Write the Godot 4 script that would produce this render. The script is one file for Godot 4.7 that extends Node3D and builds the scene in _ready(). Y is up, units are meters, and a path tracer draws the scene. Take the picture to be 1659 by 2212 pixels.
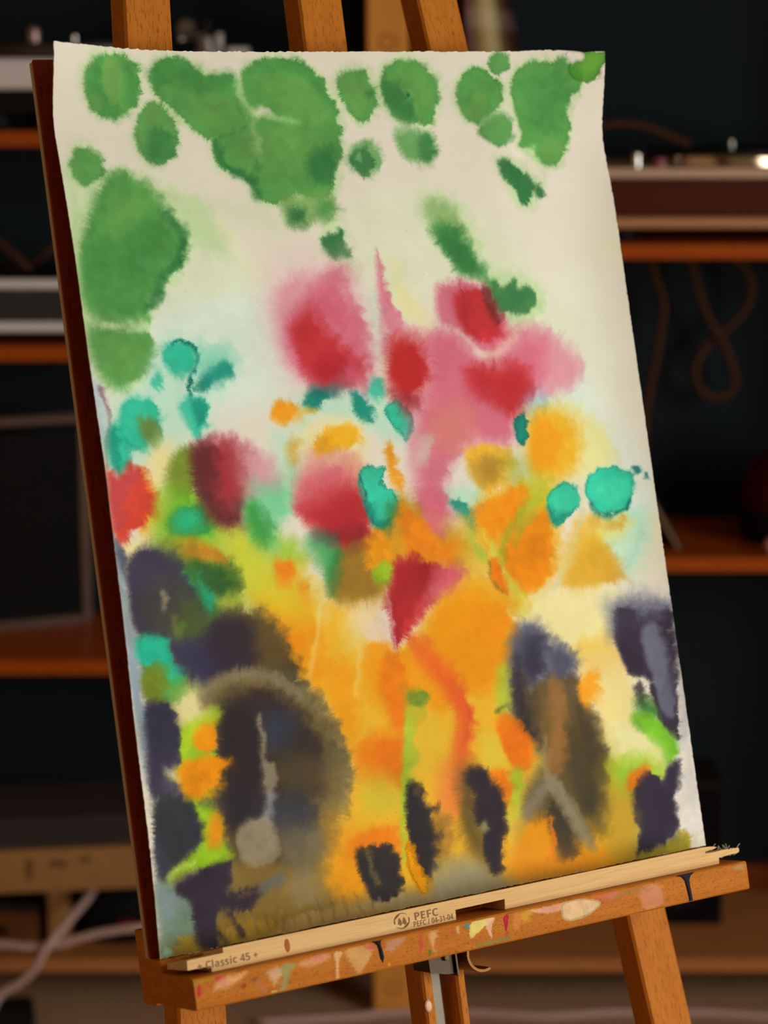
extends Node3D
# A finished watercolour on a beech easel in front of pine shelves with record players, in a room lit by one window on the right.
# Units are metres. The easel has a frame of its own: x along the ledge, y up the leaning board, z out of the board.

const EYE_HEIGHT := 1.52
const FLOOR_Y := 0.0

var easel_frame: Transform3D
var used_names := {}
var fine: PackedByteArray
var mid: PackedByteArray
var low: PackedByteArray
var noise_w := 0
var noise_h := 0
var hair: PackedFloat32Array


func _ready() -> void:
	# ---------------------------------------------------------------- camera
	var cam := Camera3D.new()
	cam.name = "camera"
	var lens := CameraAttributesPhysical.new()
	lens.frustum_focal_length = 54.25
	lens.frustum_focus_distance = 2.03
	lens.exposure_aperture = 2.5
	lens.frustum_near = 0.05
	lens.frustum_far = 60.0
	cam.attributes = lens
	cam.fov = rad_to_deg(2.0 * atan(1106.0 / 5000.0))
	cam.position = Vector3(0, EYE_HEIGHT, 0)
	cam.rotation.x = -0.19728
	cam.near = 0.05
	cam.far = 60.0
	add_child(cam)
	cam.current = true
	# ---------------------------------------------------------------- daylight
	var sky_look := ProceduralSkyMaterial.new()
	sky_look.sky_top_color = Color(0.86, 0.87, 0.86)
	sky_look.sky_horizon_color = Color(0.96, 0.93, 0.86)
	sky_look.ground_horizon_color = Color(0.80, 0.76, 0.68)
	sky_look.ground_bottom_color = Color(0.42, 0.40, 0.35)
	sky_look.sun_angle_max = 0.0
	sky_look.energy_multiplier = 1.0
	var sky := Sky.new()
	sky.sky_material = sky_look
	var env := Environment.new()
	env.background_mode = Environment.BG_SKY
	env.sky = sky
	env.background_energy_multiplier = 3.0
	env.tonemap_mode = Environment.TONE_MAPPER_LINEAR
	env.tonemap_exposure = 1.08
	env.sdfgi_enabled = true
	env.ssao_enabled = true
	env.ssil_enabled = true
	var around := WorldEnvironment.new()
	around.name = "surroundings"
	around.environment = env
	add_child(around)
	var day := AreaLight3D.new()
	day.name = "window_daylight"
	day.area_size = Vector2(2.1, 1.6)
	day.light_color = Color(1.0, 0.99, 0.96)
	day.light_energy = 6.6
	day.area_range = 12.0
	day.area_attenuation = 2.0
	day.shadow_enabled = true
	day.position = Vector3(2.53, 1.5, -0.55)
	day.rotation.y = PI / 2
	add_child(day)

	easel_frame = Transform3D(Basis(Vector3(0.86911595, 0, -0.49460839), Vector3(-0.13455772, 0.9622834, -0.23644214), Vector3(0.47595344, 0.27204901, 0.83633585)), Vector3(-0.18514717, -0.73346752 + EYE_HEIGHT, -1.79388003))
	make_noise()
	make_materials()
	build_room()
	build_shelves()
	build_easel()
	build_board_and_sheet()
	build_bar()
	build_left_shelf_things()
	build_right_shelf_things()
	build_floor_things()


# ==================================================================== helpers
func numbered(called: String) -> String:
	if not used_names.has(called):
		used_names[called] = 0
		return called
	used_names[called] += 1
	return "%s_%03d" % [called, used_names[called]]


func tag(o: Node, label: String, category: String, group := "") -> void:
	o.set_meta("label", label)
	o.set_meta("category", category)
	if group:
		o.set_meta("group", group)


func thing(called: String, label: String, category: String, at := Vector3.ZERO, turn := 0.0, group := "") -> Node3D:
	var o := Node3D.new()
	o.name = numbered(called)
	add_child(o)
	o.position = at
	o.rotation.y = turn
	tag(o, label, category, group)
	return o


func part(called: String, mesh: Mesh, m: Material, parent: Node, at := Vector3.ZERO, turn := Vector3.ZERO) -> MeshInstance3D:
	var o := MeshInstance3D.new()
	o.name = called if parent != self else numbered(called)
	o.mesh = mesh
	if m:
		o.material_override = m
	o.position = at
	o.rotation = turn
	parent.add_child(o, true)
	return o


func structure(called: String, mesh: Mesh, m: Material, at := Vector3.ZERO) -> MeshInstance3D:
	var o := part(called, mesh, m, self, at)
	o.set_meta("kind", "structure")
	return o


# A prism: the outline (x, y), counter-clockwise, drawn out along z from z0 to z1.
func prism(outline: PackedVector2Array, z0: float, z1: float) -> ArrayMesh:
	var st := SurfaceTool.new()
	st.begin(Mesh.PRIMITIVE_TRIANGLES)
	add_prism(st, outline, z0, z1)
	st.generate_normals()
	return st.commit()


func add_prism(st: SurfaceTool, outline: PackedVector2Array, z0: float, z1: float, t := Transform3D(), shrink := 1.0) -> void:
	st.set_smooth_group(-1)
	var area := 0.0
	var n := outline.size()
	for i in n:
		area += outline[i].cross(outline[(i + 1) % n])
	var o := outline.duplicate()
	if area < 0:
		o.reverse()
	for i in n:
		var a := o[i]
		var b := o[(i + 1) % n]
		var q := [Vector3(a.x, a.y * shrink, z0), Vector3(b.x, b.y * shrink, z0), Vector3(b.x, b.y, z1), Vector3(a.x, a.y, z1)]
		for k in [0, 2, 1, 0, 3, 2]:
			st.add_vertex(t * q[k])
	var tri := Geometry2D.triangulate_polygon(o)
	for i in range(0, tri.size(), 3):
		var p := [o[tri[i]], o[tri[i + 1]], o[tri[i + 2]]]
		if (p[1] - p[0]).cross(p[2] - p[0]) < 0:
			p = [p[0], p[2], p[1]]
		for k in [0, 2, 1]:
			st.add_vertex(t * Vector3(p[k].x, p[k].y, z1))
		for k in [0, 1, 2]:
			st.add_vertex(t * Vector3(p[k].x, p[k].y * shrink, z0))


# A box with chamfered edges, centred in x and z, from y = 0 up.
func slab(w: float, h: float, d: float, c := 0.0015) -> ArrayMesh:
	var st := SurfaceTool.new()
	st.begin(Mesh.PRIMITIVE_TRIANGLES)
	add_slab(st, Vector3(w, h, d), Vector3.ZERO, c)
	st.generate_normals()
	return st.commit()


func add_slab(st: SurfaceTool, size: Vector3, at := Vector3.ZERO, c := 0.0015, basis := Basis()) -> void:
	st.set_smooth_group(-1)
	var h := size / 2.0
	c = minf(c, minf(h.x, minf(h.y, h.z)) * 0.6)
	var mid_point := at + basis * Vector3(0, h.y, 0)
	var v := {}
	for sx in [-1, 1]:
		for sy in [-1, 1]:
			for sz in [-1, 1]:
				var s := Vector3(sx, sy, sz)
				for ax in 3:
					var p := s * (h - Vector3(c, c, c))
					p[ax] = s[ax] * h[ax]
					v[[sx, sy, sz, ax]] = p
	var faces := []
	for ax in 3:
		var b := (ax + 1) % 3
		var d := (ax + 2) % 3
		for s in [-1, 1]:
			var f := []
			for k in [[-1, -1], [1, -1], [1, 1], [-1, 1]]:
				var i := [0, 0, 0]
				i[ax] = s
				i[b] = k[0]
				i[d] = k[1]
				f.append(v[[i[0], i[1], i[2], ax]])
			faces.append(f)
		for s1 in [-1, 1]:
			for s2 in [-1, 1]:
				var f := []
				for e in [[-1, b], [1, b], [1, d], [-1, d]]:
					var i := [0, 0, 0]
					i[ax] = e[0]
					i[b] = s1
					i[d] = s2
					f.append(v[[i[0], i[1], i[2], e[1]]])
				faces.append(f)
	for sx in [-1, 1]:
		for sy in [-1, 1]:
			for sz in [-1, 1]:
				faces.append([v[[sx, sy, sz, 0]], v[[sx, sy, sz, 1]], v[[sx, sy, sz, 2]]])
	for f in faces:
		var middle := Vector3.ZERO
		for p in f:
			middle += p
		var nrm: Vector3 = (f[1] - f[0]).cross(f[2] - f[0])
		var order := [0, 2, 1] if nrm.dot(middle) > 0 else [0, 1, 2]
		var order2 := [0, 3, 2] if nrm.dot(middle) > 0 else [0, 2, 3]
		for k in order:
			st.add_vertex(mid_point + basis * f[k])
		if f.size() == 4:
			for k in order2:
				st.add_vertex(mid_point + basis * f[k])


# A lathe: (radius, height) pairs turned round y.
func lathe(profile: Array, sides := 40) -> ArrayMesh:
	var st := SurfaceTool.new()
	st.begin(Mesh.PRIMITIVE_TRIANGLES)
	for i in profile.size() - 1:
		st.set_smooth_group(i if profile[i].size() < 3 else int(profile[i][2]))
		for k in sides:
			var a := TAU * k / sides
			var b := TAU * (k + 1) / sides
			var p := [Vector3(cos(a) * profile[i][0], profile[i][1], sin(a) * profile[i][0]), Vector3(cos(b) * profile[i][0], profile[i][1], sin(b) * profile[i][0]), Vector3(cos(b) * profile[i + 1][0], profile[i + 1][1], sin(b) * profile[i + 1][0]), Vector3(cos(a) * profile[i + 1][0], profile[i + 1][1], sin(a) * profile[i + 1][0])]
			for j in [0, 1, 2, 0, 2, 3]:
				st.add_vertex(p[j])
	st.generate_normals()
	return st.commit()


# A round tube along a smooth curve through the points.
func tube(points: Array, radius: float, sides := 10, steps := 6) -> ArrayMesh:
	var path: Array[Vector3] = []
	for i in points.size() - 1:
		var p0: Vector3 = points[maxi(i - 1, 0)]
		var p1: Vector3 = points[i]
		var p2: Vector3 = points[i + 1]
		var p3: Vector3 = points[mini(i + 2, points.size() - 1)]
		for k in steps:
			path.append(p1.cubic_interpolate(p2, p0, p3, float(k) / steps))
	path.append(points[-1])
	var st := SurfaceTool.new()
	st.begin(Mesh.PRIMITIVE_TRIANGLES)
	st.set_smooth_group(0)
	var rings := []
	var side := Vector3.ZERO
	for i in path.size():
		var along := (path[mini(i + 1, path.size() - 1)] - path[maxi(i - 1, 0)]).normalized()
		if side == Vector3.ZERO:
			side = along.cross(Vector3.UP if absf(along.y) < 0.9 else Vector3.RIGHT).normalized()
		side = (side - along * side.dot(along)).normalized()
		var other := along.cross(side)
		var ring := []
		for k in sides:
			var a := TAU * k / sides
			ring.append(path[i] + (side * cos(a) + other * sin(a)) * radius)
		rings.append(ring)
	for i in rings.size() - 1:
		for k in sides:
			var j := (k + 1) % sides
			for v in [rings[i][k], rings[i + 1][j], rings[i][j], rings[i][k], rings[i + 1][k], rings[i + 1][j]]:
				st.add_vertex(v)
	for e in [0, rings.size() - 1]:
		for k in range(1, sides - 1):
			for v in ([rings[e][0], rings[e][k], rings[e][k + 1]] if e == 0 else [rings[e][0], rings[e][k + 1], rings[e][k]]):
				st.add_vertex(v)
	st.generate_normals()
	return st.commit()


# ==================================================================== materials
var beech: StandardMaterial3D
var beech_across: StandardMaterial3D
var spruce: StandardMaterial3D
var pine: StandardMaterial3D
var pine_across: StandardMaterial3D
var crate_wood: StandardMaterial3D
var mahogany: StandardMaterial3D
var black_plastic: StandardMaterial3D
var grey_plastic: StandardMaterial3D
var silver: StandardMaterial3D
var chrome: StandardMaterial3D
var brass: StandardMaterial3D
var white_cable: StandardMaterial3D
var brown_cable: StandardMaterial3D
var beech_pixels: Image


func plain(c: Color, rough := 0.7, metal := 0.0) -> StandardMaterial3D:
	var m := StandardMaterial3D.new()
	m.metallic_specular = 0.5 if metal > 0.0 or rough < 0.45 else 0.25
	m.albedo_color = c
	m.roughness = rough
	m.metallic = metal
	return m


func seamless(seed_: int, frequency: float, w: int, h: int, octaves := 4) -> Image:
	var n := FastNoiseLite.new()
	n.seed = seed_
	n.noise_type = FastNoiseLite.TYPE_SIMPLEX_SMOOTH
	n.frequency = frequency
	n.fractal_octaves = octaves
	return n.get_seamless_image(w, h)


# Grain runs down the picture. flecks: how many of beech's short dark rays; lines: strength of a softwood's darker late wood.
func wood_image(seed_: int, light: Color, dark: Color, flecks: int, lines: float, w := 512, h := 1024) -> Image:
	var broad := seamless(seed_, 0.012, w, 48)
	broad.resize(w, h, Image.INTERPOLATE_CUBIC)
	var fibre := seamless(seed_ + 1, 0.11, w, 64, 3)
	fibre.resize(w, h, Image.INTERPOLATE_CUBIC)
	var b := broad.get_data()
	var f := fibre.get_data()
	var im := Image.create(w, h, false, Image.FORMAT_RGB8)
	var data := PackedByteArray()
	data.resize(w * h * 3)
	for i in w * h:
		var a := b[i] / 255.0
		var k := a * 0.55 + f[i] / 255.0 * 0.45
		if lines > 0.0:
			var ring := fposmod(a * 9.0 + f[i] / 255.0 * 0.25, 1.0)
			k = lerpf(k, 1.0 - ring * ring * ring, lines)
		k = clampf(k, 0.0, 1.0)
		data[i * 3] = int(255.0 * lerpf(dark.r, light.r, k))
		data[i * 3 + 1] = int(255.0 * lerpf(dark.g, light.g, k))
		data[i * 3 + 2] = int(255.0 * lerpf(dark.b, light.b, k))
	im.set_data(w, h, false, Image.FORMAT_RGB8, data)
	var rng := RandomNumberGenerator.new()
	rng.seed = seed_ + 2
	var tint := dark.darkened(0.28)
	for i in flecks:
		var x := rng.randi_range(0, w - 2)
		var y := rng.randi_range(0, h - 24)
		for k in rng.randi_range(5, 16):
			im.set_pixel(x, y + k, im.get_pixel(x, y + k).lerp(tint, 0.72))
	return im


func turned(im: Image) -> Image:
	var o := im.duplicate() as Image
	o.rotate_90(CLOCKWISE)
	return o


func grained(im: Image, scale := 4.0, rough := 0.5) -> StandardMaterial3D:
	var m := StandardMaterial3D.new()
	m.albedo_texture = ImageTexture.create_from_image(im)
	m.uv1_triplanar = true
	m.uv1_triplanar_sharpness = 8.0
	m.uv1_scale = Vector3.ONE * scale
	m.roughness = rough
	m.metallic_specular = 0.2
	return m


func make_materials() -> void:
	beech_pixels = wood_image(11, Color8(207, 129, 42), Color8(182, 103, 26), 3600, 0.0)
	beech = grained(beech_pixels, 4.0, 0.5)
	beech.uv1_scale = Vector3(4.0, 2.0, 4.0)
	beech_across = grained(turned(beech_pixels), 4.0, 0.5)
	beech_across.uv1_scale = Vector3(2.0, 4.0, 4.0)
	var spruce_image := wood_image(31, Color8(240, 204, 146), Color8(214, 164, 100), 0, 0.45)
	spruce = grained(turned(spruce_image), 6.0, 0.62)
	spruce.uv1_scale = Vector3(2.0, 10.0, 10.0)
	var pine_image := wood_image(51, Color8(183, 88, 22), Color8(153, 65, 13), 0, 0.5)
	pine = grained(wood_image(55, Color8(232, 160, 78), Color8(206, 132, 54), 0, 0.4), 3.0, 0.45)
	pine_across = grained(turned(pine_image), 3.0, 0.45)
	crate_wood = grained(turned(wood_image(61, Color8(172, 128, 76), Color8(146, 102, 56), 0, 0.4, 256, 512)), 3.0, 0.7)
	mahogany = grained(wood_image(71, Color8(160, 62, 30), Color8(130, 46, 20), 600, 0.2, 256, 512), 3.0, 0.3)
	black_plastic = plain(Color8(22, 20, 20), 0.45)
	grey_plastic = plain(Color8(58, 56, 54), 0.5)
	silver = plain(Color8(232, 226, 228), 0.42, 0.1)
	chrome = plain(Color8(226, 222, 214), 0.12, 1.0)
	brass = plain(Color8(146, 96, 46), 0.55, 0.5)
	white_cable = plain(Color8(198, 164, 154), 0.5)
	brown_cable = plain(Color8(78, 46, 30), 0.7)


# ==================================================================== the room
func build_room() -> void:
	var carpet := StandardMaterial3D.new()
	var pile := seamless(81, 0.05, 512, 512, 5)
	var pile_ramp := Image.create(512, 512, false, Image.FORMAT_RGB8)
	for y in 512:
		for x in 512:
			pile_ramp.set_pixel(x, y, Color8(160, 124, 92).lerp(Color8(188, 150, 114), pile.get_pixel(x, y).r))
	carpet.albedo_texture = ImageTexture.create_from_image(pile_ramp)
	carpet.uv1_triplanar = true
	carpet.uv1_world_triplanar = true
	carpet.uv1_scale = Vector3.ONE * 3.0
	carpet.roughness = 1.0
	structure("floor", slab(5.0, 0.1, 6.6, 0.0), carpet, Vector3(0.2, -0.1, -0.8))
	var white := plain(Color8(158, 146, 128), 0.9)
	var dark := plain(Color8(29, 37, 41), 0.9)
	structure("wall_back", slab(5.0, 2.7, 0.1, 0.0), dark, Vector3(0.2, 0, -3.91))
	structure("wall_left", slab(0.1, 2.7, 6.6, 0.0), plain(Color8(206, 176, 142), 0.9), Vector3(-2.15, 0, -0.8))
	structure("wall_front", slab(5.0, 2.7, 0.1, 0.0), white, Vector3(0.2, 0, 2.45))
	structure("ceiling", slab(5.0, 0.1, 6.8, 0.0), white, Vector3(0.2, 2.7, -0.8))
	# right wall with its window opening: z -1.6 .. 0.5, y 0.7 .. 2.3
	var st := SurfaceTool.new()
	st.begin(Mesh.PRIMITIVE_TRIANGLES)
	add_slab(st, Vector3(0.1, 0.7, 6.6), Vector3(0, 0, 0), 0.0)
	add_slab(st, Vector3(0.1, 0.4, 6.6), Vector3(0, 2.3, 0), 0.0)
	add_slab(st, Vector3(0.1, 1.6, 2.5), Vector3(0, 0.7, -2.05), 0.0)
	add_slab(st, Vector3(0.1, 1.6, 2.0), Vector3(0, 0.7, 2.3), 0.0)
	st.generate_normals()
	structure("wall_right", st.commit(), white, Vector3(2.65, 0, -0.8))
	var frame := SurfaceTool.new()
	frame.begin(Mesh.PRIMITIVE_TRIANGLES)
	for z in [-1.02, 0.0, 1.02]:
		add_slab(frame, Vector3(0.06, 1.6, 0.06), Vector3(0, 0, z), 0.004)
	for y in [0.0, 1.54]:
		add_slab(frame, Vector3(0.06, 0.06, 2.1), Vector3(0, y, 0), 0.004)
	frame.generate_normals()
	var w := structure("window_1", frame.commit(), plain(Color8(236, 232, 222), 0.5), Vector3(2.66, 0.7, -0.55))
	var glass := plain(Color(0.95, 0.97, 0.96, 0.06), 0.02)
	glass.transparency = BaseMaterial3D.TRANSPARENCY_ALPHA
	for z in [-0.51, 0.51]:
		part("pane", slab(0.004, 1.48, 0.96, 0.0), glass, w, Vector3(0, 0.06, z))
	structure("baseboard_back", slab(4.6, 0.122, 0.02, 0.003), grained(turned(wood_image(91, Color8(150, 74, 34), Color8(122, 54, 22), 0, 0.3, 256, 256)), 3.0, 0.5), Vector3(-0.3, 0, -3.85))


# ==================================================================== shelves
func build_shelves() -> void:
	var u := thing("shelving_unit", "orange pine shelving unit with round peg holes against the dark wall", "shelf", Vector3(0, 0, -3.66))
	# posts: front face at z = -3.485
	for x in [-0.905, 0.014, 0.93]:
		for z in [0.153, -0.163]:
			var p := part("post", slab(0.062, 1.85, 0.044, 0.003), pine, u, Vector3(x, 0, z), Vector3(0, 0, 0.006))
			if z > 0 and x > -0.5 and x < 0.5:
				for y in [0.046, 0.366, 0.686, 1.21, 1.53]:
					part("peg_hole", ring_hole(0.0105), black_plastic, p, Vector3(0.0, y, 0.0221), Vector3(PI / 2, 0, 0))
		for y in [0.3, 1.5]:
			part("rung", slab(0.03, 0.04, 0.27, 0.002), pine, u, Vector3(x, y, 0), Vector3.ZERO)
	var left := [1.400, 1.077, 0.583, 0.089]
	var right := [1.232, 0.748, 0.089]
	var worn := grained(turned(wood_image(57, Color8(196, 128, 76), Color8(168, 104, 56), 0, 0.35)), 3.0, 0.6)
	for y in left:
		part("shelf", slab(0.855, 0.023, 0.315, 0.002), worn if y < 0.1 else pine_across, u, Vector3(-0.4455, y - 0.023, 0.003))
	for y in right:
		part("shelf", slab(0.855, 0.023, 0.315, 0.002), worn if y < 0.1 else pine_across, u, Vector3(0.472, y - 0.023, 0.003))


func ring_hole(r: float) -> ArrayMesh:
	return lathe([[0.0, -0.008], [r * 0.9, -0.008], [r, 0.0003], [r * 1.15, 0.0004], [r * 1.15, -0.001]], 20)


# ==================================================================== easel
func at_easel(called: String, label: String, category: String) -> Node3D:
	var o := thing(called, label, category)
	o.transform = easel_frame
	return o


# A batten in the easel's frame from a to b (centre lines of its front face), w wide along x, d deep going back.
func batten(called: String, parent: Node, a: Vector2, b: Vector2, w: float, front: float, d: float, m: Material) -> MeshInstance3D:
	var along := b - a
	var o := part(called, slab(w, along.length(), d, 0.0022), m, parent, Vector3(a.x, a.y, front - d / 2.0), Vector3(0, 0, -atan2(along.x, along.y)))
	return o


func build_easel() -> void:
	var e := at_easel("easel", "beech wood artist's easel with paint-smeared ledge holding the watercolour", "easel")
	batten("leg", e, Vector2(-0.010, -0.795), Vector2(0.1565, 1.20), 0.045, -0.045, 0.032, beech)
	batten("leg", e, Vector2(0.5925, -0.795), Vector2(0.384, 1.20), 0.044, -0.045, 0.032, beech)
	# mast: a solid batten above, two slats with a steel strip between them below
	var mast := batten("mast", e, Vector2(0.2895, 0.12), Vector2(0.3015, 1.12), 0.045, -0.045, 0.032, beech)
	batten("slat", e, Vector2(0.2640, -0.62), Vector2(0.2735, 0.12), 0.0105, -0.045, 0.032, beech)
	batten("slat", e, Vector2(0.2985, -0.62), Vector2(0.3080, 0.12), 0.0095, -0.045, 0.032, beech)
	batten("steel_strip", e, Vector2(0.2775, -0.62), Vector2(0.2875, 0.10), 0.0135, -0.058, 0.004, plain(Color8(126, 118, 100), 0.5, 0.3))
	var cross := part("crossbar", slab(0.50, 0.045, 0.028, 0.002), beech_across, e, Vector3(0.29, -0.640, -0.091))
	cross.name = "crossbar"
	part("crossbar", slab(0.30, 0.045, 0.028, 0.002), beech_across, e, Vector3(0.2895, 1.06, -0.091))
	part("crossbar", slab(0.34, 0.045, 0.028, 0.002), beech_across, e, Vector3(0.2895, 0.64, -0.091))
	part("crossbar", slab(0.42, 0.045, 0.0215, 0.002), beech_across, e, Vector3(0.2895, 0.60, -0.0341))
	# rear leg, from the upper crossbar straight back down to the floor
	var inv := easel_frame.affine_inverse()
	var top := easel_frame * Vector3(0.29, 0.66, -0.1225)
	var foot := Vector3(top.x, 0, top.z) + Vector3(-0.4946, 0, -0.8691) * 0.39
	var a: Vector3 = inv * foot
	var b: Vector3 = inv * top
	var rear := part("rear_leg", slab(0.03, a.distance_to(b), 0.03, 0.002), beech, e)
	var up := (b - a).normalized()
	var side := Vector3.RIGHT - up * up.x
	side = side.normalized()
	rear.transform = Transform3D(Basis(side, up, side.cross(up)), a + up * 0.008)
	build_ledge(e)
	build_clamp(e)
	var drop := part("paint_drop", lathe([[0.0, -0.0012], [0.0030, -0.0006], [0.0036, 0.0002], [0.0026, 0.0010], [0.0, 0.0014]], 18), plain(Color8(226, 178, 142), 0.4), e, Vector3(0.2683, -0.096, -0.0447), Vector3(PI / 2, 0, 0))
	drop.scale = Vector3(1, 1, 1.5)


const LEDGE_SMEARS := [
	[[161, 141, 44], 0.765, 0.72, 0.72, 1.04, 0, -1.00, [-0.1, 0.7, 11.9, -1, 19.6, -0.6, 11.5, 2.2, 1, 4.2]],
	[[185, 41, 55], 0.81, 0.72, 0.72, 1.04, 0, -1.00, [19.5, 0.4, 26.8, 0.7, 27.8, 8.4, 24, 8.8]],
	[[200, 34, 62], 0.81, 0.72, 0.72, 1.04, 0, -1.00, [3, 4.6, 6.5, 2.7, 3.9, 9.6, 4.7, 12, 1.2, 14.2]],
	[[229, 181, 140], 0.72, 1.56, 1.08, 2.6, 0, -1.00, [21.6, 2.7, 42.4, 1.5, 47.7, -0.4, 41.7, 6.6, 29.6, 10.2, 17.2, 10.7]],
	[[129, 78, 78], 0.63, 1.56, 1.08, 2.6, 0, -1.00, [50.2, 8.3, 53.9, 8.3, 54.3, 11.3, 50.9, 11.8]],
	[[118, 49, 18], 0.54, 0.72, 0.72, 1.04, 0, -1.00, [41, 11.3, 44.3, 11.6, 43.4, 14.4, 40.6, 13.9]],
	[[183, 122, 106], 0.54, 1.56, 1.08, 2.6, 0, -1.00, [55.4, 12.3, 58.4, 12.1, 62.4, 21.9, 58.5, 22.6]],
	[[232, 198, 163], 0.765, 1.56, 1.08, 2.6, 0, -1.00, [64.1, 5, 75.6, 3.4, 78.2, 9.2, 72.5, 16, 68.7, 16.4, 66.4, 9.2]],
	[[157, 172, 115], 0.765, 1.56, 1.08, 2.6, 0, -1.00, [77, 2.9, 93.5, 3.1, 85.9, 8.8, 79.5, 23, 74.3, 23.9, 78.4, 13]],
	[[225, 220, 129], 0.72, 0.72, 0.72, 1.04, 0, -1.00, [65.6, 22.6, 72.8, 22.5, 71.7, 24.5, 66.2, 24.5]],
	[[238, 176, 147], 0.675, 1.56, 1.08, 2.6, 0, -1.00, [94.8, 3.3, 114.4, 1, 122.2, 0.9, 118.8, 6.4, 100.4, 8.2]],
	[[232, 133, 140], 0.45, 1.56, 1.08, 2.6, 0, -1.00, [106.7, 1, 118.7, 1, 117.2, 5.3]],
	[[238, 201, 154], 0.72, 0.72, 0.72, 1.04, 0, -1.00, [126.9, 1.4, 135.1, 1.5, 131.6, 7.3, 128.2, 23.9, 126.1, 23.8, 127.8, 9.6]],
	[[219, 183, 126], 0.63, 1.56, 1.08, 2.6, 0, -1.00, [136.9, 1.4, 160.2, 0.4, 162.2, 7.7, 151.1, 22.6, 147.4, 24.1, 141.9, 13.9]],
	[[221, 93, 108], 0.72, 0.72, 0.72, 1.04, 0, -1.00, [154.4, 1.3, 163.7, 1.1, 164.2, 6.2]],
	[[202, 166, 166], 0.585, 1.56, 1.08, 2.6, 0, -1.00, [178.2, 1.5, 194.6, -0.1, 188.9, 7.4, 177, 9.8]],
	[[247, 198, 25], 0.81, 0.72, 0.72, 1.04, 0, -1.00, [176.2, 20.1, 178.1, 19.7, 177.6, 22.7, 175.4, 22.6]],
	[[204, 67, 71], 0.54, 0.72, 0.72, 1.04, 0, -1.00, [208.4, 0.9, 210.7, 0.5, 210.8, 11.5, 206.9, 18.6]],
	[[76, 122, 71], 0.81, 0.72, 0.72, 1.04, 0, -1.00, [215.3, 17, 217.7, 16.7, 217.4, 21.3, 215.1, 21.7]],
	[[240, 207, 163], 0.585, 1.56, 1.08, 2.6, 0, -1.00, [218.2, 1.9, 226.9, 1.2, 222.5, 12.1, 221.9, 21.4, 219.6, 13.1]],
	[[204, 67, 60], 0.63, 0.72, 0.72, 1.04, 0, -1.00, [239.7, 1.2, 242.1, 0.8, 240.8, 6.1]],
	[[238, 227, 209], 0.72, 0.72, 0.72, 1.04, 0, -1.00, [245.1, 1.8, 247.9, 1.5, 246.5, 7.9]],
	[[65, 155, 175], 0.765, 0.72, 0.72, 1.04, 0, -1.00, [253.1, 1.3, 259.1, 0.8, 257.5, 5.3, 254.7, 5.5]],
	[[240, 227, 131], 0.855, 0.72, 0.72, 1.04, 0, -1.00, [261.2, -0.4, 283.5, -0.3, 273.1, 6.5, 266.9, 10.2, 257.5, 13.9]],
	[[240, 196, 175], 0.765, 0.72, 0.72, 1.04, 0, -1.00, [273.8, 1.9, 284.3, 0.7, 279.3, 8.5, 278.2, 18.6, 274.5, 9.2]],
	[[204, 34, 71], 0.97, 0.21, 0.63, 0.52, 0.2, -1.00, [292.7, 1, 298, 0.7, 295.3, 11.4, 293.4, 19.8, 292.3, 9.3]],
	[[232, 144, 94], 0.495, 1.56, 1.08, 2.6, 0, -1.00, [302.1, 1.5, 308.8, 1.1, 307.2, 13.6, 301.9, 14.2]],
	[[225, 198, 71], 0.45, 1.56, 1.08, 2.6, 0, -1.00, [310.6, 1.4, 324.4, -0.9, 316.9, 9.4, 310.3, 9.4]],
	[[127, 137, 92], 0.72, 0.72, 0.72, 1.04, 0, -1.00, [264.3, 20.7, 293.8, 20.3, 294.4, 22.4, 267.5, 23.7]],
	[[240, 183, 170], 0.72, 0.72, 0.72, 1.04, 0, -1.00, [320.7, 0.9, 342.4, 0.3, 371.6, -0.1, 361.8, 5.8, 336.5, 6.9]],
	[[229, 194, 147], 0.97, 0.21, 0.63, 0.52, 0.2, -1.00, [351.8, 8.1, 355, 0.2, 376.4, 0.7, 393.5, 7.1, 382.8, 15.3, 362.7, 18.6, 352.5, 15.5]],
	[[227, 98, 97], 0.72, 1.56, 1.08, 2.6, 0, -1.00, [386.2, 0.8, 412, 0.5, 407.7, 5.5, 400.1, 6.2]],
	[[229, 157, 145], 0.585, 1.56, 1.08, 2.6, 0, -1.00, [436.7, 2.8, 456.1, 2.1, 459, 20.8, 438.4, 22.1]],
	[[249, 144, 48], 0.81, 0.72, 0.72, 1.04, 0, -1.00, [458.7, 4.6, 460.8, 4.6, 460.8, 7.1]],
	[[172, 155, 129], 0.63, 1.56, 1.08, 2.6, 0, -1.00, [539.2, 1.4, 552.2, 0.2, 552.5, 4.5, 541.4, 4.3]],
	[[138, 137, 103], 0.54, 1.56, 1.08, 2.6, 0, -1.00, [395.6, 3.7, 438.3, 2.3, 435.4, 4.2, 405.2, 5.5]],
]


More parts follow.
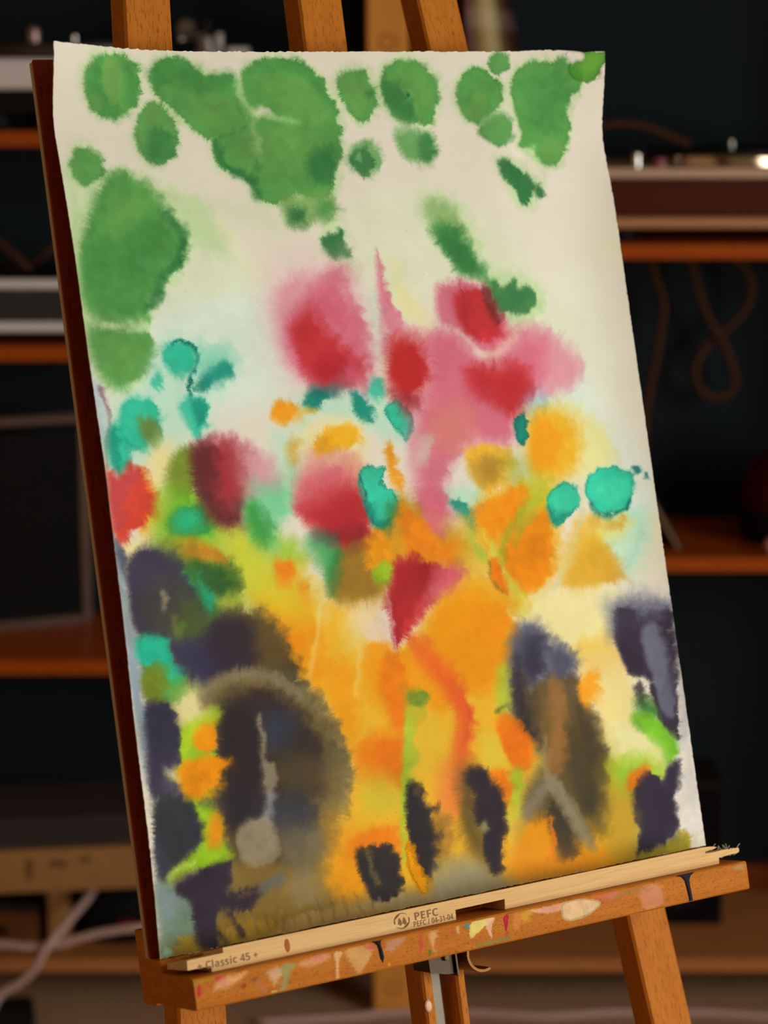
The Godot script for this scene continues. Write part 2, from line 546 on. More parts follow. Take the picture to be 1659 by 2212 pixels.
func build_ledge(e: Node3D) -> void:
	# profile in (z, y): base, back cheek and the strip the board stands on
	var outline := PackedVector2Array([Vector2(0.065, -0.036), Vector2(0.0652, -0.0135), Vector2(0.0640, -0.0120), Vector2(0.001, -0.012), Vector2(0.001, -0.001), Vector2(-0.0235, -0.001), Vector2(-0.0235, 0.0205), Vector2(-0.025, 0.022), Vector2(-0.0435, 0.022), Vector2(-0.045, 0.0205), Vector2(-0.045, -0.0385), Vector2(-0.0435, -0.040), Vector2(-0.018, -0.040), Vector2(-0.016, -0.0375), Vector2(0.0635, -0.0375)])
	var st := SurfaceTool.new()
	st.begin(Mesh.PRIMITIVE_TRIANGLES)
	# the prism runs along its z; turn it so that it runs along the easel's x
	add_prism(st, outline, 0.0, 0.556, Transform3D(Basis(Vector3(0, 0, 1), Vector3(0, 1, 0), Vector3(1, 0, 0)), Vector3.ZERO))
	st.generate_normals()
	var ledge := part("ledge", st.commit(), beech_across, e)
	# the painted front: beech with brushed-off paint, drawn in millimetres along the ledge
	var w := 1668
	var h := 72
	var base := PackedFloat32Array()
	base.resize(w * h * 3)
	var grain := turned(beech_pixels)
	for y in h:
		for x in w:
			var c := grain.get_pixel((x * 2) % grain.get_width(), (y * 2 + 60) % grain.get_height())
			var i := (y * w + x) * 3
			base[i] = c.r
			base[i + 1] = c.g
			base[i + 2] = c.b
	var look := StandardMaterial3D.new()
	look.albedo_texture = ImageTexture.create_from_image(brushed(LEDGE_SMEARS, w, h, 3.0, base))
	look.roughness = 0.55
	look.metallic_specular = 0.2
	look.texture_repeat = false
	var face := SurfaceTool.new()
	face.begin(Mesh.PRIMITIVE_TRIANGLES)
	face.set_smooth_group(-1)
	var q := [[0.0, 0.0], [1.0, 0.0], [1.0, 1.0], [0.0, 1.0]]
	for k in [0, 1, 2, 0, 2, 3]:
		face.set_uv(Vector2(q[k][0], q[k][1]))
		face.add_vertex(Vector3(0.0003 + 0.5554 * q[k][0], -0.0137 - 0.0223 * q[k][1], 0.0654))
	face.generate_normals()
	part("painted_front", face.commit(), look, ledge)
	var ink := plain(Color8(15, 16, 27), 0.5)
	ink.metallic_specular = 0.2
	# two runs of dark paint over the front edge
	var run := PackedVector2Array()
	for p in [[163.5, -12.2], [170, -12.6], [172.3, -12.8], [171.5, -16], [172.6, -22], [173.2, -27], [172.0, -29.6], [171.3, -31.5], [170.6, -29.8], [169.3, -27.5], [169.6, -22], [168.4, -16.5], [166.5, -13.6]]:
		run.append(Vector2(p[0], p[1]) / 1000.0)
	part("paint_run", soft_run(run, 0.0653, 0.0011), ink, ledge)
	var run2 := PackedVector2Array()
	for p in [[476.5, -11.8], [497, -11.8], [492.6, -14.2], [490.5, -17.5], [490.4, -23], [490.9, -30], [491.3, -36.6], [487.4, -36.8], [486.8, -30], [486.0, -23], [485.0, -17.5], [482.2, -14.0]]:
		run2.append(Vector2(p[0], p[1]) / 1000.0)
	part("paint_run", soft_run(run2, 0.0653, 0.0011), ink, ledge)


# A run of paint: its outline stands a little proud, highest along the middle.
func soft_run(outline: PackedVector2Array, z: float, thick: float) -> ArrayMesh:
	var st := SurfaceTool.new()
	st.begin(Mesh.PRIMITIVE_TRIANGLES)
	add_prism(st, outline, z - 0.0002, z + thick * 0.35)
	for inner in Geometry2D.offset_polygon(outline, -0.0006):
		add_prism(st, inner, z, z + thick * 0.75)
	for inner in Geometry2D.offset_polygon(outline, -0.0011):
		add_prism(st, inner, z, z + thick)
	st.generate_normals()
	return st.commit()


func build_clamp(e: Node3D) -> void:
	var c := part("clamp_bracket", prism(PackedVector2Array([Vector2(0.262, -0.038), Vector2(0.2865, -0.038), Vector2(0.2865, -0.069), Vector2(0.278, -0.068), Vector2(0.2625, -0.0635)]), -0.052, -0.022), plain(Color8(70, 52, 30), 0.5, 0.4), e)
	part("jaw", prism(PackedVector2Array([Vector2(0.2875, -0.038), Vector2(0.2892, -0.038), Vector2(0.2892, -0.0715), Vector2(0.2875, -0.0705)]), -0.054, -0.018), plain(Color8(60, 50, 36), 0.4, 0.9), c)
	# curled brass lip, a bent sheet: an arc in (x, y) drawn out along z
	var lip := PackedVector2Array()
	var back := PackedVector2Array()
	for k in 15:
		var a := lerpf(0.62, 1.62, k / 14.0) * PI
		lip.append(Vector2(0.3135, -0.0555) + Vector2(cos(a), sin(a)) * 0.0165 * Vector2(1.0, 1.0))
		back.append(Vector2(0.3135, -0.0555) + Vector2(cos(a), sin(a)) * 0.0143)
	back.reverse()
	lip.append_array(back)
	part("curled_lip", prism(lip, -0.046, -0.014), brass, c)
	part("lip_web", prism(PackedVector2Array([Vector2(0.2892, -0.040), Vector2(0.306, -0.040), Vector2(0.2985, -0.0555), Vector2(0.300, -0.068), Vector2(0.2892, -0.0705)]), -0.040, -0.036), brass, c)
	part("screw", lathe([[0.0, 0.004], [0.0022, 0.0036], [0.0026, 0.002], [0.0026, 0.0]], 14), plain(Color8(96, 74, 46), 0.5, 0.5), c, Vector3(0.2790, -0.0535, -0.022), Vector3(PI / 2, 0, 0))


# ==================================================================== board and watercolour
func keyed(table: Array, at_mm: float) -> float:
	if at_mm <= table[0]:
		return table[1]
	for i in range(2, table.size(), 2):
		if at_mm <= table[i]:
			return lerpf(table[i - 1], table[i + 1], (at_mm - table[i - 2]) / (table[i] - table[i - 2]))
	return table[-1]


const LEFT_BOW := [0, 2.7, 35, 7, 74, 11, 119, 13, 165, 13.5, 203, 14.5, 241, 17.5, 295, 20, 352, 21, 398, 23, 448, 21, 503, 18.5, 580, 18, 632, 14.5, 676, 10, 699, 7, 760, 5]
const LEFT_CURL := [0, 0, 690, 0, 705, 3, 721, 10, 740, 19, 760, 29]
const RIGHT_BOW := [0, 1, 620, 0, 663, -4, 691, -5, 760, -5]
const RIGHT_CURL := [0, 0, 688, 0, 700, 4, 722, 12.5, 745, 20, 760, 25]
const RIGHT_DIP := [0, 0, 60, 0.15, 200, 1, 620, 1, 680, 0.4, 720, 0, 760, 0]


# How far the sheet stands off its plane, in metres; s across and t up the sheet. The tables are its bowed edges and curled corners.
func stands_off(s: float, row: PackedFloat32Array) -> float:
	var a := pow(clampf(1.0 - s / 0.30, 0, 1), 2.0)
	var b := pow(clampf(1.0 - s / 0.14, 0, 1), 1.7)
	var c := pow(clampf(1.0 - (0.56 - s) / 0.12, 0, 1), 2.0)
	var x := clampf((s - 0.42) / 0.095, 0, 1)
	var y := clampf((s - 0.515) / 0.045, 0, 1)
	var dip := -0.009 * x * x * (3.0 - 2.0 * x) * (1.0 - y * y)
	return row[0] * a + row[1] * b + row[2] * c + dip * row[3]


func smooth_key(table: Array, t_mm: float) -> float:
	return (keyed(table, t_mm - 12.0) + 2.0 * keyed(table, t_mm) + keyed(table, t_mm + 12.0)) / 4.0


func build_board_and_sheet() -> void:
	var board := at_easel("drawing_board", "dark red-brown drawing board with pale edges behind the watercolour sheet", "board")
	var st := SurfaceTool.new()
	st.begin(Mesh.PRIMITIVE_TRIANGLES)
	add_slab(st, Vector3(0.545, 0.758, 0.0030), Vector3(0.270, -0.0005, -0.0145), 0.0012)
	st.generate_normals()
	part("panel", st.commit(), mahogany, board)
	part("core_edge", slab(0.5450, 0.7575, 0.0068, 0.0012), plain(Color8(204, 176, 138), 0.7), board, Vector3(0.270, -0.0008, -0.0195))

	var sheet := at_easel("watercolour_sheet", "deckle-edged watercolour with green blots above orange, red and black flower shapes", "painting")
	var nx := 224
	var ny := 304
	var pos := PackedVector3Array()
	var uv := PackedVector2Array()
	var edge_noise := FastNoiseLite.new()
	edge_noise.seed = 5
	edge_noise.frequency = 0.22
	edge_noise.fractal_octaves = 4
	for j in ny + 1:
		var t := 0.76 * j / ny
		var row := PackedFloat32Array([smooth_key(LEFT_BOW, t * 1000) / 1000, smooth_key(LEFT_CURL, t * 1000) / 1000, (smooth_key(RIGHT_BOW, t * 1000) + smooth_key(RIGHT_CURL, t * 1000)) / 1000, smooth_key(RIGHT_DIP, t * 1000)])
		for i in nx + 1:
			var s := 0.56 * i / nx
			var ss := s
			var tt := t
			# torn deckle on the outermost vertices
			tt -= 0.0055 * smoothstep(0.50, 0.56, s) * t / 0.76
			if j == ny:
				tt += 0.0016 * edge_noise.get_noise_2d(i * 2.5, 0)
			if j == 0:
				tt += 0.0014 * edge_noise.get_noise_2d(i * 2.5, 50)
			if i == 0:
				ss += 0.0006 * edge_noise.get_noise_2d(j * 2.5, 100)
			if i == nx:
				ss += 0.0009 * edge_noise.get_noise_2d(j * 2.5, 150)
			pos.append(Vector3(ss, tt, stands_off(s, row)))
			uv.append(Vector2(ss / 0.56, 1.0 - tt / 0.76).clamp(Vector2.ZERO, Vector2.ONE))
	var nrm := PackedVector3Array()
	nrm.resize(pos.size())
	var wide := nx + 1
	for j in ny + 1:
		for i in nx + 1:
			var du := pos[j * wide + mini(i + 1, nx)] - pos[j * wide + maxi(i - 1, 0)]
			var dv := pos[mini(j + 1, ny) * wide + i] - pos[maxi(j - 1, 0) * wide + i]
			nrm[j * wide + i] = du.cross(dv).normalized()
	var index := PackedInt32Array()
	for j in ny:
		for i in nx:
			var k := j * wide + i
			index.append_array([k, k + wide + 1, k + 1, k, k + wide, k + wide + 1])
	var front := ArrayMesh.new()
	var arrays := []
	arrays.resize(Mesh.ARRAY_MAX)
	arrays[Mesh.ARRAY_VERTEX] = pos
	arrays[Mesh.ARRAY_NORMAL] = nrm
	arrays[Mesh.ARRAY_TEX_UV] = uv
	arrays[Mesh.ARRAY_INDEX] = index
	front.add_surface_from_arrays(Mesh.PRIMITIVE_TRIANGLES, arrays)
	var paint := StandardMaterial3D.new()
	paint.albedo_texture = ImageTexture.create_from_image(watercolour())
	paint.texture_repeat = false
	paint.roughness = 0.85
	paint.metallic_specular = 0.3
	part("painted_face", front, paint, sheet)
	# the back and the thickness of the sheet: 0.7 mm of cotton paper
	var bst := SurfaceTool.new()
	bst.begin(Mesh.PRIMITIVE_TRIANGLES)
	var thick := 0.0007
	var edge: Array[int] = []
	for i in nx:
		edge.append(i)
	for j in ny:
		edge.append(j * wide + nx)
	for i in nx:
		edge.append(ny * wide + nx - i)
	for j in ny:
		edge.append((ny - j) * wide)
	bst.set_smooth_group(-1)
	for k in edge.size():
		var a := edge[k]
		var b := edge[(k + 1) % edge.size()]
		var q := [pos[a], pos[b], pos[b] - nrm[b] * thick, pos[a] - nrm[a] * thick]
		for n in [0, 1, 2, 0, 2, 3]:
			bst.add_vertex(q[n])
	bst.set_smooth_group(1)
	var step := 4
	for j in range(0, ny, step):
		for i in range(0, nx, step):
			var ids := [j * wide + i, j * wide + i + step, (j + step) * wide + i + step, (j + step) * wide + i]
			for n in [0, 1, 2, 0, 2, 3]:
				bst.add_vertex(pos[ids[n]] - nrm[ids[n]] * thick)
	bst.generate_normals()
	part("paper_back", bst.commit(), plain(Color8(240, 236, 222), 0.9), sheet)


# ==================================================================== brushwork
func make_noise() -> void:
	noise_w = 1120
	noise_h = 1520
	var n := FastNoiseLite.new()
	n.noise_type = FastNoiseLite.TYPE_SIMPLEX_SMOOTH
	n.seed = 3
	n.frequency = 0.38
	n.fractal_octaves = 3
	fine = n.get_image(noise_w, noise_h).get_data()
	n.seed = 4
	n.frequency = 0.035
	n.fractal_octaves = 4
	mid = n.get_image(noise_w, noise_h).get_data()
	n.seed = 6
	n.frequency = 0.008
	n.fractal_octaves = 3
	low = n.get_image(noise_w, noise_h).get_data()
	hair.resize(4096)
	n.seed = 9
	n.frequency = 0.33
	n.fractal_octaves = 3
	for i in 4096:
		hair[i] = n.get_noise_1d(i) * 1.6


# Lays the blots over the base, one after the other. Each: colour, strength, softness of the rim (mm), its roughness, length of its feathering,
# darker rim, half width of a line (or -1 for an area) and the outline in mm from the upper left corner.
func brushed(blots: Array, w: int, h: int, per_mm: float, canvas: PackedFloat32Array) -> Image:
	var shift := 0
	for blot in blots:
		shift += 1
		var c := Color8(blot[0][0], blot[0][1], blot[0][2])
		var cr := c.r
		var cg := c.g
		var cb := c.b
		var strength: float = blot[1]
		var soft: float = blot[2]
		var rough: float = blot[3]
		var feather: float = blot[4]
		var rim: float = blot[5]
		var half: float = blot[6]
		var closed := half < 0.0
		var flat: Array = blot[7]
		var knots := PackedVector2Array()
		for k in range(0, flat.size(), 2):
			knots.append(Vector2(flat[k], flat[k + 1]))
		var line := rounded(knots, closed)
		var reach := soft + rough + feather + (0.0 if closed else half) + 1.0
		var lo := line[0]
		var hi := line[0]
		for p in line:
			lo = lo.min(p)
			hi = hi.max(p)
		var x0 := clampi(int((lo.x - reach) * per_mm), 0, w - 1)
		var x1 := clampi(int((hi.x + reach) * per_mm) + 1, 0, w - 1)
		var y0 := clampi(int((lo.y - reach) * per_mm), 0, h - 1)
		var y1 := clampi(int((hi.y + reach) * per_mm) + 1, 0, h - 1)
		if x1 <= x0 or y1 <= y0:
			continue
		# distances on a coarse lattice
		var cell := 4
		var gw := (x1 - x0) / cell + 2
		var gh := (y1 - y0) / cell + 2
		var dist := PackedFloat32Array()
		var arc := PackedFloat32Array()
		dist.resize(gw * gh)
		arc.resize(gw * gh)
		var m := line.size()
		var segs := m if closed else m - 1
		var ax := PackedFloat32Array()
		var ay := PackedFloat32Array()
		var bx := PackedFloat32Array()
		var by := PackedFloat32Array()
		var len2 := PackedFloat32Array()
		var upto := PackedFloat32Array()
		var total := 0.0
		for k in segs:
			var p := line[k]
			var q := line[(k + 1) % m]
			ax.append(p.x)
			ay.append(p.y)
			bx.append(q.x - p.x)
			by.append(q.y - p.y)
			len2.append(maxf((q - p).length_squared(), 1e-6))
			upto.append(total)
			total += (q - p).length()
		for gy in gh:
			for gx in gw:
				var px := x0 + gx * cell
				var py := y0 + gy * cell
				var ni := mini(py, noise_h - 1) * noise_w + mini(px, noise_w - 1)
				var mx := px / per_mm + (mid[ni] - 128) * 0.006 * minf(rough, 2.0)
				var my := py / per_mm + (mid[(ni + 31337) % mid.size()] - 128) * 0.006 * minf(rough, 2.0)
				var best := 1e9
				var best_arc := 0.0
				var inside := false
				for k in segs:
					var ex := mx - ax[k]
					var ey := my - ay[k]
					var vx := bx[k]
					var vy := by[k]
					var t := clampf((ex * vx + ey * vy) / len2[k], 0.0, 1.0)
					var fx := ex - vx * t
					var fy := ey - vy * t
					var d2 := fx * fx + fy * fy
					if d2 < best:
						best = d2
						best_arc = upto[k] + t * sqrt(len2[k])
					if closed and (ey < 0.0) != (ey - vy < 0.0):
						if ex < vx * ey / vy:
							inside = not inside
				var d := sqrt(best)
				dist[gy * gw + gx] = (-d if inside else d) if closed else d - half
				arc[gy * gw + gx] = best_arc
		var outer := soft * 1.7 + rough * 0.9 + feather * 0.6
		var hair_at := shift * 97
		var mottle := 1.0 if soft < 6.0 else 0.3
		for y in range(y0, y1 + 1):
			var gy := (y - y0) / cell
			var fy := ((y - y0) % cell) / float(cell)
			for x in range(x0, x1 + 1):
				var gx := (x - x0) / cell
				var g := gy * gw + gx
				var fx := ((x - x0) % cell) / float(cell)
				var a00 := dist[g]
				var a10 := dist[g + 1]
				var a01 := dist[g + gw]
				var a11 := dist[g + gw + 1]
				var d := (a00 + (a10 - a00) * fx) * (1.0 - fy) + (a01 + (a11 - a01) * fx) * fy
				if d > outer:
					continue
				var ni := y * noise_w + x
				var grain := (fine[ni] - 128) * 0.0078
				if d > -outer:
					var r00 := arc[g]
					var r10 := arc[g + 1]
					var r01 := arc[g + gw]
					var r11 := arc[g + gw + 1]
					var along := r00
					if absf(r10 - r00) < 12.0 and absf(r01 - r00) < 12.0 and absf(r11 - r00) < 12.0:
						along = (r00 + (r10 - r00) * fx) * (1.0 - fy) + (r01 + (r11 - r01) * fx) * fy
					var hi_ := int(along * 1.7 + 40.0) + hair_at
					var hf := along * 1.7 - floorf(along * 1.7)
					var hv := hair[hi_ & 4095] * (1.0 - hf) + hair[(hi_ + 1) & 4095] * hf
					d += rough * (grain * 0.8 + (mid[ni] - 128) * 0.008) + feather * hv * 0.42 * (0.35 + low[(ni + 7777) % low.size()] * 0.006)
				# the wetter the paper, the softer the rim: it varies along the outline
				var wet := soft * (0.45 + low[(ni + 30011) % low.size()] * 0.0085)
				var a := (wet - d) / (2.0 * wet)
				if a <= -0.35:
					continue
				if a >= 1.0:
					a = 1.0
				else:
					a += grain * 0.22 * (1.0 - a)
					if a <= 0.0:
						continue
					a = minf(a, 1.0)
					a = a * a * (3.0 - 2.0 * a)
				a *= strength * (1.0 - 0.10 * maxf(grain, 0.0))
				var tone := 1.0 + ((low[ni] - 128) * 0.0007 + (mid[ni] - 128) * 0.0004 - grain * 0.035) * mottle
				if rim > 0.0:
					var e := 1.0 - absf(d + soft * 0.6 + 0.7) / (1.1 + soft * 0.4)
					if e > 0.0:
						tone -= rim * e
				var i := (y * w + x) * 3
				canvas[i] += (cr * tone - canvas[i]) * a
				canvas[i + 1] += (cg * tone - canvas[i + 1]) * a
				canvas[i + 2] += (cb * tone - canvas[i + 2]) * a
	var bytes := PackedByteArray()
	bytes.resize(w * h * 3)
	# pigment creeps along the paper's fibres: every pixel is fetched from a little way off
	var bend := 0.042 if h > 500 else 0.02
	var jag := 0.026 if h > 500 else 0.008
	var last := mid.size()
	var i := 0
	for y in h:
		for x in w:
			var ni := y * noise_w + x if w <= noise_w else (y * w + x) % last
			var mx := ni + 40009
			if mx >= last:
				mx -= last
			var sx := x + int((mid[ni] - 128) * bend + (fine[ni] - 128) * jag)
			var sy := y + int((mid[mx] - 128) * bend + (fine[mx] - 128) * jag)
			sx = 0 if sx < 0 else (w - 1 if sx >= w else sx)
			sy = 0 if sy < 0 else (h - 1 if sy >= h else sy)
			var k := (sy * w + sx) * 3
			bytes[i] = clampi(int(canvas[k] * 255.0 + 0.5), 0, 255)
			bytes[i + 1] = clampi(int(canvas[k + 1] * 255.0 + 0.5), 0, 255)
			bytes[i + 2] = clampi(int(canvas[k + 2] * 255.0 + 0.5), 0, 255)
			i += 3
	return Image.create_from_data(w, h, false, Image.FORMAT_RGB8, bytes)


func rounded(p: PackedVector2Array, closed: bool) -> PackedVector2Array:
	var out := PackedVector2Array()
	var n := p.size()
	var last := n if closed else n - 1
	for i in last:
		var a := p[(i - 1 + n) % n] if closed else p[maxi(i - 1, 0)]
		var b := p[i]
		var c := p[(i + 1) % n]
		var d := p[(i + 2) % n] if closed else p[mini(i + 2, n - 1)]
		for k in 3:
			out.append(b.cubic_interpolate(c, a, d, k / 3.0))
	if not closed:
		out.append(p[n - 1])
	return out


func watercolour() -> Image:
	var w := 1120
	var h := 1520
	var base := PackedFloat32Array()
	base.resize(w * h * 3)
	var c := Color8(240, 236, 222)
	for i in w * h:
		var tone := 1.0 + (fine[i] - 128) * 0.00010 + (low[i] - 128) * 0.00008
		base[i * 3] = c.r * tone
		base[i * 3 + 1] = c.g * tone
		base[i * 3 + 2] = c.b * tone
	var im := brushed(BLOTS, w, h, 2.0, base)
	var rng := RandomNumberGenerator.new()
	rng.seed = 17
	for k in 140:   # specks of pigment and fibre
		var x := rng.randi_range(20, w - 20)
		var y := rng.randi_range(20, h - 20)
		im.set_pixel(x, y, im.get_pixel(x, y).darkened(rng.randf_range(0.15, 0.5)))
	return im


# ==================================================================== stretcher bar on the ledge
func build_bar() -> void:
	var bar := at_easel("stretcher_bar", "pale spruce stretcher bar with printed stamps lying on the easel ledge", "wooden bar")
	bar.transform = easel_frame * Transform3D(Basis(), Vector3(0.003, -0.0117, 0.0))
	var o := PackedVector2Array()
	for p in [[21, 0], [252, 0], [252.6, 8.6], [302.6, 8.9], [301.6, 0], [534, 0], [534.5, 5.2], [541, 5.8], [557, 6.4], [558.5, 8], [558, 10.8], [541, 11.6], [528, 11.4], [520, 11.8], [520.5, 13.4], [531, 14.2], [534, 15.4], [527, 17.0], [519, 17.6], [400, 17.4], [33, 17.4], [33, 13.2], [0.6, 13.0], [0, 5.2], [21, 5.0]]:
		o.append(Vector2(p[0], p[1]) / 1000.0)
	# the bar is thinner towards its back, as stretcher bars are
	var shape := SurfaceTool.new()
	shape.begin(Mesh.PRIMITIVE_TRIANGLES)
	add_prism(shape, o, 0.008, 0.050, Transform3D(), 0.62)
	shape.generate_normals()
	part("bar", shape.commit(), spruce, bar)
	var print_ink := plain(Color8(140, 106, 76), 0.8)
	var knot := plain(Color8(176, 100, 48), 0.7)
	var kn := part("knot", lathe([[0.0, 0.00025], [0.002, 0.0002], [0.0026, 0.0]], 14), knot, bar, Vector3(0.0905, 0.0085, 0.0500), Vector3(PI / 2, 0, 0))
	kn.scale = Vector3(1, 1, 2.2)
	lettering(bar, "PEFC", 0.0066, Vector3(0.2112, 0.0100, 0.0500), print_ink, 1.18)
	lettering(bar, "PEFC / 04-31-04", 0.0032, Vector3(0.2098, 0.0036, 0.0500), print_ink, 0.86)
	lettering(bar, "+ Classic 45 +", 0.0062, Vector3(0.0085, 0.0062, 0.0500), print_ink, 1.05)
	# round stamp: a broken ring with two small trees
	var ring := SurfaceTool.new()
	ring.begin(Mesh.PRIMITIVE_TRIANGLES)
	for span in [[0.08, 0.94], [1.06, 1.94]]:
		var out := PackedVector2Array()
		var back := PackedVector2Array()
		for k in 19:
			var a := lerpf(span[0], span[1], k / 18.0) * PI + 0.5
			var wide := lerpf(0.0004, 0.0012, k / 18.0)
			out.append(Vector2(cos(a), sin(a) * 0.86) * 0.0078)
			back.append(Vector2(cos(a), sin(a) * 0.86) * (0.0078 - wide))
		back.reverse()
		out.append_array(back)
		add_prism(ring, out, 0.0, 0.00015)
	for x in [-0.0022, 0.0022]:
		var tree := PackedVector2Array()
		for p in [[0, 3.4], [1.5, 1.4], [0.9, 1.4], [2.1, -0.4], [1.4, -0.4], [2.4, -2.2], [0.4, -2.2], [0.4, -3.4], [-0.4, -3.4], [-0.4, -2.2], [-2.4, -2.2], [-1.4, -0.4], [-2.1, -0.4], [-0.9, 1.4], [-1.5, 1.4]]:
			tree.append(Vector2(p[0] * 0.92, p[1]) / 1000.0 + Vector2(x, -0.0003))
		add_prism(ring, tree, 0.0, 0.00015)
	ring.generate_normals()
	part("printed_emblem", ring.commit(), print_ink, bar, Vector3(0.1995, 0.0088, 0.0500))
	# torn fibres at the right end
	var fibres := SurfaceTool.new()
	fibres.begin(Mesh.PRIMITIVE_TRIANGLES)
	var rng := RandomNumberGenerator.new()
	rng.seed = 23
	for k in 26:
		var from := Vector3(rng.randf_range(0.538, 0.557), rng.randf_range(0.004, 0.012), rng.randf_range(0.020, 0.049))
		var to := from + Vector3(rng.randf_range(-0.004, 0.009), rng.randf_range(-0.004, 0.008), rng.randf_range(-0.003, 0.004))
		var bend := (from + to) / 2.0 + Vector3(rng.randf_range(-0.002, 0.002), rng.randf_range(-0.002, 0.002), 0)
		fibres.append_from(tube([from, bend, to], 0.00022, 5, 3), 0, Transform3D())
	var fm := part("torn_fibres", fibres.commit(), plain(Color8(226, 206, 178), 0.8), bar)
	fm.set_meta("kind", "stuff")


func lettering(parent: Node, words: String, height: float, at: Vector3, m: Material, wide := 1.0) -> void:
	var font := SystemFont.new()
	font.font_names = PackedStringArray(["Droid Sans"])
	font.font_weight = 700
	var t := TextMesh.new()
	t.text = words
	t.font = font
	t.font_size = 64
	t.pixel_size = height / 64.0 * 1.35
	t.depth = 0.0002
	t.horizontal_alignment = HORIZONTAL_ALIGNMENT_LEFT
	t.vertical_alignment = VERTICAL_ALIGNMENT_CENTER
	var o := part("printed_stamp", t, m, parent, at)
	o.scale = Vector3(wide, 1, 1)


# ==================================================================== things on the left shelves
func build_left_shelf_things() -> void:
	# silver record player on the top shelf
	var y := 1.400
	var r := thing("record_player", "silver record player with dark platter on the upper left shelf", "record player", Vector3(-0.42, y, -3.665))
	part("plinth", slab(0.445, 0.046, 0.29, 0.004), silver, r, Vector3(0, 0.061, 0))
	part("base", slab(0.43, 0.036, 0.275, 0.003), black_plastic, r, Vector3(0, 0.025, 0))
	for x in [-0.17, 0.17]:
		for z in [-0.10, 0.10]:
			part("foot", lathe([[0.0, 0.0], [0.024, 0.0], [0.026, 0.006], [0.022, 0.025], [0.0, 0.025]], 24), black_plastic, r, Vector3(x, 0, z))
	var pl := part("platter", lathe([[0.0, 0.0], [0.146, 0.0], [0.148, 0.002], [0.148, 0.016], [0.146, 0.018], [0.0, 0.018]], 64), plain(Color8(70, 56, 52), 0.5, 0.3), r, Vector3(-0.06, 0.109, 0))
	part("mat", lathe([[0.0, 0.0], [0.142, 0.0], [0.142, 0.003], [0.0, 0.003]], 64), black_plastic, pl, Vector3(0, 0.018, 0))
	part("spindle", lathe([[0.0036, 0.0], [0.0036, 0.010], [0.0, 0.013]], 14), chrome, pl, Vector3(0, 0.021, 0))
	part("lamp_pod", lathe([[0.008, 0.0], [0.009, 0.020], [0.009, 0.034], [0.006, 0.040], [0.0, 0.041]], 20), plain(Color8(176, 146, 140), 0.35, 0.5), r, Vector3(-0.105, 0.112, 0.12))
	var arm := part("tonearm_base", lathe([[0.0, 0.0], [0.030, 0.0], [0.030, 0.006], [0.018, 0.008], [0.016, 0.030], [0.012, 0.034], [0.0, 0.034]], 28), plain(Color8(150, 140, 134), 0.4, 0.7), r, Vector3(0.142, 0.107, -0.03))
	part("tonearm", tube([Vector3(-0.002, 0.040, -0.03), Vector3(0.0, 0.040, 0.03), Vector3(-0.004, 0.036, 0.09), Vector3(-0.03, 0.028, 0.13)], 0.004, 10), chrome, arm)
	part("counterweight", lathe([[0.0, -0.014], [0.014, -0.014], [0.016, -0.011], [0.016, 0.011], [0.014, 0.014], [0.0, 0.014]], 24), plain(Color8(140, 134, 130), 0.35, 0.8), arm, Vector3(-0.028, 0.044, -0.02), Vector3(PI / 2, 0, 0.3))
	part("lift_lever", slab(0.010, 0.034, 0.010, 0.002), silver, arm, Vector3(0.022, 0.004, 0.02))
	part("arm_rest", slab(0.034, 0.016, 0.020, 0.002), silver, arm, Vector3(0.052, 0.0, 0.03))
	part("pivot_cap", lathe([[0.010, 0.0], [0.010, 0.020], [0.006, 0.026], [0.0, 0.026]], 18), black_plastic, arm, Vector3(0.0, 0.036, 0.0))
	# amplifier on the second shelf
	y = 1.077
	var a := thing("hifi_amplifier", "black hi-fi amplifier with two silver trim strips on the left shelf", "amplifier", Vector3(-0.58, y, -3.66))
	part("case", slab(0.43, 0.080, 0.26, 0.003), black_plastic, a, Vector3(0, 0.019, -0.008))
	part("front_panel", slab(0.43, 0.050, 0.012, 0.001), grey_plastic, a, Vector3(0, 0.035, 0.130))
	part("trim_strip", slab(0.43, 0.015, 0.018, 0.003), silver, a, Vector3(0, 0.085, 0.131))
	part("trim_strip", slab(0.43, 0.016, 0.018, 0.003), silver, a, Vector3(0, 0.019, 0.131))
	for x in [-0.17, -0.12, 0.16]:
		part("knob", lathe([[0.0, 0.016], [0.009, 0.016], [0.010, 0.014], [0.010, 0.0]], 24), black_plastic, a, Vector3(x, 0.060, 0.136), Vector3(PI / 2, 0, 0))
	for x in [-0.18, 0.18]:
		for z in [-0.1, 0.1]:
			part("foot", lathe([[0.0, 0.0], [0.018, 0.0], [0.018, 0.019], [0.0, 0.019]], 20), black_plastic, a, Vector3(x, 0, z))
	var c1 := part("cable", tube([Vector3(-0.72, 1.183, -3.62), Vector3(-0.66, 1.235, -3.62), Vector3(-0.61, 1.232, -3.61), Vector3(-0.572, 1.205, -3.60), Vector3(-0.55, 1.183, -3.60)], 0.0055), brown_cable, self)
	tag(c1, "brown cable arching over the left end of the amplifier top", "cable")
	var c2 := part("cable", tube([Vector3(-0.60, 1.1795, -3.66), Vector3(-0.55, 1.190, -3.63), Vector3(-0.520, 1.214, -3.62), Vector3(-0.49, 1.222, -3.63), Vector3(-0.45, 1.205, -3.66), Vector3(-0.42, 1.1805, -3.70)], 0.005), brown_cable, self)
	tag(c2, "brown cable looping over the amplifier beside the drawing board", "cable")
	# framed panel leaning at the back of the third shelf
	var f := thing("framed_panel", "black panel in a narrow brown frame on the left shelf", "panel", Vector3(-0.628, 0.583, -3.700), 0.38)
	var frame_wood := plain(Color8(98, 74, 62), 0.22)
	part("panel", slab(0.27, 0.315, 0.014, 0.001), plain(Color8(14, 12, 11), 0.7), f, Vector3(0, 0.012, 0))
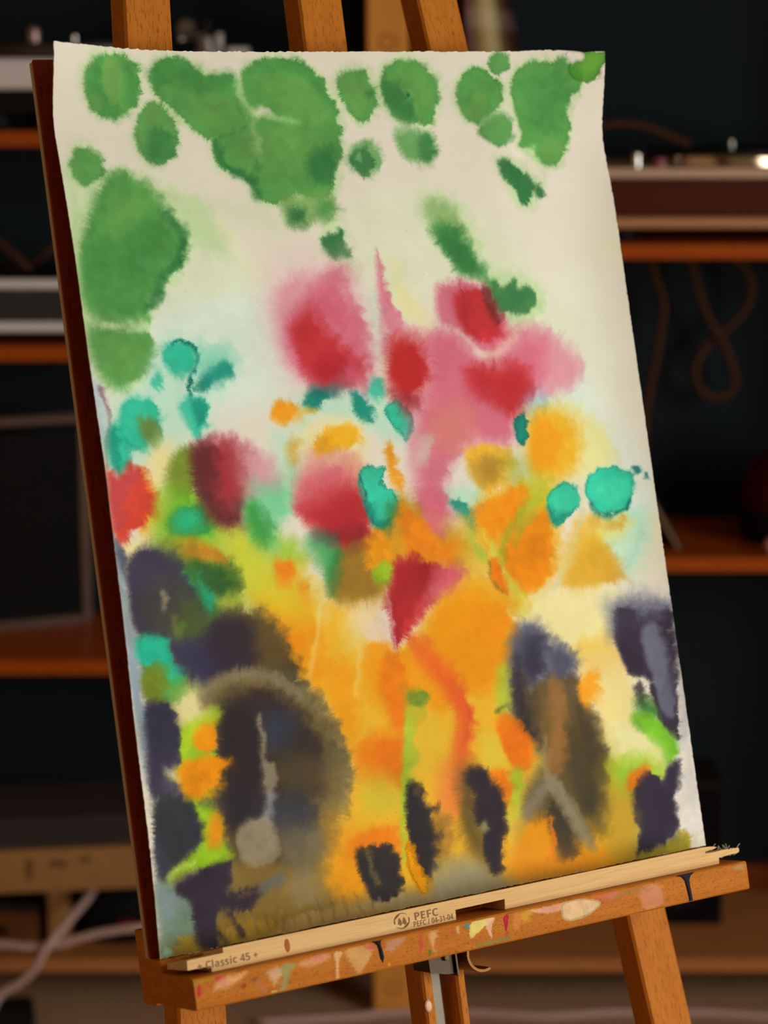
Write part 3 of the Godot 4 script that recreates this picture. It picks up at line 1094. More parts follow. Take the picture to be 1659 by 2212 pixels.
	for x in [-0.141, 0.141]:
		part("frame_side", slab(0.016, 0.338, 0.024, 0.002), frame_wood, f, Vector3(x, 0, 0.001))
	part("frame_bottom", slab(0.266, 0.016, 0.024, 0.002), frame_wood, f, Vector3(0, 0, 0.001))
	part("frame_top", slab(0.298, 0.016, 0.026, 0.006), frame_wood, f, Vector3(0, 0.338, 0.001))
	# crate and boxes on the bottom shelf
	y = 0.089
	var bx := thing("wooden_box", "small dark brown wooden box under the shallow crate", "box", Vector3(-0.615, y, -3.62))
	part("body", slab(0.11, 0.062, 0.16, 0.002), plain(Color8(116, 70, 38), 0.7), bx)
	part("lid", slab(0.114, 0.010, 0.164, 0.002), plain(Color8(58, 44, 40), 0.6), bx, Vector3(0, 0.062, 0))
	part("label_plate", slab(0.05, 0.014, 0.002, 0.0004), black_plastic, bx, Vector3(-0.02, 0.026, 0.0805))
	for k in 2:
		var blk := thing("wood_block", ["upright pale wood block carrying the shallow crate beside a black bag", "wood block carrying the far left end of the shallow crate"][k], "block", Vector3([-0.536, -0.72][k], y, [-3.585, -3.60][k]), 0.25, "blocks under the crate")
		part("block", slab(0.036, 0.118, 0.10, 0.002), crate_wood, blk)
		part("end_grain", slab(0.034, 0.002, 0.098, 0.0004), plain(Color8(150, 104, 60), 0.8), blk, Vector3(0, 0.118, 0))
	var bag := thing("soft_bag", "slumped black bag with a red tab under the shallow crate", "bag", Vector3(-0.435, y, -3.64))
	part("body", lathe([[0.0, 0.0], [0.075, 0.0], [0.088, 0.02], [0.085, 0.055], [0.066, 0.085], [0.03, 0.096], [0.0, 0.098]], 28), plain(Color8(20, 18, 20), 0.85), bag)
	part("red_tab", slab(0.026, 0.014, 0.006, 0.001), plain(Color8(140, 22, 26), 0.6), bag, Vector3(0.018, 0.030, 0.087))
	var cr := thing("shallow_crate", "shallow pale wooden crate with faded print, below the left shelf", "crate", Vector3(-0.50, 0.209, -3.60), 0.12)
	part("front_board", slab(0.50, 0.070, 0.012, 0.001), crate_wood, cr, Vector3(0, 0, 0.105))
	part("back_board", slab(0.50, 0.070, 0.012, 0.001), crate_wood, cr, Vector3(0, 0, -0.105))
	for x in [-0.243, 0.243]:
		part("end_board", slab(0.012, 0.070, 0.198, 0.001), crate_wood, cr, Vector3(x, 0, 0))
	part("bottom_board", slab(0.474, 0.008, 0.198, 0.001), crate_wood, cr, Vector3(0, 0, 0))
	for k in 3:
		part("faded_print", slab([0.012, 0.028, 0.016][k], [0.034, 0.012, 0.010][k], 0.0006, 0.0), plain(Color8(112, 78, 44), 0.8), cr, Vector3([-0.075, -0.030, 0.012][k], [0.022, 0.040, 0.046][k], 0.1112))
	var fold := thing("folded_cloth", "grey folded cloth lying across the top of the shallow crate", "cloth", Vector3(-0.51, 0.279, -3.60), 0.12)
	for k in 3:
		part("fold", slab(0.44 - 0.03 * k, 0.015, 0.21 - 0.01 * k, 0.006), plain(Color8(66, 56, 54), 0.95), fold, Vector3(-0.02 * k, 0.0145 * k, 0.0))


# ==================================================================== things on the right shelves
func build_right_shelf_things() -> void:
	var tones := [[128, 92, 88, 9], [110, 88, 36, 5], [150, 140, 96, 8], [196, 160, 110, 8], [206, 186, 140, 10], [176, 168, 118, 9], [120, 92, 62, 7], [80, 66, 50, 7], [74, 30, 26, 7], [34, 26, 26, 7]]
	var names := ["mauve record sleeve leaning against the middle shelf post", "narrow olive-brown record sleeve second from the shelf post", "grey-green record sleeve third from the shelf post", "tan record sleeve in the middle of the leaning row", "broad cream record sleeve in the leaning row", "pale yellow-green record sleeve right of the cream one", "light brown record sleeve right of the pale sleeves", "dark olive record sleeve near the right end of the row", "dark red record sleeve second from the right end", "black record sleeve at the right end of the leaning row"]
	var x := 0.126
	for k in tones.size():
		var t: Array = tones[k]
		var wide: float = t[3] / 1000.0
		var lean := lerpf(0.06, 0.20, k / 9.0)
		var s := thing("record_sleeve", names[k], "record", Vector3(x + wide / 2.0 + tan(lean) * 0.284, 1.232, -3.66), 0.0, "record sleeves leaning on the right shelf")
		s.rotation.z = lean
		part("sleeve", slab(wide * 0.94, 0.40, 0.29, 0.001), plain(Color8(t[0], t[1], t[2]), 0.7), s, Vector3(0, 0.001, 0))
		part("spine_band", slab(wide * 0.96, 0.03, 0.002, 0.0004), plain(Color8(t[0], t[1], t[2]).lightened(0.15), 0.6), s, Vector3(0, 0.32, 0.1455))
		x += wide
	# wooden record player
	var r := thing("record_player", "record player with dark wood plinth and pale metal edges on the right shelf", "record player", Vector3(0.545, 1.232, -3.665))
	part("plinth", slab(0.46, 0.056, 0.29, 0.003), plain(Color8(78, 28, 12), 0.5), r, Vector3(0, 0.040, -0.002))
	part("top_plate", slab(0.464, 0.016, 0.296, 0.003), plain(Color8(206, 172, 146), 0.4, 0.1), r, Vector3(0, 0.097, 0))
	part("bottom_trim", slab(0.464, 0.017, 0.296, 0.003), plain(Color8(190, 134, 88), 0.4, 0.1), r, Vector3(0, 0.022, 0))
	for fx in [-0.18, 0.18]:
		for fz in [-0.10, 0.10]:
			part("foot", lathe([[0.0, 0.0], [0.020, 0.0], [0.022, 0.008], [0.018, 0.022], [0.0, 0.022]], 20), black_plastic, r, Vector3(fx, 0, fz))
	var pl := part("platter", lathe([[0.0, 0.0], [0.148, 0.0], [0.151, 0.003], [0.151, 0.014], [0.147, 0.018], [0.0, 0.018]], 72), plain(Color8(214, 190, 164), 0.16, 1.0), r, Vector3(0.0, 0.1132, -0.006))
	part("rubber_mat", lathe([[0.0, 0.0], [0.13, 0.0], [0.13, 0.004], [0.0, 0.004]], 48), black_plastic, pl, Vector3(0, 0.018, 0))
	part("spindle", lathe([[0.0034, 0.0], [0.0034, 0.012], [0.0, 0.014]], 12), chrome, pl, Vector3(0, 0.022, 0))
	part("speed_knob", lathe([[0.0075, 0.0], [0.0075, 0.019], [0.006, 0.022], [0.0, 0.022]], 18), chrome, r, Vector3(-0.163, 0.113, 0.130))
	part("speed_knob", lathe([[0.010, 0.0], [0.010, 0.012], [0.008, 0.014], [0.0, 0.014]], 18), plain(Color8(150, 70, 84), 0.4), r, Vector3(-0.128, 0.113, 0.132))
	var cb := part("cable", tube([Vector3(0.25, 1.358, -3.62), Vector3(0.28, 1.39, -3.62), Vector3(0.334, 1.405, -3.60), Vector3(0.37, 1.408, -3.60), Vector3(0.405, 1.403, -3.60), Vector3(0.441, 1.388, -3.60), Vector3(0.47, 1.375, -3.60)], 0.005), brown_cable, self)
	tag(cb, "brown cable arching over the wooden record player", "cable")
	# cables hanging under the right shelf, close to the wall
	var h1 := part("cable", tube([Vector3(0.436, 1.209, -3.79), Vector3(0.438, 1.183, -3.79), Vector3(0.445, 1.152, -3.79), Vector3(0.459, 1.114, -3.79), Vector3(0.456, 1.076, -3.79), Vector3(0.448, 1.015, -3.79), Vector3(0.438, 0.961, -3.79), Vector3(0.43, 0.88, -3.79), Vector3(0.43, 0.76, -3.79)], 0.006), brown_cable, self)
	tag(h1, "dark brown cable hanging straight down under the right shelf", "cable")
	var loop := []
	for p in [[0.49, 1.209, 0], [0.501, 1.183, 0], [0.514, 1.137, 0.002], [0.534, 1.084, 0.006], [0.558, 1.046, 0.008], [0.577, 0.999, 0.004], [0.576, 0.968, 0], [0.553, 0.955, 0], [0.526, 0.965, 0], [0.514, 0.992, 0], [0.52, 1.022, -0.004], [0.55, 1.057, -0.008], [0.587, 1.092, -0.004], [0.603, 1.13, 0], [0.596, 1.16, 0], [0.577, 1.183, 0], [0.56, 1.209, 0]]:
		loop.append(Vector3(p[0], p[1], -3.79 + p[2]))
	var h2 := part("cable", tube(loop, 0.006), brown_cable, self)
	tag(h2, "brown cable hanging in a crossed loop under the right shelf", "cable")
	# shelf with the leaning booklet and the red bag
	var y := 0.748
	var book := thing("booklet", "dark booklet leaning on the right shelf beside the sheet", "booklet", Vector3(0.452, y, -3.62), 0.35)
	book.rotation.z = 0.55
	part("cover", slab(0.004, 0.16, 0.11, 0.0008), plain(Color8(34, 34, 42), 0.6), book)
	part("page_block", slab(0.005, 0.156, 0.106, 0.0006), plain(Color8(150, 116, 84), 0.8), book, Vector3(-0.0046, 0.001, 0))
	part("cover", slab(0.003, 0.16, 0.11, 0.0008), plain(Color8(44, 34, 30), 0.6), book, Vector3(-0.0088, 0.0, 0))
	var bag := thing("red_bag", "dark red rounded bag with a black base on the right shelf", "bag", Vector3(0.668, y, -3.64))
	part("base", lathe([[0.0, 0.0], [0.088, 0.0], [0.096, 0.012], [0.100, 0.045], [0.098, 0.058]], 36), plain(Color8(20, 16, 16), 0.7), bag)
	part("body", lathe([[0.098, 0.056, 1], [0.096, 0.09, 1], [0.082, 0.125, 1], [0.055, 0.145, 1], [0.02, 0.154, 1], [0.0, 0.155]], 36), plain(Color8(66, 8, 8), 0.7), bag)
	part("handle", tube([Vector3(-0.03, 0.150, 0), Vector3(-0.02, 0.172, 0), Vector3(0.0, 0.180, 0), Vector3(0.02, 0.172, 0), Vector3(0.03, 0.150, 0)], 0.005), black_plastic, bag)
	var ball := thing("pink_ball", "small pale pink ball at the right edge of the shelf", "ball", Vector3(0.606, y, -3.525))
	part("ball", lathe([[0.0, 0.0, 1], [0.008, 0.0015, 1], [0.013, 0.006, 1], [0.015, 0.013, 1], [0.013, 0.020, 1], [0.008, 0.0255, 1], [0.0, 0.027]], 24), plain(Color8(206, 140, 128), 0.5), ball)
	part("seam", lathe([[0.0149, 0.0125], [0.01525, 0.0135], [0.0149, 0.0145]], 24), plain(Color8(170, 104, 96), 0.5), ball)
	# loudspeaker on the bottom shelf
	var sp := thing("loudspeaker", "black loudspeaker standing on the bottom shelf behind the easel ledge", "speaker", Vector3(0.487, 0.089, -3.72))
	part("cabinet", slab(0.152, 0.247, 0.145, 0.003), plain(Color8(40, 32, 28), 0.5), sp)
	part("grille", slab(0.144, 0.236, 0.006, 0.002), plain(Color8(14, 12, 12), 0.9), sp, Vector3(0, 0.005, 0.0745))
	part("cone_ring", lathe([[0.050, 0.0], [0.052, 0.003], [0.046, 0.004], [0.040, 0.0]], 36), plain(Color8(40, 30, 30), 0.5), sp, Vector3(0, 0.085, 0.077), Vector3(PI / 2, 0, 0))
	part("tweeter_ring", lathe([[0.022, 0.0], [0.023, 0.003], [0.018, 0.004], [0.014, 0.0]], 28), plain(Color8(60, 40, 38), 0.5), sp, Vector3(0, 0.190, 0.077), Vector3(PI / 2, 0, 0))


# ==================================================================== things on and near the floor
func build_floor_things() -> void:
	var w1 := part("power_cable", tube([Vector3(-0.80, 0.125, -3.43), Vector3(-0.70, 0.148, -3.42), Vector3(-0.598, 0.150, -3.41), Vector3(-0.554, 0.150, -3.40), Vector3(-0.511, 0.154, -3.40), Vector3(-0.453, 0.170, -3.40), Vector3(-0.417, 0.177, -3.40), Vector3(-0.381, 0.182, -3.40), Vector3(-0.33, 0.180, -3.42), Vector3(-0.28, 0.15, -3.47), Vector3(-0.25, 0.0955, -3.56)], 0.0065), white_cable, self)
	tag(w1, "white power cable sagging across the front of the lower left shelf", "cable")
	var w2 := part("power_cable", tube([Vector3(-0.70, 0.0068, -3.36), Vector3(-0.63, 0.030, -3.36), Vector3(-0.597, 0.078, -3.38), Vector3(-0.567, 0.098, -3.38), Vector3(-0.542, 0.121, -3.38), Vector3(-0.523, 0.155, -3.385), Vector3(-0.503, 0.174, -3.41), Vector3(-0.486, 0.186, -3.45), Vector3(-0.474, 0.190, -3.50), Vector3(-0.466, 0.194, -3.55), Vector3(-0.455, 0.1965, -3.60), Vector3(-0.440, 0.1955, -3.635)], 0.0065), white_cable, self)
	tag(w2, "white power cable rising from the floor to the lower left shelf", "cable")
	var pts := []
	for p in [[-0.20, -3.44], [-0.044, -3.463], [-0.022, -3.471], [0.03, -3.478], [0.127, -3.478], [0.172, -3.474], [0.238, -3.465], [0.291, -3.467], [0.367, -3.478], [0.502, -3.478], [0.56, -3.472], [0.616, -3.462], [0.72, -3.45]]:
		pts.append(Vector3(p[0], 0.0068, p[1]))
	var w3 := part("power_cable", tube(pts, 0.0065), white_cable, self)
	tag(w3, "white power cable lying on the carpet before the shelves", "cable")
	var plug := thing("power_strip", "black power strip on the carpet at the lower left", "power strip", Vector3(-0.635, 0, -3.44), 0.2)
	part("case", slab(0.16, 0.036, 0.06, 0.006), black_plastic, plug)
	for k in 2:
		part("socket", lathe([[0.0, -0.004], [0.017, -0.004], [0.018, 0.001], [0.020, 0.001], [0.020, -0.001]], 24), plain(Color8(34, 32, 32), 0.5), plug, Vector3(-0.04 + 0.07 * k, 0.036, 0))


# ==================================================================== the watercolour's blots, in millimetres from the sheet's upper left corner
const BLOTS := [
	[[232, 247, 214], 0.8, 14, 4, 6, 0, -1.00, [-0.6, 124.3, 84.2, 109.2, 138.7, 158.8, 173.3, 200.6, 160.9, 281.3, 100.4, 261.9, 64.1, 236.4, 7.1, 179.7]],
	[[227, 249, 239], 0.85, 14, 4, 6, 0, -1.00, [65.3, 228.6, 134.5, 215.3, 189.2, 217.6, 200.1, 267.3, 175.4, 306.6, 100.5, 317.8, 38.5, 313.9, 15.7, 293]],
	[[232, 247, 214], 0.65, 14, 4, 6, 0, -1.00, [276.3, 138, 344.3, 131.7, 419.7, 155.7, 471.9, 231.1, 496.1, 284.6, 432.7, 264.5, 360.1, 217.6, 306.8, 248.6, 268.6, 188]],
	[[227, 249, 239], 0.8, 14, 4, 6, 0, -1.00, [438.3, 325.4, 504, 302.7, 527.6, 348.6, 553, 395.7, 551.2, 439.7, 511.3, 479, 478.9, 380]],
	[[232, 247, 214], 0.3, 14, 4, 6, 0, -1.00, [473.4, 222.3, 521.7, 197.5, 547.3, 279.7, 532.4, 349.1, 496.1, 284.6]],
	[[185, 227, 156], 0.75, 8, 3, 6, 0, 3.76, [3.9, 104.3, 7.2, 128.4, 0.6, 179.6, -1.2, 230]],
	[[185, 227, 156], 0.6, 8, 3, 6, 0, -1.00, [91, 121.4, 121.1, 128, 140, 150.8, 144.8, 177.3, 127.1, 174.8, 110.5, 166.2, 100.3, 145.8]],
	[[185, 227, 156], 0.25, 8, 3, 6, 0, -1.00, [124.6, 134.2, 183.4, 135.5, 208.4, 152.6, 193.3, 160.4, 154.2, 147]],
	[[242, 249, 198], 0.6, 8, 3, 6, 0, 2.35, [140.6, 146.7, 154.9, 171.5, 169.4, 196.4]],
	[[247, 238, 163], 0.55, 8, 3, 6, 0, -1.00, [311.1, 189.8, 321.5, 215.7, 340.9, 246.3, 336.8, 256.7, 316.9, 245, 305.9, 223.3]],
	[[238, 247, 175], 0.4, 8, 3, 6, 0, -1.00, [543.3, 181.3, 553, 182.3, 553.1, 200.2, 543, 199.1]],
	[[183, 244, 216], 0.5, 8, 3, 6, 0, 3.29, [282.3, 222.1, 280, 255.4, 277.7, 288.6]],
	[[185, 227, 156], 0.6, 4, 1.8, 4.2, 0, -1.00, [27.3, 18.1, 45.9, 3.3, 70.8, 3.1, 87.2, 14.4, 86.4, 28.9, 81, 45.5, 68.3, 57.3, 50.8, 62, 34, 54.3, 26.8, 38.2]],
	[[185, 227, 156], 0.6, 4, 1.8, 4.2, 0, -1.00, [84.5, 45.5, 103.5, 43, 113.9, 57.4, 115.5, 75, 109.1, 92.4, 92, 102, 75.7, 94.9, 69.7, 76.6, 75, 59.7]],
	[[185, 227, 156], 0.6, 4, 1.8, 4.2, 0, -1.00, [19.6, 78.3, 37.5, 87.7, 43, 100.6, 35.5, 114.2, 20.6, 120.5, 7.5, 112.4, 6.2, 96.3]],
	[[185, 227, 156], 0.6, 4, 1.8, 4.2, 0, -1.00, [92.4, 16.9, 106.4, 4.5, 133.7, 5.4, 160.6, 19.2, 176.3, 20, 182.6, 53, 193.1, 73.8, 165.2, 77.6, 134.1, 75.6, 94.9, 40.7]],
	[[185, 227, 156], 0.55, 4, 1.8, 4.2, 0, -1.00, [179.7, 24.2, 190, 9.7, 210.8, 1.8, 233.6, 3.5, 254.2, 11.8, 269, 25.3, 275.9, 47.7, 279.3, 68.8, 276.7, 91.9, 262.5, 129.3, 243.1, 139.1, 201.1, 140, 181.1, 135.4, 168.4, 114.6, 147.1, 106, 141.6, 89.6, 146.9, 74.1]],
	[[185, 227, 156], 0.6, 4, 1.8, 4.2, 0, -1.00, [246.2, 149.6, 262.3, 152.2, 271.4, 200.6, 258.2, 193.8, 236.8, 180.5]],
	[[185, 227, 156], 0.6, 4, 1.8, 4.2, 0, -1.00, [271.9, 30.8, 285.8, 14, 307, 12, 317.8, 22.6, 321.6, 41.8, 309.8, 62.1, 296.5, 67.8, 283.8, 58.3]],
	[[185, 227, 156], 0.6, 4, 1.8, 4.2, 0, -1.00, [317.5, 31.2, 326.8, 11.2, 344.8, 4.4, 364.1, 5.3, 379.9, 14.8, 387.1, 31.7, 381.5, 51.1, 371.3, 69, 350.1, 69.9, 330.6, 64.1, 321.2, 50.3]],
	[[185, 227, 156], 0.6, 4, 1.8, 4.2, 0, -1.00, [397.4, 38.3, 406.3, 20.1, 425.3, 11.5, 442.1, 16.8, 454.1, 30.1, 453.8, 45.4, 442.2, 61.4, 423.5, 69.9, 406.3, 67, 397.2, 52.1]],
	[[185, 227, 156], 0.6, 4, 1.8, 4.2, 0, -1.00, [456.8, 32.3, 467.5, 14.5, 488.2, 6.3, 511.9, 6.4, 530.3, 10.8, 540.2, 26.1, 536.7, 42.7, 528.3, 48.7, 527.4, 73.8, 519.3, 95.6, 507.9, 108.6, 492.2, 111.1, 476.5, 104.1, 459.2, 91, 462.9, 77.1, 457.7, 54.1]],
	[[185, 227, 156], 0.6, 4, 1.8, 4.2, 0, -1.00, [431.9, 99.6, 452.8, 98, 472.6, 111.9, 490.2, 125.9, 469.9, 147.7, 452.1, 146.8, 436, 119.2]],
	[[185, 227, 156], 0.7, 4, 1.8, 4.2, 0, -1.00, [3.9, 148.1, 26.1, 118.6, 46.5, 100.7, 67.8, 102.9, 86.9, 119.3, 101.6, 137.8, 110.9, 158.1, 109.2, 174.2, 100, 190, 73.7, 217, 61.6, 238.3, 63.4, 256.1, 47.4, 286.9, 26.5, 293.6, 10, 288, -1.1, 268.8, -2.5, 245.4, -2.4, 229.9, -2.4, 195]],
	[[93, 168, 85], 0.9, 4, 1.8, 4.2, 0, -1.00, [162.5, 36.5, 185.7, 32.4, 195, 61.4, 195.7, 86.2, 163.2, 89.9, 152.4, 73.3]],
	[[93, 168, 85], 1, 1.7, 1.5, 3.4, 0.1, -1.00, [31.4, 17.9, 48.1, 6.1, 69.1, 5.5, 84.3, 15.3, 83.9, 27, 80, 42.8, 67.8, 54.6, 51.2, 59.3, 36.7, 52.8, 29.9, 38.1]],
	[[67, 144, 74], 0.6, 4, 1.8, 4.2, 0, 6.11, [42.8, 19.1, 41.1, 34.1, 44.8, 47.1, 56.2, 52.7]],
	[[67, 144, 74], 0.5, 4, 1.8, 4.2, 0, 5.17, [71.6, 13.9, 76, 25.3, 72.6, 40.9]],
	[[116, 170, 87], 0.75, 1.2, 0.8, 0.8, 0, -1.00, [48.7, 12.1, 56.4, 7.8, 63.9, 12, 65.6, 29.5, 62.8, 41.9, 54.4, 47.4, 48.2, 35.7]],
	[[116, 170, 87], 0.6, 2.6, 1.2, 2, 0, -1.00, [44.9, 46, 43.1, 50.2, 39.3, 52, 35.7, 50.3, 34.4, 46.1, 36.1, 41.9, 39.9, 40, 43.6, 41.7]],
	[[93, 168, 85], 0.92, 1.7, 1.5, 3.4, 0.1, -1.00, [87.6, 45.5, 103.1, 45.8, 111.1, 58.6, 112.9, 74.9, 108.3, 89.2, 92.5, 99.2, 78.2, 92.9, 72.3, 76.6, 77, 60.5]],
	[[46, 120, 67], 0.55, 4, 1.8, 4.2, 0, -1.00, [87.6, 68.6, 102.2, 67.9, 109.9, 77, 108, 88.4, 94.5, 95.1, 82, 90.9]],
	[[116, 170, 87], 0.6, 4, 1.8, 4.2, 0, -1.00, [88.5, 49.4, 100.4, 49.4, 102.1, 59.8, 87.8, 61.3]],
	[[93, 168, 85], 0.95, 1.7, 1.5, 3.4, 0.1, -1.00, [20.6, 82.4, 35.3, 90.5, 40, 100.6, 33.7, 111.8, 21.2, 117.3, 10.4, 110.4, 8.7, 96.4]],
	[[93, 168, 85], 1, 1.7, 1.5, 3.4, 0.1, -1.00, [95.6, 16.8, 106, 7.7, 117.8, 4.9, 131, 7.8, 143.2, 15.9, 158, 22.1, 170.5, 19.2, 177.3, 28.3, 177.4, 42.7, 182, 57.1, 193.1, 73.8, 183, 79.9, 165.5, 75.9, 147.2, 77.4, 134.5, 73.1, 123.1, 61.5, 111.4, 50.6, 97.4, 38.6, 94.4, 26.8]],
	[[67, 144, 74], 0.55, 4, 1.8, 4.2, 0, 7.99, [99.4, 22.7, 113.9, 16.3, 133.7, 20.1, 145.2, 32.3, 154.8, 28.2, 169.7, 25]],
	[[116, 170, 87], 0.45, 4, 1.8, 4.2, 0, -1.00, [126.5, 38.4, 157.7, 38.5, 175.8, 53, 180.1, 69.5, 157.5, 69.2, 136.5, 60.8]],
	[[93, 168, 85], 1, 1.7, 1.5, 3.4, 0.1, -1.00, [182.7, 22.1, 191, 12.6, 210.3, 5.1, 230.9, 6, 250.6, 13.9, 265.1, 26.6, 271.2, 47.6, 275.1, 68.7, 273.6, 87.6, 267, 100.1, 262.3, 112.5, 259.4, 125, 244.1, 132.9, 221.5, 128.2, 201.8, 135.9, 184, 131.4, 179.1, 118.9, 166.9, 109.7, 150, 102, 145.2, 89.6, 149.8, 75.3, 166.2, 71.4, 180.9, 64.6, 184.9, 53, 182.7, 40.7]],
	[[116, 170, 87], 0.5, 4, 1.8, 4.2, 0, -1.00, [200.6, 24.2, 237.7, 22.3, 258.8, 37, 265.3, 62.3, 254, 68.4, 232.1, 59.7, 210.9, 47.1]],
	[[116, 170, 87], 0.45, 4, 1.8, 4.2, 0, -1.00, [165.2, 77.6, 194, 67.6, 239.7, 70.3, 251.1, 87.2, 229.3, 107.6, 200.4, 115.3, 178.8, 106.6, 166.8, 96.1]],
	[[67, 144, 74], 0.5, 4, 1.8, 4.2, 0, -1.00, [188.2, 15.9, 207.7, 7.6, 239.8, 8.5, 260.7, 24.4, 269, 49.7, 262.2, 45.4, 242.7, 20.2, 211, 15.9]],
	[[46, 120, 67], 0.75, 2.6, 1.2, 2, 0, 3.76, [150, 82.3, 152.8, 98.8, 167.2, 108, 179.5, 116.5, 182.6, 128.9]],
	[[46, 120, 67], 0.5, 2.6, 1.2, 2, 0, 2.11, [179.5, 116.5, 187.2, 99.3]],
	[[46, 120, 67], 0.7, 4, 1.8, 4.2, 0, -1.00, [238.5, 93.2, 255.8, 87.3, 266.5, 93.8, 261.3, 112.5, 246.1, 119.6, 236.3, 107.7]],
	[[185, 227, 156], 0.85, 2.6, 1.2, 2, 0, 2.11, [178.3, 27.5, 180, 40.6, 187.3, 52.2, 193.7, 58.1]],
	[[242, 236, 216], 0.85, 2.6, 1.2, 2, 0, -1.00, [190.8, 53.1, 199.7, 48.2, 207, 54.9, 202.5, 57.3, 193.8, 57.3]],
	[[185, 227, 156], 0.8, 2.6, 1.2, 2, 0, 1.65, [200.3, 56.5, 213.7, 59.1, 231.6, 62.7]],
	[[221, 238, 186], 0.4, 4, 1.8, 4.2, 0, 2.35, [188.1, 62.2, 189.4, 73.7, 189.3, 86.1]],
	[[116, 170, 87], 0.8, 4, 1.8, 4.2, 0, -1.00, [205, 129.8, 230.9, 127.6, 259.6, 130, 257.6, 149.2, 241, 152.8, 221.5, 158, 206.2, 151.7]],
	[[46, 120, 67], 0.85, 4, 1.8, 4.2, 0, -1.00, [227.4, 147.4, 223.8, 153.7, 217.2, 156.2, 211.4, 153.3, 209.8, 146.9, 213.3, 140.5, 220, 138.1, 225.8, 140.9]],
	[[67, 144, 74], 0.8, 4, 1.8, 4.2, 0, -1.00, [256.7, 142.5, 253.4, 147.7, 247.1, 149.7, 241.5, 147.3, 239.9, 141.9, 243.2, 136.7, 249.4, 134.7, 255.1, 137.1]],
	[[46, 120, 67], 0.95, 1.7, 1.5, 3.4, 0.1, -1.00, [239.3, 170.2, 247.7, 164.2, 254.3, 164.5, 262.8, 157.7, 262.7, 171, 267.7, 184.6, 257, 186.3, 243.6, 181.6]],
	[[93, 168, 85], 0.95, 1.7, 1.5, 3.4, 0.1, -1.00, [276.2, 30.8, 287.7, 17.4, 304.5, 16.2, 312.7, 24.7, 317.3, 41.8, 307.5, 58.6, 297.2, 63.6, 286.5, 56.2]],
	[[116, 170, 87], 0.6, 4, 1.8, 4.2, 0, -1.00, [284.5, 28.8, 300.8, 24.7, 306, 37.4, 298.6, 54.3, 287, 43.6]],
	[[46, 120, 67], 0.5, 2.6, 1.2, 2, 0, -1.00, [312.9, 38.8, 311.3, 42.4, 308.3, 43.8, 305.9, 42.3, 305.3, 38.7, 307, 35.1, 309.9, 33.6, 312.4, 35.2]],
	[[93, 168, 85], 1, 1.7, 1.5, 3.4, 0.1, -1.00, [328.7, 14.2, 344.3, 7.4, 361.2, 8.3, 374.7, 16.5, 383.1, 31.7, 379.4, 48.9, 369.3, 66, 352.1, 66.6, 333.5, 61.1, 325.9, 48.3, 321.3, 31.2]],
	[[116, 170, 87], 0.55, 4, 1.8, 4.2, 0, -1.00, [337.4, 20.6, 362.4, 16.5, 376.9, 33.8, 368.9, 53.1, 353.8, 40, 339.6, 37.7]],
	[[46, 120, 67], 0.55, 4, 1.8, 4.2, 0, -1.00, [323.5, 29.1, 334, 27, 348.9, 40, 355.7, 59.3, 336.4, 58.2, 327.3, 48.3]],
	[[116, 170, 87], 0.9, 1.2, 0.8, 0.8, 0, 1.41, [354.1, 37.9, 356.4, 48.6, 358.7, 61.5]],
	[[14, 109, 108], 0.8, 0.35, 0.7, 0.4, 0.2, -1.00, [352.4, 40, 351.5, 40.9, 349.7, 41.3, 348.1, 40.9, 347.5, 40, 348.3, 39.1, 350.1, 38.7, 351.8, 39.1]],
	[[14, 109, 108], 0.8, 0.35, 0.7, 0.4, 0.2, -1.00, [347.6, 42.5, 347.1, 43.1, 346, 43.4, 345, 43.1, 344.7, 42.5, 345.2, 41.9, 346.3, 41.7, 347.2, 41.9]],
	[[93, 168, 85], 0.85, 4, 1.8, 4.2, 0, -1.00, [329.1, 73.9, 346.6, 70.7, 368, 74.5, 372.2, 85.4, 366.4, 100.3, 353.5, 104.2, 339.6, 99.6, 331.6, 88.8]],
	[[46, 120, 67], 0.65, 4, 1.8, 4.2, 0, -1.00, [355.1, 78.6, 368.3, 78.8, 369.2, 91.7, 361.3, 101.4, 352.1, 97.8]],
	[[93, 168, 85], 0.8, 4, 1.8, 4.2, 0, -1.00, [276.7, 98.2, 284.3, 85.7, 299.5, 79.7, 312.6, 87.6, 312.4, 101.1, 300, 113.5, 287.7, 109.8, 279.4, 105.4]],
	[[46, 120, 67], 0.7, 1.7, 1.5, 3.4, 0.1, -1.00, [278.6, 98.2, 287.4, 90, 298.3, 87.3, 302.3, 92.4, 303.8, 100.9, 299.2, 112.6, 293.1, 115, 286.3, 109.8]],
	[[185, 227, 156], 0.7, 2.6, 1.2, 2, 0, -1.00, [292.2, 96, 291.2, 98.7, 289.7, 99.7, 288.6, 98.6, 288.4, 95.9, 289.4, 93.2, 290.9, 92.2, 292.1, 93.3]],
	[[93, 168, 85], 1, 1.7, 1.5, 3.4, 0.1, -1.00, [400.9, 38.3, 408.3, 23.2, 424.8, 14.5, 439.2, 19, 450.1, 30, 450.3, 45.3, 440.6, 58.3, 423.9, 66.8, 409.3, 64.4, 401.4, 51.3]],
	[[116, 170, 87], 0.65, 2.6, 1.2, 2, 0, -1.00, [412.7, 49.3, 428.8, 36.4, 433.2, 40.8, 425.3, 58.1, 413.4, 63.6, 409.3, 57.9]],
	[[93, 168, 85], 0.95, 1.7, 1.5, 3.4, 0.1, -1.00, [441, 8, 449.8, 0.2, 459.7, 0.3, 464, 8.3, 458, 17.8, 449, 21.2, 440.7, 15.9]],
	[[93, 168, 85], 0.95, 1.7, 1.5, 3.4, 0.1, -1.00, [423.9, 66.8, 440.6, 58.3, 453.5, 58.4, 458.7, 69.3, 455.2, 82.3, 441, 88.8, 426.4, 83, 418.5, 75.4]],
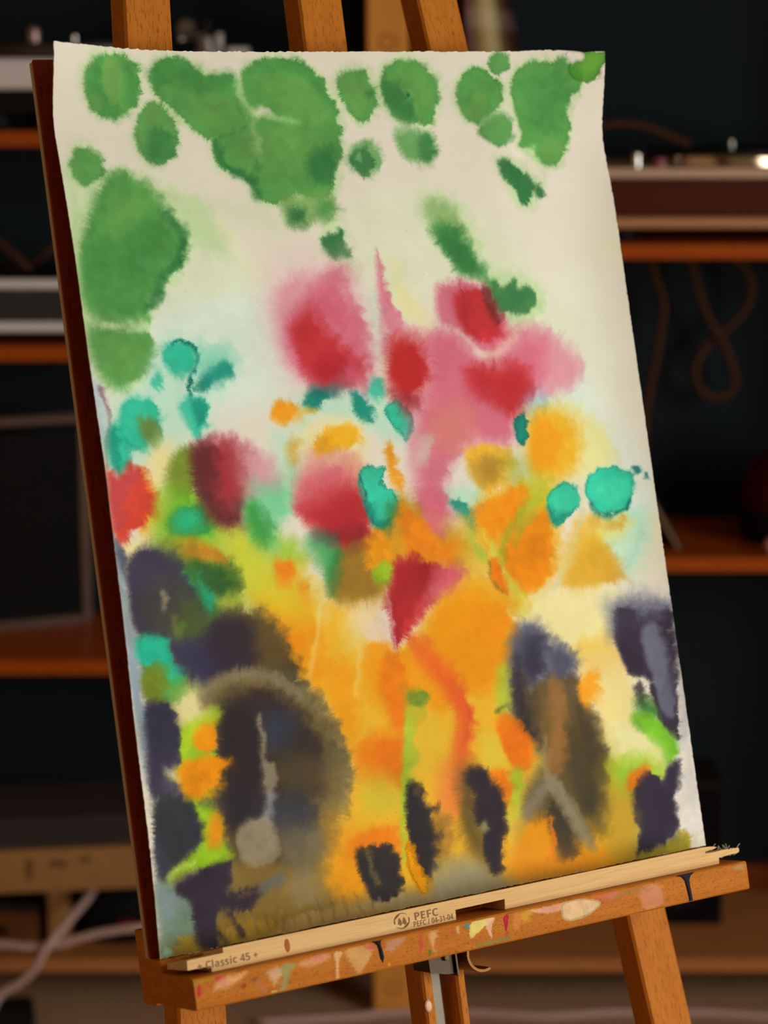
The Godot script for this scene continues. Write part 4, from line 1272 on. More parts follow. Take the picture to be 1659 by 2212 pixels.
	[[185, 227, 156], 0.7, 2.6, 1.2, 2, 0, 1.17, [423.9, 67.3, 437.8, 59.6, 452.3, 56.2]],
	[[93, 168, 85], 1, 1.7, 1.5, 3.4, 0.1, -1.00, [460.8, 32.3, 469.6, 17.2, 487.7, 9.8, 506.9, 9.6, 521.2, 6.9, 526.4, 14.9, 536.9, 25.9, 534.1, 38.5, 524.2, 44.4, 523.3, 61.1, 524.1, 73.7, 516.4, 93.3, 506.8, 104.2, 492.7, 107.2, 482.7, 99.7, 478.2, 91.9, 464.7, 91.1, 461.6, 85.8, 467.1, 78, 461.9, 54.1]],
	[[67, 144, 74], 0.35, 4, 1.8, 4.2, 0, -1.00, [473.3, 26, 501.3, 18.1, 524.9, 25.4, 520.2, 56.8, 507.4, 78, 486.5, 69.3, 473, 47.7]],
	[[116, 170, 87], 0.5, 2.6, 1.2, 2, 0, -1.00, [487, 87.6, 506.7, 83.2, 517.1, 87.7, 507.1, 102, 493.1, 104.1]],
	[[185, 227, 156], 0.8, 2.6, 1.2, 2, 0, 1.88, [479.5, 90.2, 471.1, 95.4, 482.4, 101.9]],
	[[80, 155, 53], 0.95, 0.35, 0.7, 0.4, 0.2, -1.00, [532.8, 3.8, 560.2, 5.3, 559.6, 13.5, 555.8, 20.7, 547, 31.8, 537.3, 30.6, 528.6, 27.7, 522.8, 18.9]],
	[[121, 185, 71], 0.65, 2.6, 1.2, 2, 0, -1.00, [538.6, 7.1, 555.8, 7.5, 552.5, 18.4, 544.1, 24.2, 537, 19.6]],
	[[240, 236, 222], 1, 0.35, 0.7, 0.4, 0.2, -1.00, [520.3, 5.6, 523.3, 2.4, 538.7, 2.9, 537.7, 11.3, 530.2, 12.1, 528.2, 15, 526.5, 11.9]],
	[[240, 236, 222], 1, 0.35, 0.7, 0.4, 0.2, -1.00, [559.3, 15.9, 562.7, 12.7, 563.4, 25, 554.6, 29.7, 551.7, 28.7]],
	[[238, 236, 216], 0.85, 2.6, 1.2, 2, 0, 2.35, [438.1, 93.6, 461, 97.1, 476.4, 105, 493.7, 120.7]],
	[[46, 120, 67], 0.9, 1.7, 1.5, 3.4, 0.1, -1.00, [436.1, 102.7, 449.4, 102.8, 463.1, 112.8, 473.4, 125.9, 466.5, 141.1, 457.5, 144.2, 451.5, 130.2, 439, 117.1]],
	[[46, 120, 67], 0.85, 1.7, 1.5, 3.4, 0.1, -1.00, [476.7, 125.9, 482.6, 124.1, 485.1, 134.6, 477.5, 139.8, 474.7, 132.4]],
	[[185, 227, 156], 0.75, 8, 3, 6, 0, -1.00, [345.1, 142.4, 361.2, 133.1, 380.1, 138, 395.1, 159.2, 403.5, 194, 376.4, 192.8, 353.5, 166.2]],
	[[116, 170, 87], 0.55, 4, 1.8, 4.2, 0, -1.00, [351.7, 140.5, 360.9, 134.8, 376.1, 141.3, 388.2, 158.9, 387.1, 171.8, 363.6, 164.4, 353.1, 153.3]],
	[[67, 144, 74], 0.95, 4, 1.8, 4.2, 0, -1.00, [353.9, 164, 364.5, 158.9, 381.1, 162.9, 391.4, 176.2, 398.9, 191.6, 408.1, 209.3, 395.8, 210.8, 374.7, 203.4, 370, 192.5, 359.2, 177.1]],
	[[46, 120, 67], 0.4, 4, 1.8, 4.2, 0, -1.00, [360.2, 170.7, 380.4, 167.2, 392.5, 184.9, 399.1, 205.8, 379.9, 201.5]],
	[[185, 227, 156], 0.75, 8, 3, 6, 0, -1.00, [406.4, 207, 431.7, 208.2, 465, 222.1, 463.8, 244, 434.1, 255.9, 410.2, 246]],
	[[46, 120, 67], 0.8, 1.7, 1.5, 3.4, 0.1, -1.00, [411.3, 214.2, 421.8, 220.7, 428, 217.6, 436.1, 213.5, 439.9, 222.3, 451.1, 220.9, 459.3, 228.5, 453.3, 240.1, 435.5, 248.2, 423.2, 243.3, 412.2, 239.7]],
	[[67, 144, 74], 0.8, 4, 1.8, 4.2, 0, -1.00, [404.4, 206.9, 414, 216, 419, 237.9, 410.7, 242.6, 404, 228.4]],
	[[93, 168, 85], 1, 4, 1.8, 4.2, 0, -1.00, [45.6, 105.5, 62.6, 107.7, 78.5, 117.2, 89, 133.5, 95.3, 143.7, 105.1, 158, 105.3, 170.1, 98.4, 186, 83.6, 195.5, 74.8, 209.1, 64.7, 217.5, 59.3, 233.1, 44.8, 233.3, 29.3, 234.2, 8.6, 227.2, 0.8, 210.7, 2.8, 185.5, 6.8, 165.9, 17, 146.3, 26.8, 126.6]],
	[[67, 144, 74], 0.5, 4, 1.8, 4.2, 0, -1.00, [18.3, 164.2, 65, 145.1, 93.9, 157.7, 91, 181.8, 66.6, 204.9, 57.1, 224.3, 22.3, 223, 5.8, 203]],
	[[46, 120, 67], 0.7, 2.6, 1.2, 2, 0, 4.23, [92.9, 142.4, 103.4, 160, 101.5, 172, 95.9, 184.3, 79.8, 196.6, 71.4, 211.4, 62.9, 220.6]],
	[[46, 120, 67], 0.8, 1.7, 1.5, 3.4, 0.1, 1.88, [103.8, 166, 99, 182, 99.1, 186.8]],
	[[116, 170, 87], 0.35, 4, 1.8, 4.2, 0, -1.00, [55.3, 124.9, 80.8, 129.3, 64.4, 149.1, 39.9, 164.6, 33.9, 148.6]],
	[[93, 168, 85], 0.97, 4, 1.8, 4.2, 0, -1.00, [5.1, 236.4, 28.5, 239.7, 57, 242.4, 64.1, 254.2, 54, 273.5, 38.9, 284.5, 27.1, 289.7, 14.8, 285.2, 5.4, 271, 1.3, 253.3]],
	[[116, 170, 87], 0.35, 4, 1.8, 4.2, 0, -1.00, [12.3, 246, 44.5, 249.4, 51.5, 261.5, 33.4, 278.3, 17.3, 269.7]],
	[[185, 207, 216], 0.95, 2.6, 1.2, 2, 0, -1.00, [-3, 270.6, 2.2, 277.5, 6.3, 286.7, 9, 304.3, 8.9, 317.9, 3, 340.8, -2.1, 361.7, -2.4, 334.6, -1.8, 307.6, -2.9, 280.3]],
	[[127, 65, 90], 0.85, 1.2, 0.8, 0.8, 0, 1.41, [5.2, 287.8, 10, 303.6, 10.9, 316.9, 5.4, 331.3, 1.7, 354.3]],
	[[247, 238, 163], 0.5, 8, 3, 6, 0, -1.00, [4.4, 350.6, 1.5, 357.5, -3, 360, -6.6, 356.8, -7.1, 349.6, -4.4, 342.8, 0.1, 340.2, 3.8, 343.4]],
	[[183, 244, 216], 0.6, 8, 3, 6, 0, -1.00, [63.7, 254.2, 87.1, 246.1, 110.2, 256.4, 135.6, 267.8, 131.8, 291.7, 110.7, 310.5, 102.1, 335.8, 78.8, 340.1, 50.4, 349.9, 22.9, 355.8, 5.5, 354.5, 4.8, 327.4, 18.7, 301, 42.4, 290.6]],
	[[48, 209, 173], 0.95, 2.8, 2.3, 3, 0.08, -1.00, [69.7, 258.4, 86.4, 250.9, 100.1, 257.9, 100.9, 269.9, 93, 279.9, 79.3, 281.5, 70, 270.3]],
	[[16, 141, 126], 0.95, 1, 2, 1.2, 0.28, 1.65, [80.2, 253.8, 89.4, 251.8, 98.6, 256.2, 102.8, 266, 100.1, 274.7, 90.8, 287.7, 90.7, 299.7]],
	[[16, 141, 126], 0.9, 2.8, 2.3, 3, 0.08, -1.00, [93, 294.2, 110.3, 278.4, 128.3, 270.6, 135.5, 279.9, 125.7, 287.3, 108.8, 293.6]],
	[[48, 209, 173], 0.4, 8, 3, 6, 0, -1.00, [99.7, 265.9, 128.2, 257.3, 135, 271.8, 105.8, 284.2]],
	[[48, 209, 173], 0.85, 2.8, 2.3, 3, 0.08, -1.00, [77.7, 305.2, 90.6, 300.4, 105.6, 305.3, 103.6, 318, 90.9, 335, 82.8, 321.4]],
	[[16, 141, 126], 0.7, 2.8, 2.3, 3, 0.08, -1.00, [90, 304.4, 102.5, 305.2, 102.6, 315.9, 93.7, 326.1, 90.9, 315.2]],
	[[48, 209, 173], 0.8, 2.8, 2.3, 3, 0.08, -1.00, [57.3, 280.3, 64.6, 276, 65.2, 285.9, 59, 291.5, 53.9, 287.3]],
	[[48, 209, 173], 0.95, 2.8, 2.3, 3, 0.08, -1.00, [21.2, 307, 34, 296, 49.8, 298.8, 58.2, 307.2, 58, 324.9, 55.3, 336.5, 43.6, 342.4, 25.4, 340.4, 16.3, 328.9]],
	[[121, 150, 69], 0.9, 4, 1.8, 4.2, 0, -1.00, [37.4, 315.8, 49.6, 313.8, 57.7, 326.9, 51.2, 339.8, 39.8, 333.5]],
	[[48, 209, 173], 0.95, 2.8, 2.3, 3, 0.08, -1.00, [8.4, 323.7, 19.3, 318.6, 26.6, 338.5, 23, 355, 13.8, 362.9, 6.5, 353.8, 5.2, 338.2]],
	[[16, 141, 126], 0.5, 2.8, 2.3, 3, 0.08, -1.00, [8.5, 325.7, 16.1, 322.3, 15.7, 351.4, 9.4, 357.9, 5.9, 346.8]],
	[[242, 214, 214], 0.7, 14, 4, 6, 0, -1.00, [170.8, 216.8, 203.4, 185.4, 259.8, 183.5, 279.7, 238.7, 278.9, 305.4, 221.5, 309.7, 179.2, 282.4]],
	[[232, 155, 175], 0.85, 7, 2.4, 5.5, 0, -1.00, [184, 221.5, 203.2, 201.8, 234.2, 196.9, 257.5, 192.5, 261, 212.7, 268.8, 223.5, 274.7, 246.7, 276.5, 271.9, 270.1, 300.6, 246.2, 302.3, 218.1, 301.2, 196.9, 287.6, 184.3, 264.4, 183.6, 241.9]],
	[[223, 109, 138], 0.8, 7, 2.4, 5.5, 0, -1.00, [196.2, 238.4, 216.8, 218.9, 237.9, 203.3, 255.6, 195.8, 259.7, 220.9, 271.4, 246.5, 272.4, 273.7, 261, 297.9, 232.6, 298.9, 204, 287.2, 191.5, 262.7]],
	[[204, 52, 57], 0.9, 7, 2.4, 5.5, 0, -1.00, [197.1, 244.6, 212.5, 231.9, 224.4, 230.8, 231.3, 246.4, 249.8, 264, 262.7, 281.4, 258.9, 296.5, 241.3, 297, 218.5, 298.8, 204.5, 283.9, 198.3, 261.1]],
	[[204, 52, 57], 0.55, 3.6, 2.4, 4.5, 0, -1.00, [202.9, 249, 219.3, 239.6, 225.1, 256.4, 214.6, 264]],
	[[189, 39, 50], 0.6, 7, 2.4, 5.5, 0, -1.00, [217.3, 276.5, 245.8, 274.1, 258, 287.3, 242.3, 297.1, 218.8, 297.2]],
	[[223, 109, 138], 0.9, 2.6, 1.2, 2, 0, -1.00, [260.4, 290, 256.6, 296.2, 249.6, 298.4, 243.4, 295.3, 241.7, 288.8, 245.4, 282.6, 252.4, 280.3, 258.6, 283.4]],
	[[223, 109, 138], 0.8, 2.6, 1.2, 2, 0, 3.29, [259.3, 293.6, 262.4, 304.2, 263.9, 316]],
	[[71, 58, 90], 0.75, 3.6, 2.4, 4.5, 0, -1.00, [208, 300.5, 232.6, 298.9, 246.2, 302.3, 238, 309.2, 217, 308.5]],
	[[183, 244, 216], 0.7, 8, 3, 6, 0, -1.00, [193.8, 307.8, 260.1, 304.1, 282.3, 314, 309.3, 324.3, 299.4, 357, 263.7, 341.7, 219, 325.9, 194.6, 332.3]],
	[[16, 141, 126], 0.9, 2.8, 2.3, 3, 0.08, -1.00, [199.7, 311.5, 210.6, 301.5, 231.7, 304.6, 221.8, 313.8, 207, 318.5]],
	[[16, 141, 126], 0.9, 2.8, 2.3, 3, 0.08, -1.00, [249.9, 305.4, 259.4, 308.2, 267, 320.3, 268.4, 329.6, 260, 334.7, 250.2, 324.9]],
	[[48, 209, 173], 0.85, 2.8, 2.3, 3, 0.08, -1.00, [267.1, 304.6, 273.7, 295.9, 282.8, 298.2, 281.9, 310.6, 276.5, 314.4, 268.3, 312.1]],
	[[48, 209, 173], 0.95, 1, 2, 1.2, 0.28, -1.00, [281.5, 318.9, 296, 317.5, 307.5, 329.7, 307.8, 340.1, 301.6, 355.1, 297.2, 352.7, 288.5, 341.5, 282.2, 332.7]],
	[[14, 109, 108], 0.7, 1.2, 0.8, 0.8, 0, 1.17, [302.2, 323.8, 308.6, 334.8, 303.9, 340.7, 302.1, 352.2]],
	[[223, 109, 138], 0.85, 2.6, 1.2, 2, 0, -1.00, [294.7, 178.6, 296.8, 195.5, 298.7, 214.5, 304, 229.5, 312.6, 248.1, 301.3, 259.2, 294.5, 247.9, 292, 226.8, 292.4, 205.8]],
	[[232, 155, 175], 0.7, 3.6, 2.4, 4.5, 0, -1.00, [291.9, 205.8, 299.9, 231.4, 326.9, 258.2, 304.2, 265.2, 286.8, 272.5, 288.2, 239.1]],
	[[232, 155, 175], 0.8, 7, 2.4, 5.5, 0, -1.00, [334.1, 258.6, 354.2, 254.8, 373.2, 258.9, 391.9, 281.4, 412.9, 275.5, 439.5, 256.2, 466.7, 259.3, 488.9, 277.7, 503.6, 298.2, 493.8, 313.1, 466.2, 324.7, 438.3, 325.4, 414.9, 340.9, 409, 361.9, 397.7, 369.5, 370.7, 367.3, 344.5, 377.7, 333.3, 402, 342, 423.8, 320.6, 436.4, 302.2, 415.7, 299, 390.4, 299.4, 357, 312.8, 333, 328, 313.1, 331.9, 288.1]],
	[[223, 109, 138], 0.85, 7, 2.4, 5.5, 0, -1.00, [343.1, 263.4, 365.2, 262.6, 383.5, 287.3, 408.6, 286.8, 437.6, 266.9, 464.4, 272.3, 465.7, 296.4, 445.2, 317.1, 421.3, 332.8, 409.7, 357.7, 391.7, 360.5, 367.9, 354.3, 342.7, 373.3, 329.8, 393.2, 335.5, 419, 319.5, 427.9, 308.2, 408, 307.4, 382.8, 306.5, 357.6, 319.9, 333.5, 332.7, 313.5, 335.3, 288.3]],
	[[204, 52, 57], 0.95, 7, 2.4, 5.5, 0, -1.00, [293.8, 264.6, 306.3, 257.8, 325.8, 265.3, 333.2, 279.7, 331.4, 300.7, 318.9, 312.5, 308.1, 325.9, 292.2, 311.3, 288.5, 289.4]],
	[[193, 39, 37], 0.6, 3.6, 2.4, 4.5, 0, -1.00, [297.5, 277.4, 313.7, 265.8, 327.6, 275.1, 327.2, 296.2, 311.3, 311.9, 297.1, 304.6, 291.8, 289.6]],
	[[131, 34, 48], 0.55, 3.6, 2.4, 4.5, 0, -1.00, [288.9, 308.2, 301.8, 311.2, 317.6, 317.4, 311, 328.7, 295.7, 320]],
	[[234, 146, 129], 0.6, 7, 2.4, 5.5, 0, -1.00, [327.7, 329.9, 362.8, 324.2, 374.1, 346.3, 348.2, 369.6, 323.1, 359]],
	[[204, 52, 57], 0.85, 7, 2.4, 5.5, 0, -1.00, [369.9, 294.9, 387.9, 291, 412.2, 295.6, 417.9, 291.7, 442.1, 303.1, 435.1, 325.2, 416.2, 338.9, 395.4, 330.9, 374.6, 312.3]],
	[[210, 49, 57], 0.5, 7, 2.4, 5.5, 0, -1.00, [376.6, 299.6, 393, 296.5, 394.9, 309.4, 381.6, 314.9]],
	[[215, 54, 60], 0.6, 7, 2.4, 5.5, 0, -1.00, [401.2, 301.3, 427.3, 296.6, 431.8, 316.3, 415.9, 334.6, 402.7, 322.9]],
	[[232, 155, 175], 0.6, 7, 2.4, 5.5, 0, -1.00, [464.4, 272.3, 489.8, 288.7, 497.4, 302.3, 476.2, 316.5, 451.4, 313.1]],
	[[223, 109, 138], 0.9, 3.6, 2.4, 4.5, 0, -1.00, [352.8, 217.3, 370.9, 211.8, 397.7, 214.4, 408.3, 226.5, 419.4, 250.8, 428.9, 262.2, 412.9, 275.5, 392.4, 278.4, 370.6, 260, 349.6, 246.8]],
	[[204, 52, 57], 0.95, 3.6, 2.4, 4.5, 0, -1.00, [367.2, 228.6, 381.8, 220.9, 398.7, 223.9, 410.2, 246, 415.2, 261.4, 396.3, 270.1, 373.4, 257.6]],
	[[112, 49, 46], 0.75, 4, 1.8, 4.2, 0, -1.00, [398.5, 218.7, 407.8, 223.5, 415.5, 244.1, 409.8, 254.6, 401.8, 242.1]],
	[[242, 205, 175], 0.7, 2.6, 1.2, 2, 0, 1.65, [367.3, 258.9, 380.1, 271.7, 394.5, 281.1, 412.7, 277.2, 428.1, 266.4]],
	[[221, 216, 205], 0.5, 3.6, 2.4, 4.5, 0, -1.00, [312.2, 351.8, 324.4, 350.7, 319.1, 369.2, 305.3, 374.3]],
	[[221, 220, 83], 0.45, 8, 3, 6, 0, -1.00, [424.9, 341.7, 454.2, 328.4, 492.3, 337.1, 519.9, 365.5, 520.7, 392.1, 474.2, 405.8, 425.2, 401.9]],
	[[247, 238, 163], 0.6, 8, 3, 6, 0, -1.00, [464.2, 335.5, 511, 356, 521.4, 387.7, 480.6, 401.9]],
	[[247, 190, 44], 0.95, 7, 2.4, 5.5, 0, -1.00, [430.7, 344.3, 450.3, 334.7, 477.2, 342.8, 488.1, 361, 480.6, 386.7, 465, 399.9, 441.2, 401.6, 424.4, 391.1, 425.5, 363.3]],
	[[249, 161, 23], 0.7, 7, 2.4, 5.5, 0, -1.00, [434.2, 348.8, 451.2, 345.6, 468, 361.9, 458.5, 382.9, 437.1, 394.3, 426, 384.8]],
	[[16, 141, 126], 0.95, 1, 2, 1.2, 0.28, -1.00, [412.9, 347.2, 421.4, 338.4, 429.8, 343.4, 424.9, 363.2, 415.9, 365.5]],
	[[86, 155, 198], 0.3, 8, 3, 6, 0, -1.00, [428.1, 322.6, 455.8, 319.8, 453.1, 334.9, 428.2, 337.6]],
	[[247, 190, 44], 0.9, 3.6, 2.4, 4.5, 0, -1.00, [357.7, 368.3, 376.3, 363.5, 401.3, 369, 409, 383.3, 396.5, 398.5, 376.6, 407.7, 360.5, 393.9]],
	[[161, 124, 53], 0.7, 7, 2.4, 5.5, 0, -1.00, [371.8, 375.8, 391.7, 375.4, 394.3, 390.6, 377.5, 401.8, 367.4, 388.2]],
	[[172, 187, 71], 0.6, 8, 3, 6, 0, -1.00, [398.8, 378.2, 416.5, 377.6, 420.2, 401.5, 399, 408.1]],
	[[247, 190, 44], 0.9, 8, 3, 6, 0, -1.00, [364, 409.1, 415.2, 401, 451.1, 408.4, 446.6, 464.1, 424.2, 500.4, 393.1, 505.4, 367.9, 477.1, 355.8, 429.4]],
	[[249, 161, 23], 0.95, 3.6, 2.4, 4.5, 0, -1.00, [362.1, 420.7, 387.9, 414.7, 415.1, 407.9, 412, 426.4, 385.1, 447.2, 368.7, 459.5, 361.2, 444.7]],
	[[249, 161, 23], 0.97, 3.6, 2.4, 4.5, 0, -1.00, [388.2, 449.6, 410.4, 430.5, 433.1, 423.3, 439.2, 450.5, 434.6, 476.7, 419.9, 495.7, 403.7, 502.3, 388.3, 492.1, 381.9, 470.2]],
	[[249, 130, 23], 0.35, 7, 2.4, 5.5, 0, -1.00, [395, 463.1, 422.5, 448.9, 429.2, 471, 409.6, 496.6, 394.1, 484.2]],
	[[161, 185, 55], 0.8, 2.6, 1.2, 2, 0, 3.76, [413.4, 418, 399.1, 438, 383.9, 457.7, 377.9, 476.1]],
	[[159, 211, 44], 0.5, 8, 3, 6, 0, -1.00, [410.2, 400.6, 441.7, 399, 443.3, 420.7, 416.7, 422.6]],
	[[219, 157, 37], 0.85, 3.6, 2.4, 4.5, 0, -1.00, [448.6, 490.1, 472.9, 468.7, 496.3, 455.6, 513.6, 481.5, 519.4, 499.6, 494.8, 504.4, 464.6, 504.7, 442.8, 500.7]],
	[[247, 190, 44], 0.7, 7, 2.4, 5.5, 0, -1.00, [467.9, 440.1, 496.6, 438.2, 532.6, 441.8, 515, 457.5, 479.3, 471.5, 463.2, 465.6]],
	[[183, 244, 216], 0.65, 8, 3, 6, 0, -1.00, [495.1, 446.8, 547.5, 434.8, 549.7, 466, 528.6, 498.5, 510.6, 483.3]],
	[[183, 244, 216], 0.6, 2.6, 1.2, 2, 0, 2.35, [544.1, 452, 532.9, 477.1, 520.6, 492.3]],
	[[247, 238, 163], 0.4, 8, 3, 6, 0, 1.88, [555.1, 449, 553.3, 470.9, 543.1, 496]],
	[[48, 209, 173], 0.95, 1, 2, 1.2, 0.28, -1.00, [438.5, 416.9, 449.8, 409.1, 466.3, 405.2, 478.3, 414.8, 475.7, 428.6, 464, 436.3, 444.4, 445.8, 439.3, 431.1]],
	[[65, 220, 182], 0.7, 2.6, 1.2, 2, 0, -1.00, [447.3, 416.7, 467.4, 411.8, 471.1, 423, 455.5, 430.4, 447.2, 429.7]],
	[[48, 209, 173], 0.98, 1, 2, 1.2, 0.28, -1.00, [485.3, 413.6, 493.2, 401.2, 514.1, 394.1, 534.3, 399.6, 541.8, 412, 537.7, 427, 528.5, 436.9, 505.2, 439.8, 490.6, 428]],
	[[65, 220, 182], 0.8, 2.6, 1.2, 2, 0, -1.00, [499.3, 407.8, 528.4, 406.1, 533.6, 419.9, 519.5, 430.7, 498.9, 425.3]],
	[[14, 109, 108], 0.6, 1, 2, 1.2, 0.28, 1.41, [488.4, 427.9, 501.9, 439.5, 523.4, 438.1, 536.6, 428.1]],
	[[16, 141, 126], 0.85, 1, 2, 1.2, 0.28, -1.00, [540.1, 398.5, 547.5, 396.8, 551.4, 400.8, 544.7, 404.4]],
	[[16, 141, 126], 0.85, 1, 2, 1.2, 0.28, -1.00, [552.5, 405.4, 556.1, 404.1, 555.4, 409.3, 552.6, 410.7]],
	[[215, 220, 175], 0.75, 2.6, 1.2, 2, 0, 2.35, [481.5, 416, 477.7, 436.5, 464, 461.4, 444.8, 489.7, 432.1, 503.4]],
	[[247, 238, 163], 0.9, 8, 3, 6, 0, -1.00, [42.3, 345.4, 65.5, 339.2, 62.5, 389.9, 45.5, 415.7, 17.2, 428.5, 7, 433.3, 6.5, 417.9, 29.2, 406.4]],
	[[249, 185, 48], 0.9, 3.6, 2.4, 4.5, 0, -1.00, [31.6, 356.4, 44.2, 376.8, 49.7, 392, 40, 404.3, 24.3, 409.9, 33.9, 387.5]],
	[[220, 65, 50], 0.95, 3.6, 2.4, 4.5, 0, -1.00, [0.6, 358, 10.8, 362.6, 24.5, 351.2, 35.8, 363.7, 42.4, 380.5, 43.6, 391.4, 37.1, 400.2, 21.5, 408.1, 6.4, 419, -0.2, 409.6, -0.8, 384.7]],
	[[191, 80, 92], 0.6, 3.6, 2.4, 4.5, 0, -1.00, [1.1, 360, 13.8, 362.9, 27.6, 354.2, 30.2, 366, 17.5, 378.5, 8.8, 400.8, 2.7, 407.9, -0, 388.6]],
	[[159, 211, 44], 0.85, 8, 3, 6, 0, -1.00, [49.8, 385, 82.4, 375.9, 123.3, 407, 157.7, 422.3, 182, 444.8, 149.9, 473.6, 95.5, 471.6, 63.5, 444.7, 36.2, 418.7]],
	[[221, 220, 83], 0.7, 8, 3, 6, 0, -1.00, [104.2, 413.2, 139.5, 420.5, 153.5, 449.9, 132.5, 467.7, 106.1, 460.9]],
	[[121, 146, 46], 0.95, 4, 1.8, 4.2, 0, -1.00, [60.4, 354.6, 72.1, 342.8, 85.6, 342.6, 91.2, 352.9, 86.5, 369.1, 77.6, 384.1, 60.6, 383.9, 55.2, 367.9]],
	[[112, 194, 53], 0.7, 8, 3, 6, 0, -1.00, [50.8, 377.3, 81.3, 383.6, 95.2, 412.4, 75.2, 426.3, 54.3, 416.5]],
	[[56, 166, 83], 0.9, 2.8, 2.3, 3, 0.08, -1.00, [50.7, 404.5, 62, 393, 79.5, 389.8, 90.3, 399.4, 96.1, 412.5, 78.4, 419.5, 56.9, 416.7]],
	[[48, 201, 149], 0.85, 2.8, 2.3, 3, 0.08, -1.00, [56.8, 405, 67.1, 395, 81.9, 395.5, 86.4, 404.5, 77.2, 412.7, 61.5, 412.5]],
	[[232, 155, 175], 0.8, 7, 2.4, 5.5, 0, -1.00, [91.9, 343, 124.6, 337.4, 149.6, 353.3, 164.2, 378.6, 157.3, 394.1, 129.5, 395.7, 108.7, 382]],
	[[180, 63, 71], 0.85, 7, 2.4, 5.5, 0, -1.00, [87.1, 344.7, 104, 337.9, 126.2, 341.5, 137.6, 356.4, 133.5, 384, 125.2, 409.2, 107, 409.5, 93.6, 392.5, 85.2, 372.2]],
	[[99, 49, 55], 0.75, 7, 2.4, 5.5, 0, -1.00, [84.3, 345.3, 102.6, 338.6, 108.2, 354.2, 107, 377.9, 110.3, 401.9, 127.8, 391.5, 122.8, 410.2, 100.4, 408.1, 87.2, 392.8, 81.8, 373.9]],
	[[204, 56, 64], 0.5, 3.6, 2.4, 4.5, 0, -1.00, [109.2, 348.3, 126.3, 355.5, 124.4, 383.3, 112, 390.2, 109.5, 370.1]],
	[[129, 225, 159], 0.8, 8, 3, 6, 0, -1.00, [128.4, 387.6, 164.2, 378.6, 185, 364.1, 180.1, 396.1, 157.7, 422.3, 154.7, 442, 137.2, 436.3, 128.8, 415.5]],
	[[76, 183, 78], 0.75, 4, 1.8, 4.2, 0, -1.00, [128.9, 399.6, 138.5, 396.5, 145.3, 413.1, 144.8, 431, 135.2, 434.1, 129.6, 419.6]],
	[[183, 244, 216], 0.6, 8, 3, 6, 0, -1.00, [166.4, 334.3, 193.3, 340.4, 194.2, 364.9, 175.1, 383.5, 166, 366.6]],
	[[210, 161, 53], 0.75, 3.6, 2.4, 4.5, 0, -1.00, [177.4, 347.3, 188.4, 342, 195.4, 345.4, 188.2, 358.3, 179.2, 365.3]],
	[[219, 157, 37], 0.85, 3.6, 2.4, 4.5, 0, -1.00, [49.3, 419.9, 76.3, 418.5, 96.9, 431.5, 92.4, 437.8, 69.9, 432, 54.8, 428.2]],
	[[121, 146, 46], 0.9, 4, 1.8, 4.2, 0, -1.00, [64.7, 437, 90.9, 441.6, 117.1, 448.2, 118.5, 463, 104.7, 470.6, 81.7, 474, 72.6, 459.3]],
	[[65, 130, 48], 0.55, 4, 1.8, 4.2, 0, -1.00, [77.1, 444.1, 98.4, 452.2, 105.6, 464.8, 86.7, 470.6]],
	[[200, 155, 53], 0.9, 8, 3, 6, 0, -1.00, [202.8, 430.7, 250.4, 427.2, 282.9, 401.4, 344.2, 440.9, 343.1, 478.6, 277.4, 467.2, 254.3, 493.4, 208, 488.1]],
	[[247, 238, 163], 0.7, 8, 3, 6, 0, -1.00, [199.2, 332.7, 246.9, 328, 257.1, 353.6, 249.3, 373.6, 208, 366, 190.8, 356.5]],
	[[249, 161, 23], 0.95, 3.6, 2.4, 4.5, 0, -1.00, [165.4, 320.1, 172, 310.4, 186.5, 309.7, 195.7, 319.3, 182.1, 329, 171.2, 327.4]],
	[[247, 190, 44], 0.8, 2.6, 1.2, 2, 0, 2.11, [194.2, 320.1, 210.7, 318.8]],
	[[247, 190, 44], 0.95, 3.6, 2.4, 4.5, 0, -1.00, [206.1, 348.7, 225.8, 336.7, 247.6, 338.8, 250.3, 348.9, 224.4, 357.1, 208.7, 362]],
	[[249, 130, 23], 0.6, 3.6, 2.4, 4.5, 0, -1.00, [205.9, 349.5, 218.5, 344.3, 221.8, 352.8, 208.7, 362]],
	[[234, 146, 129], 0.85, 7, 2.4, 5.5, 0, -1.00, [191.6, 366.7, 209.6, 355.9, 246.2, 363, 250.3, 381.9, 218.9, 387.3, 185.9, 388.5]],
	[[223, 109, 138], 0.7, 7, 2.4, 5.5, 0, -1.00, [181.3, 388.1, 202.8, 369.6, 226, 371.6, 227.5, 392.2, 201.9, 406.2, 180.6, 408.3]],
	[[204, 52, 57], 0.95, 7, 2.4, 5.5, 0, -1.00, [177.4, 401.9, 199.7, 389.7, 228.8, 384.1, 249.1, 390, 250.9, 414.9, 245.4, 434.9, 225.6, 441.1, 207.1, 433.2, 191.5, 419.4]],
	[[172, 43, 50], 0.55, 7, 2.4, 5.5, 0, -1.00, [205.9, 410.6, 240.2, 401.6, 247.3, 422.8, 234.6, 438, 212, 431.6]],
	[[80, 78, 94], 0.65, 3.6, 2.4, 4.5, 0, -1.00, [190.7, 424.6, 205.4, 428.9, 217.7, 440.3, 203, 444.9, 192.4, 437.8]],
	[[91, 194, 131], 0.85, 8, 3, 6, 0, -1.00, [187.8, 431.2, 211.4, 435.6, 218.2, 452.6, 212.2, 476.4, 199.6, 466.9, 192.9, 450]],
	[[50, 130, 71], 0.7, 4, 1.8, 4.2, 0, -1.00, [203.1, 447, 217.3, 440.3, 219.2, 460.9, 205.9, 483.8, 200.2, 471.8]],
	[[161, 124, 44], 0.85, 3.6, 2.4, 4.5, 0, -1.00, [217.1, 444.3, 244.5, 434.9, 261.9, 444.9, 260.4, 469.4, 241, 487.8, 217.5, 487.2, 205.3, 481.7]],
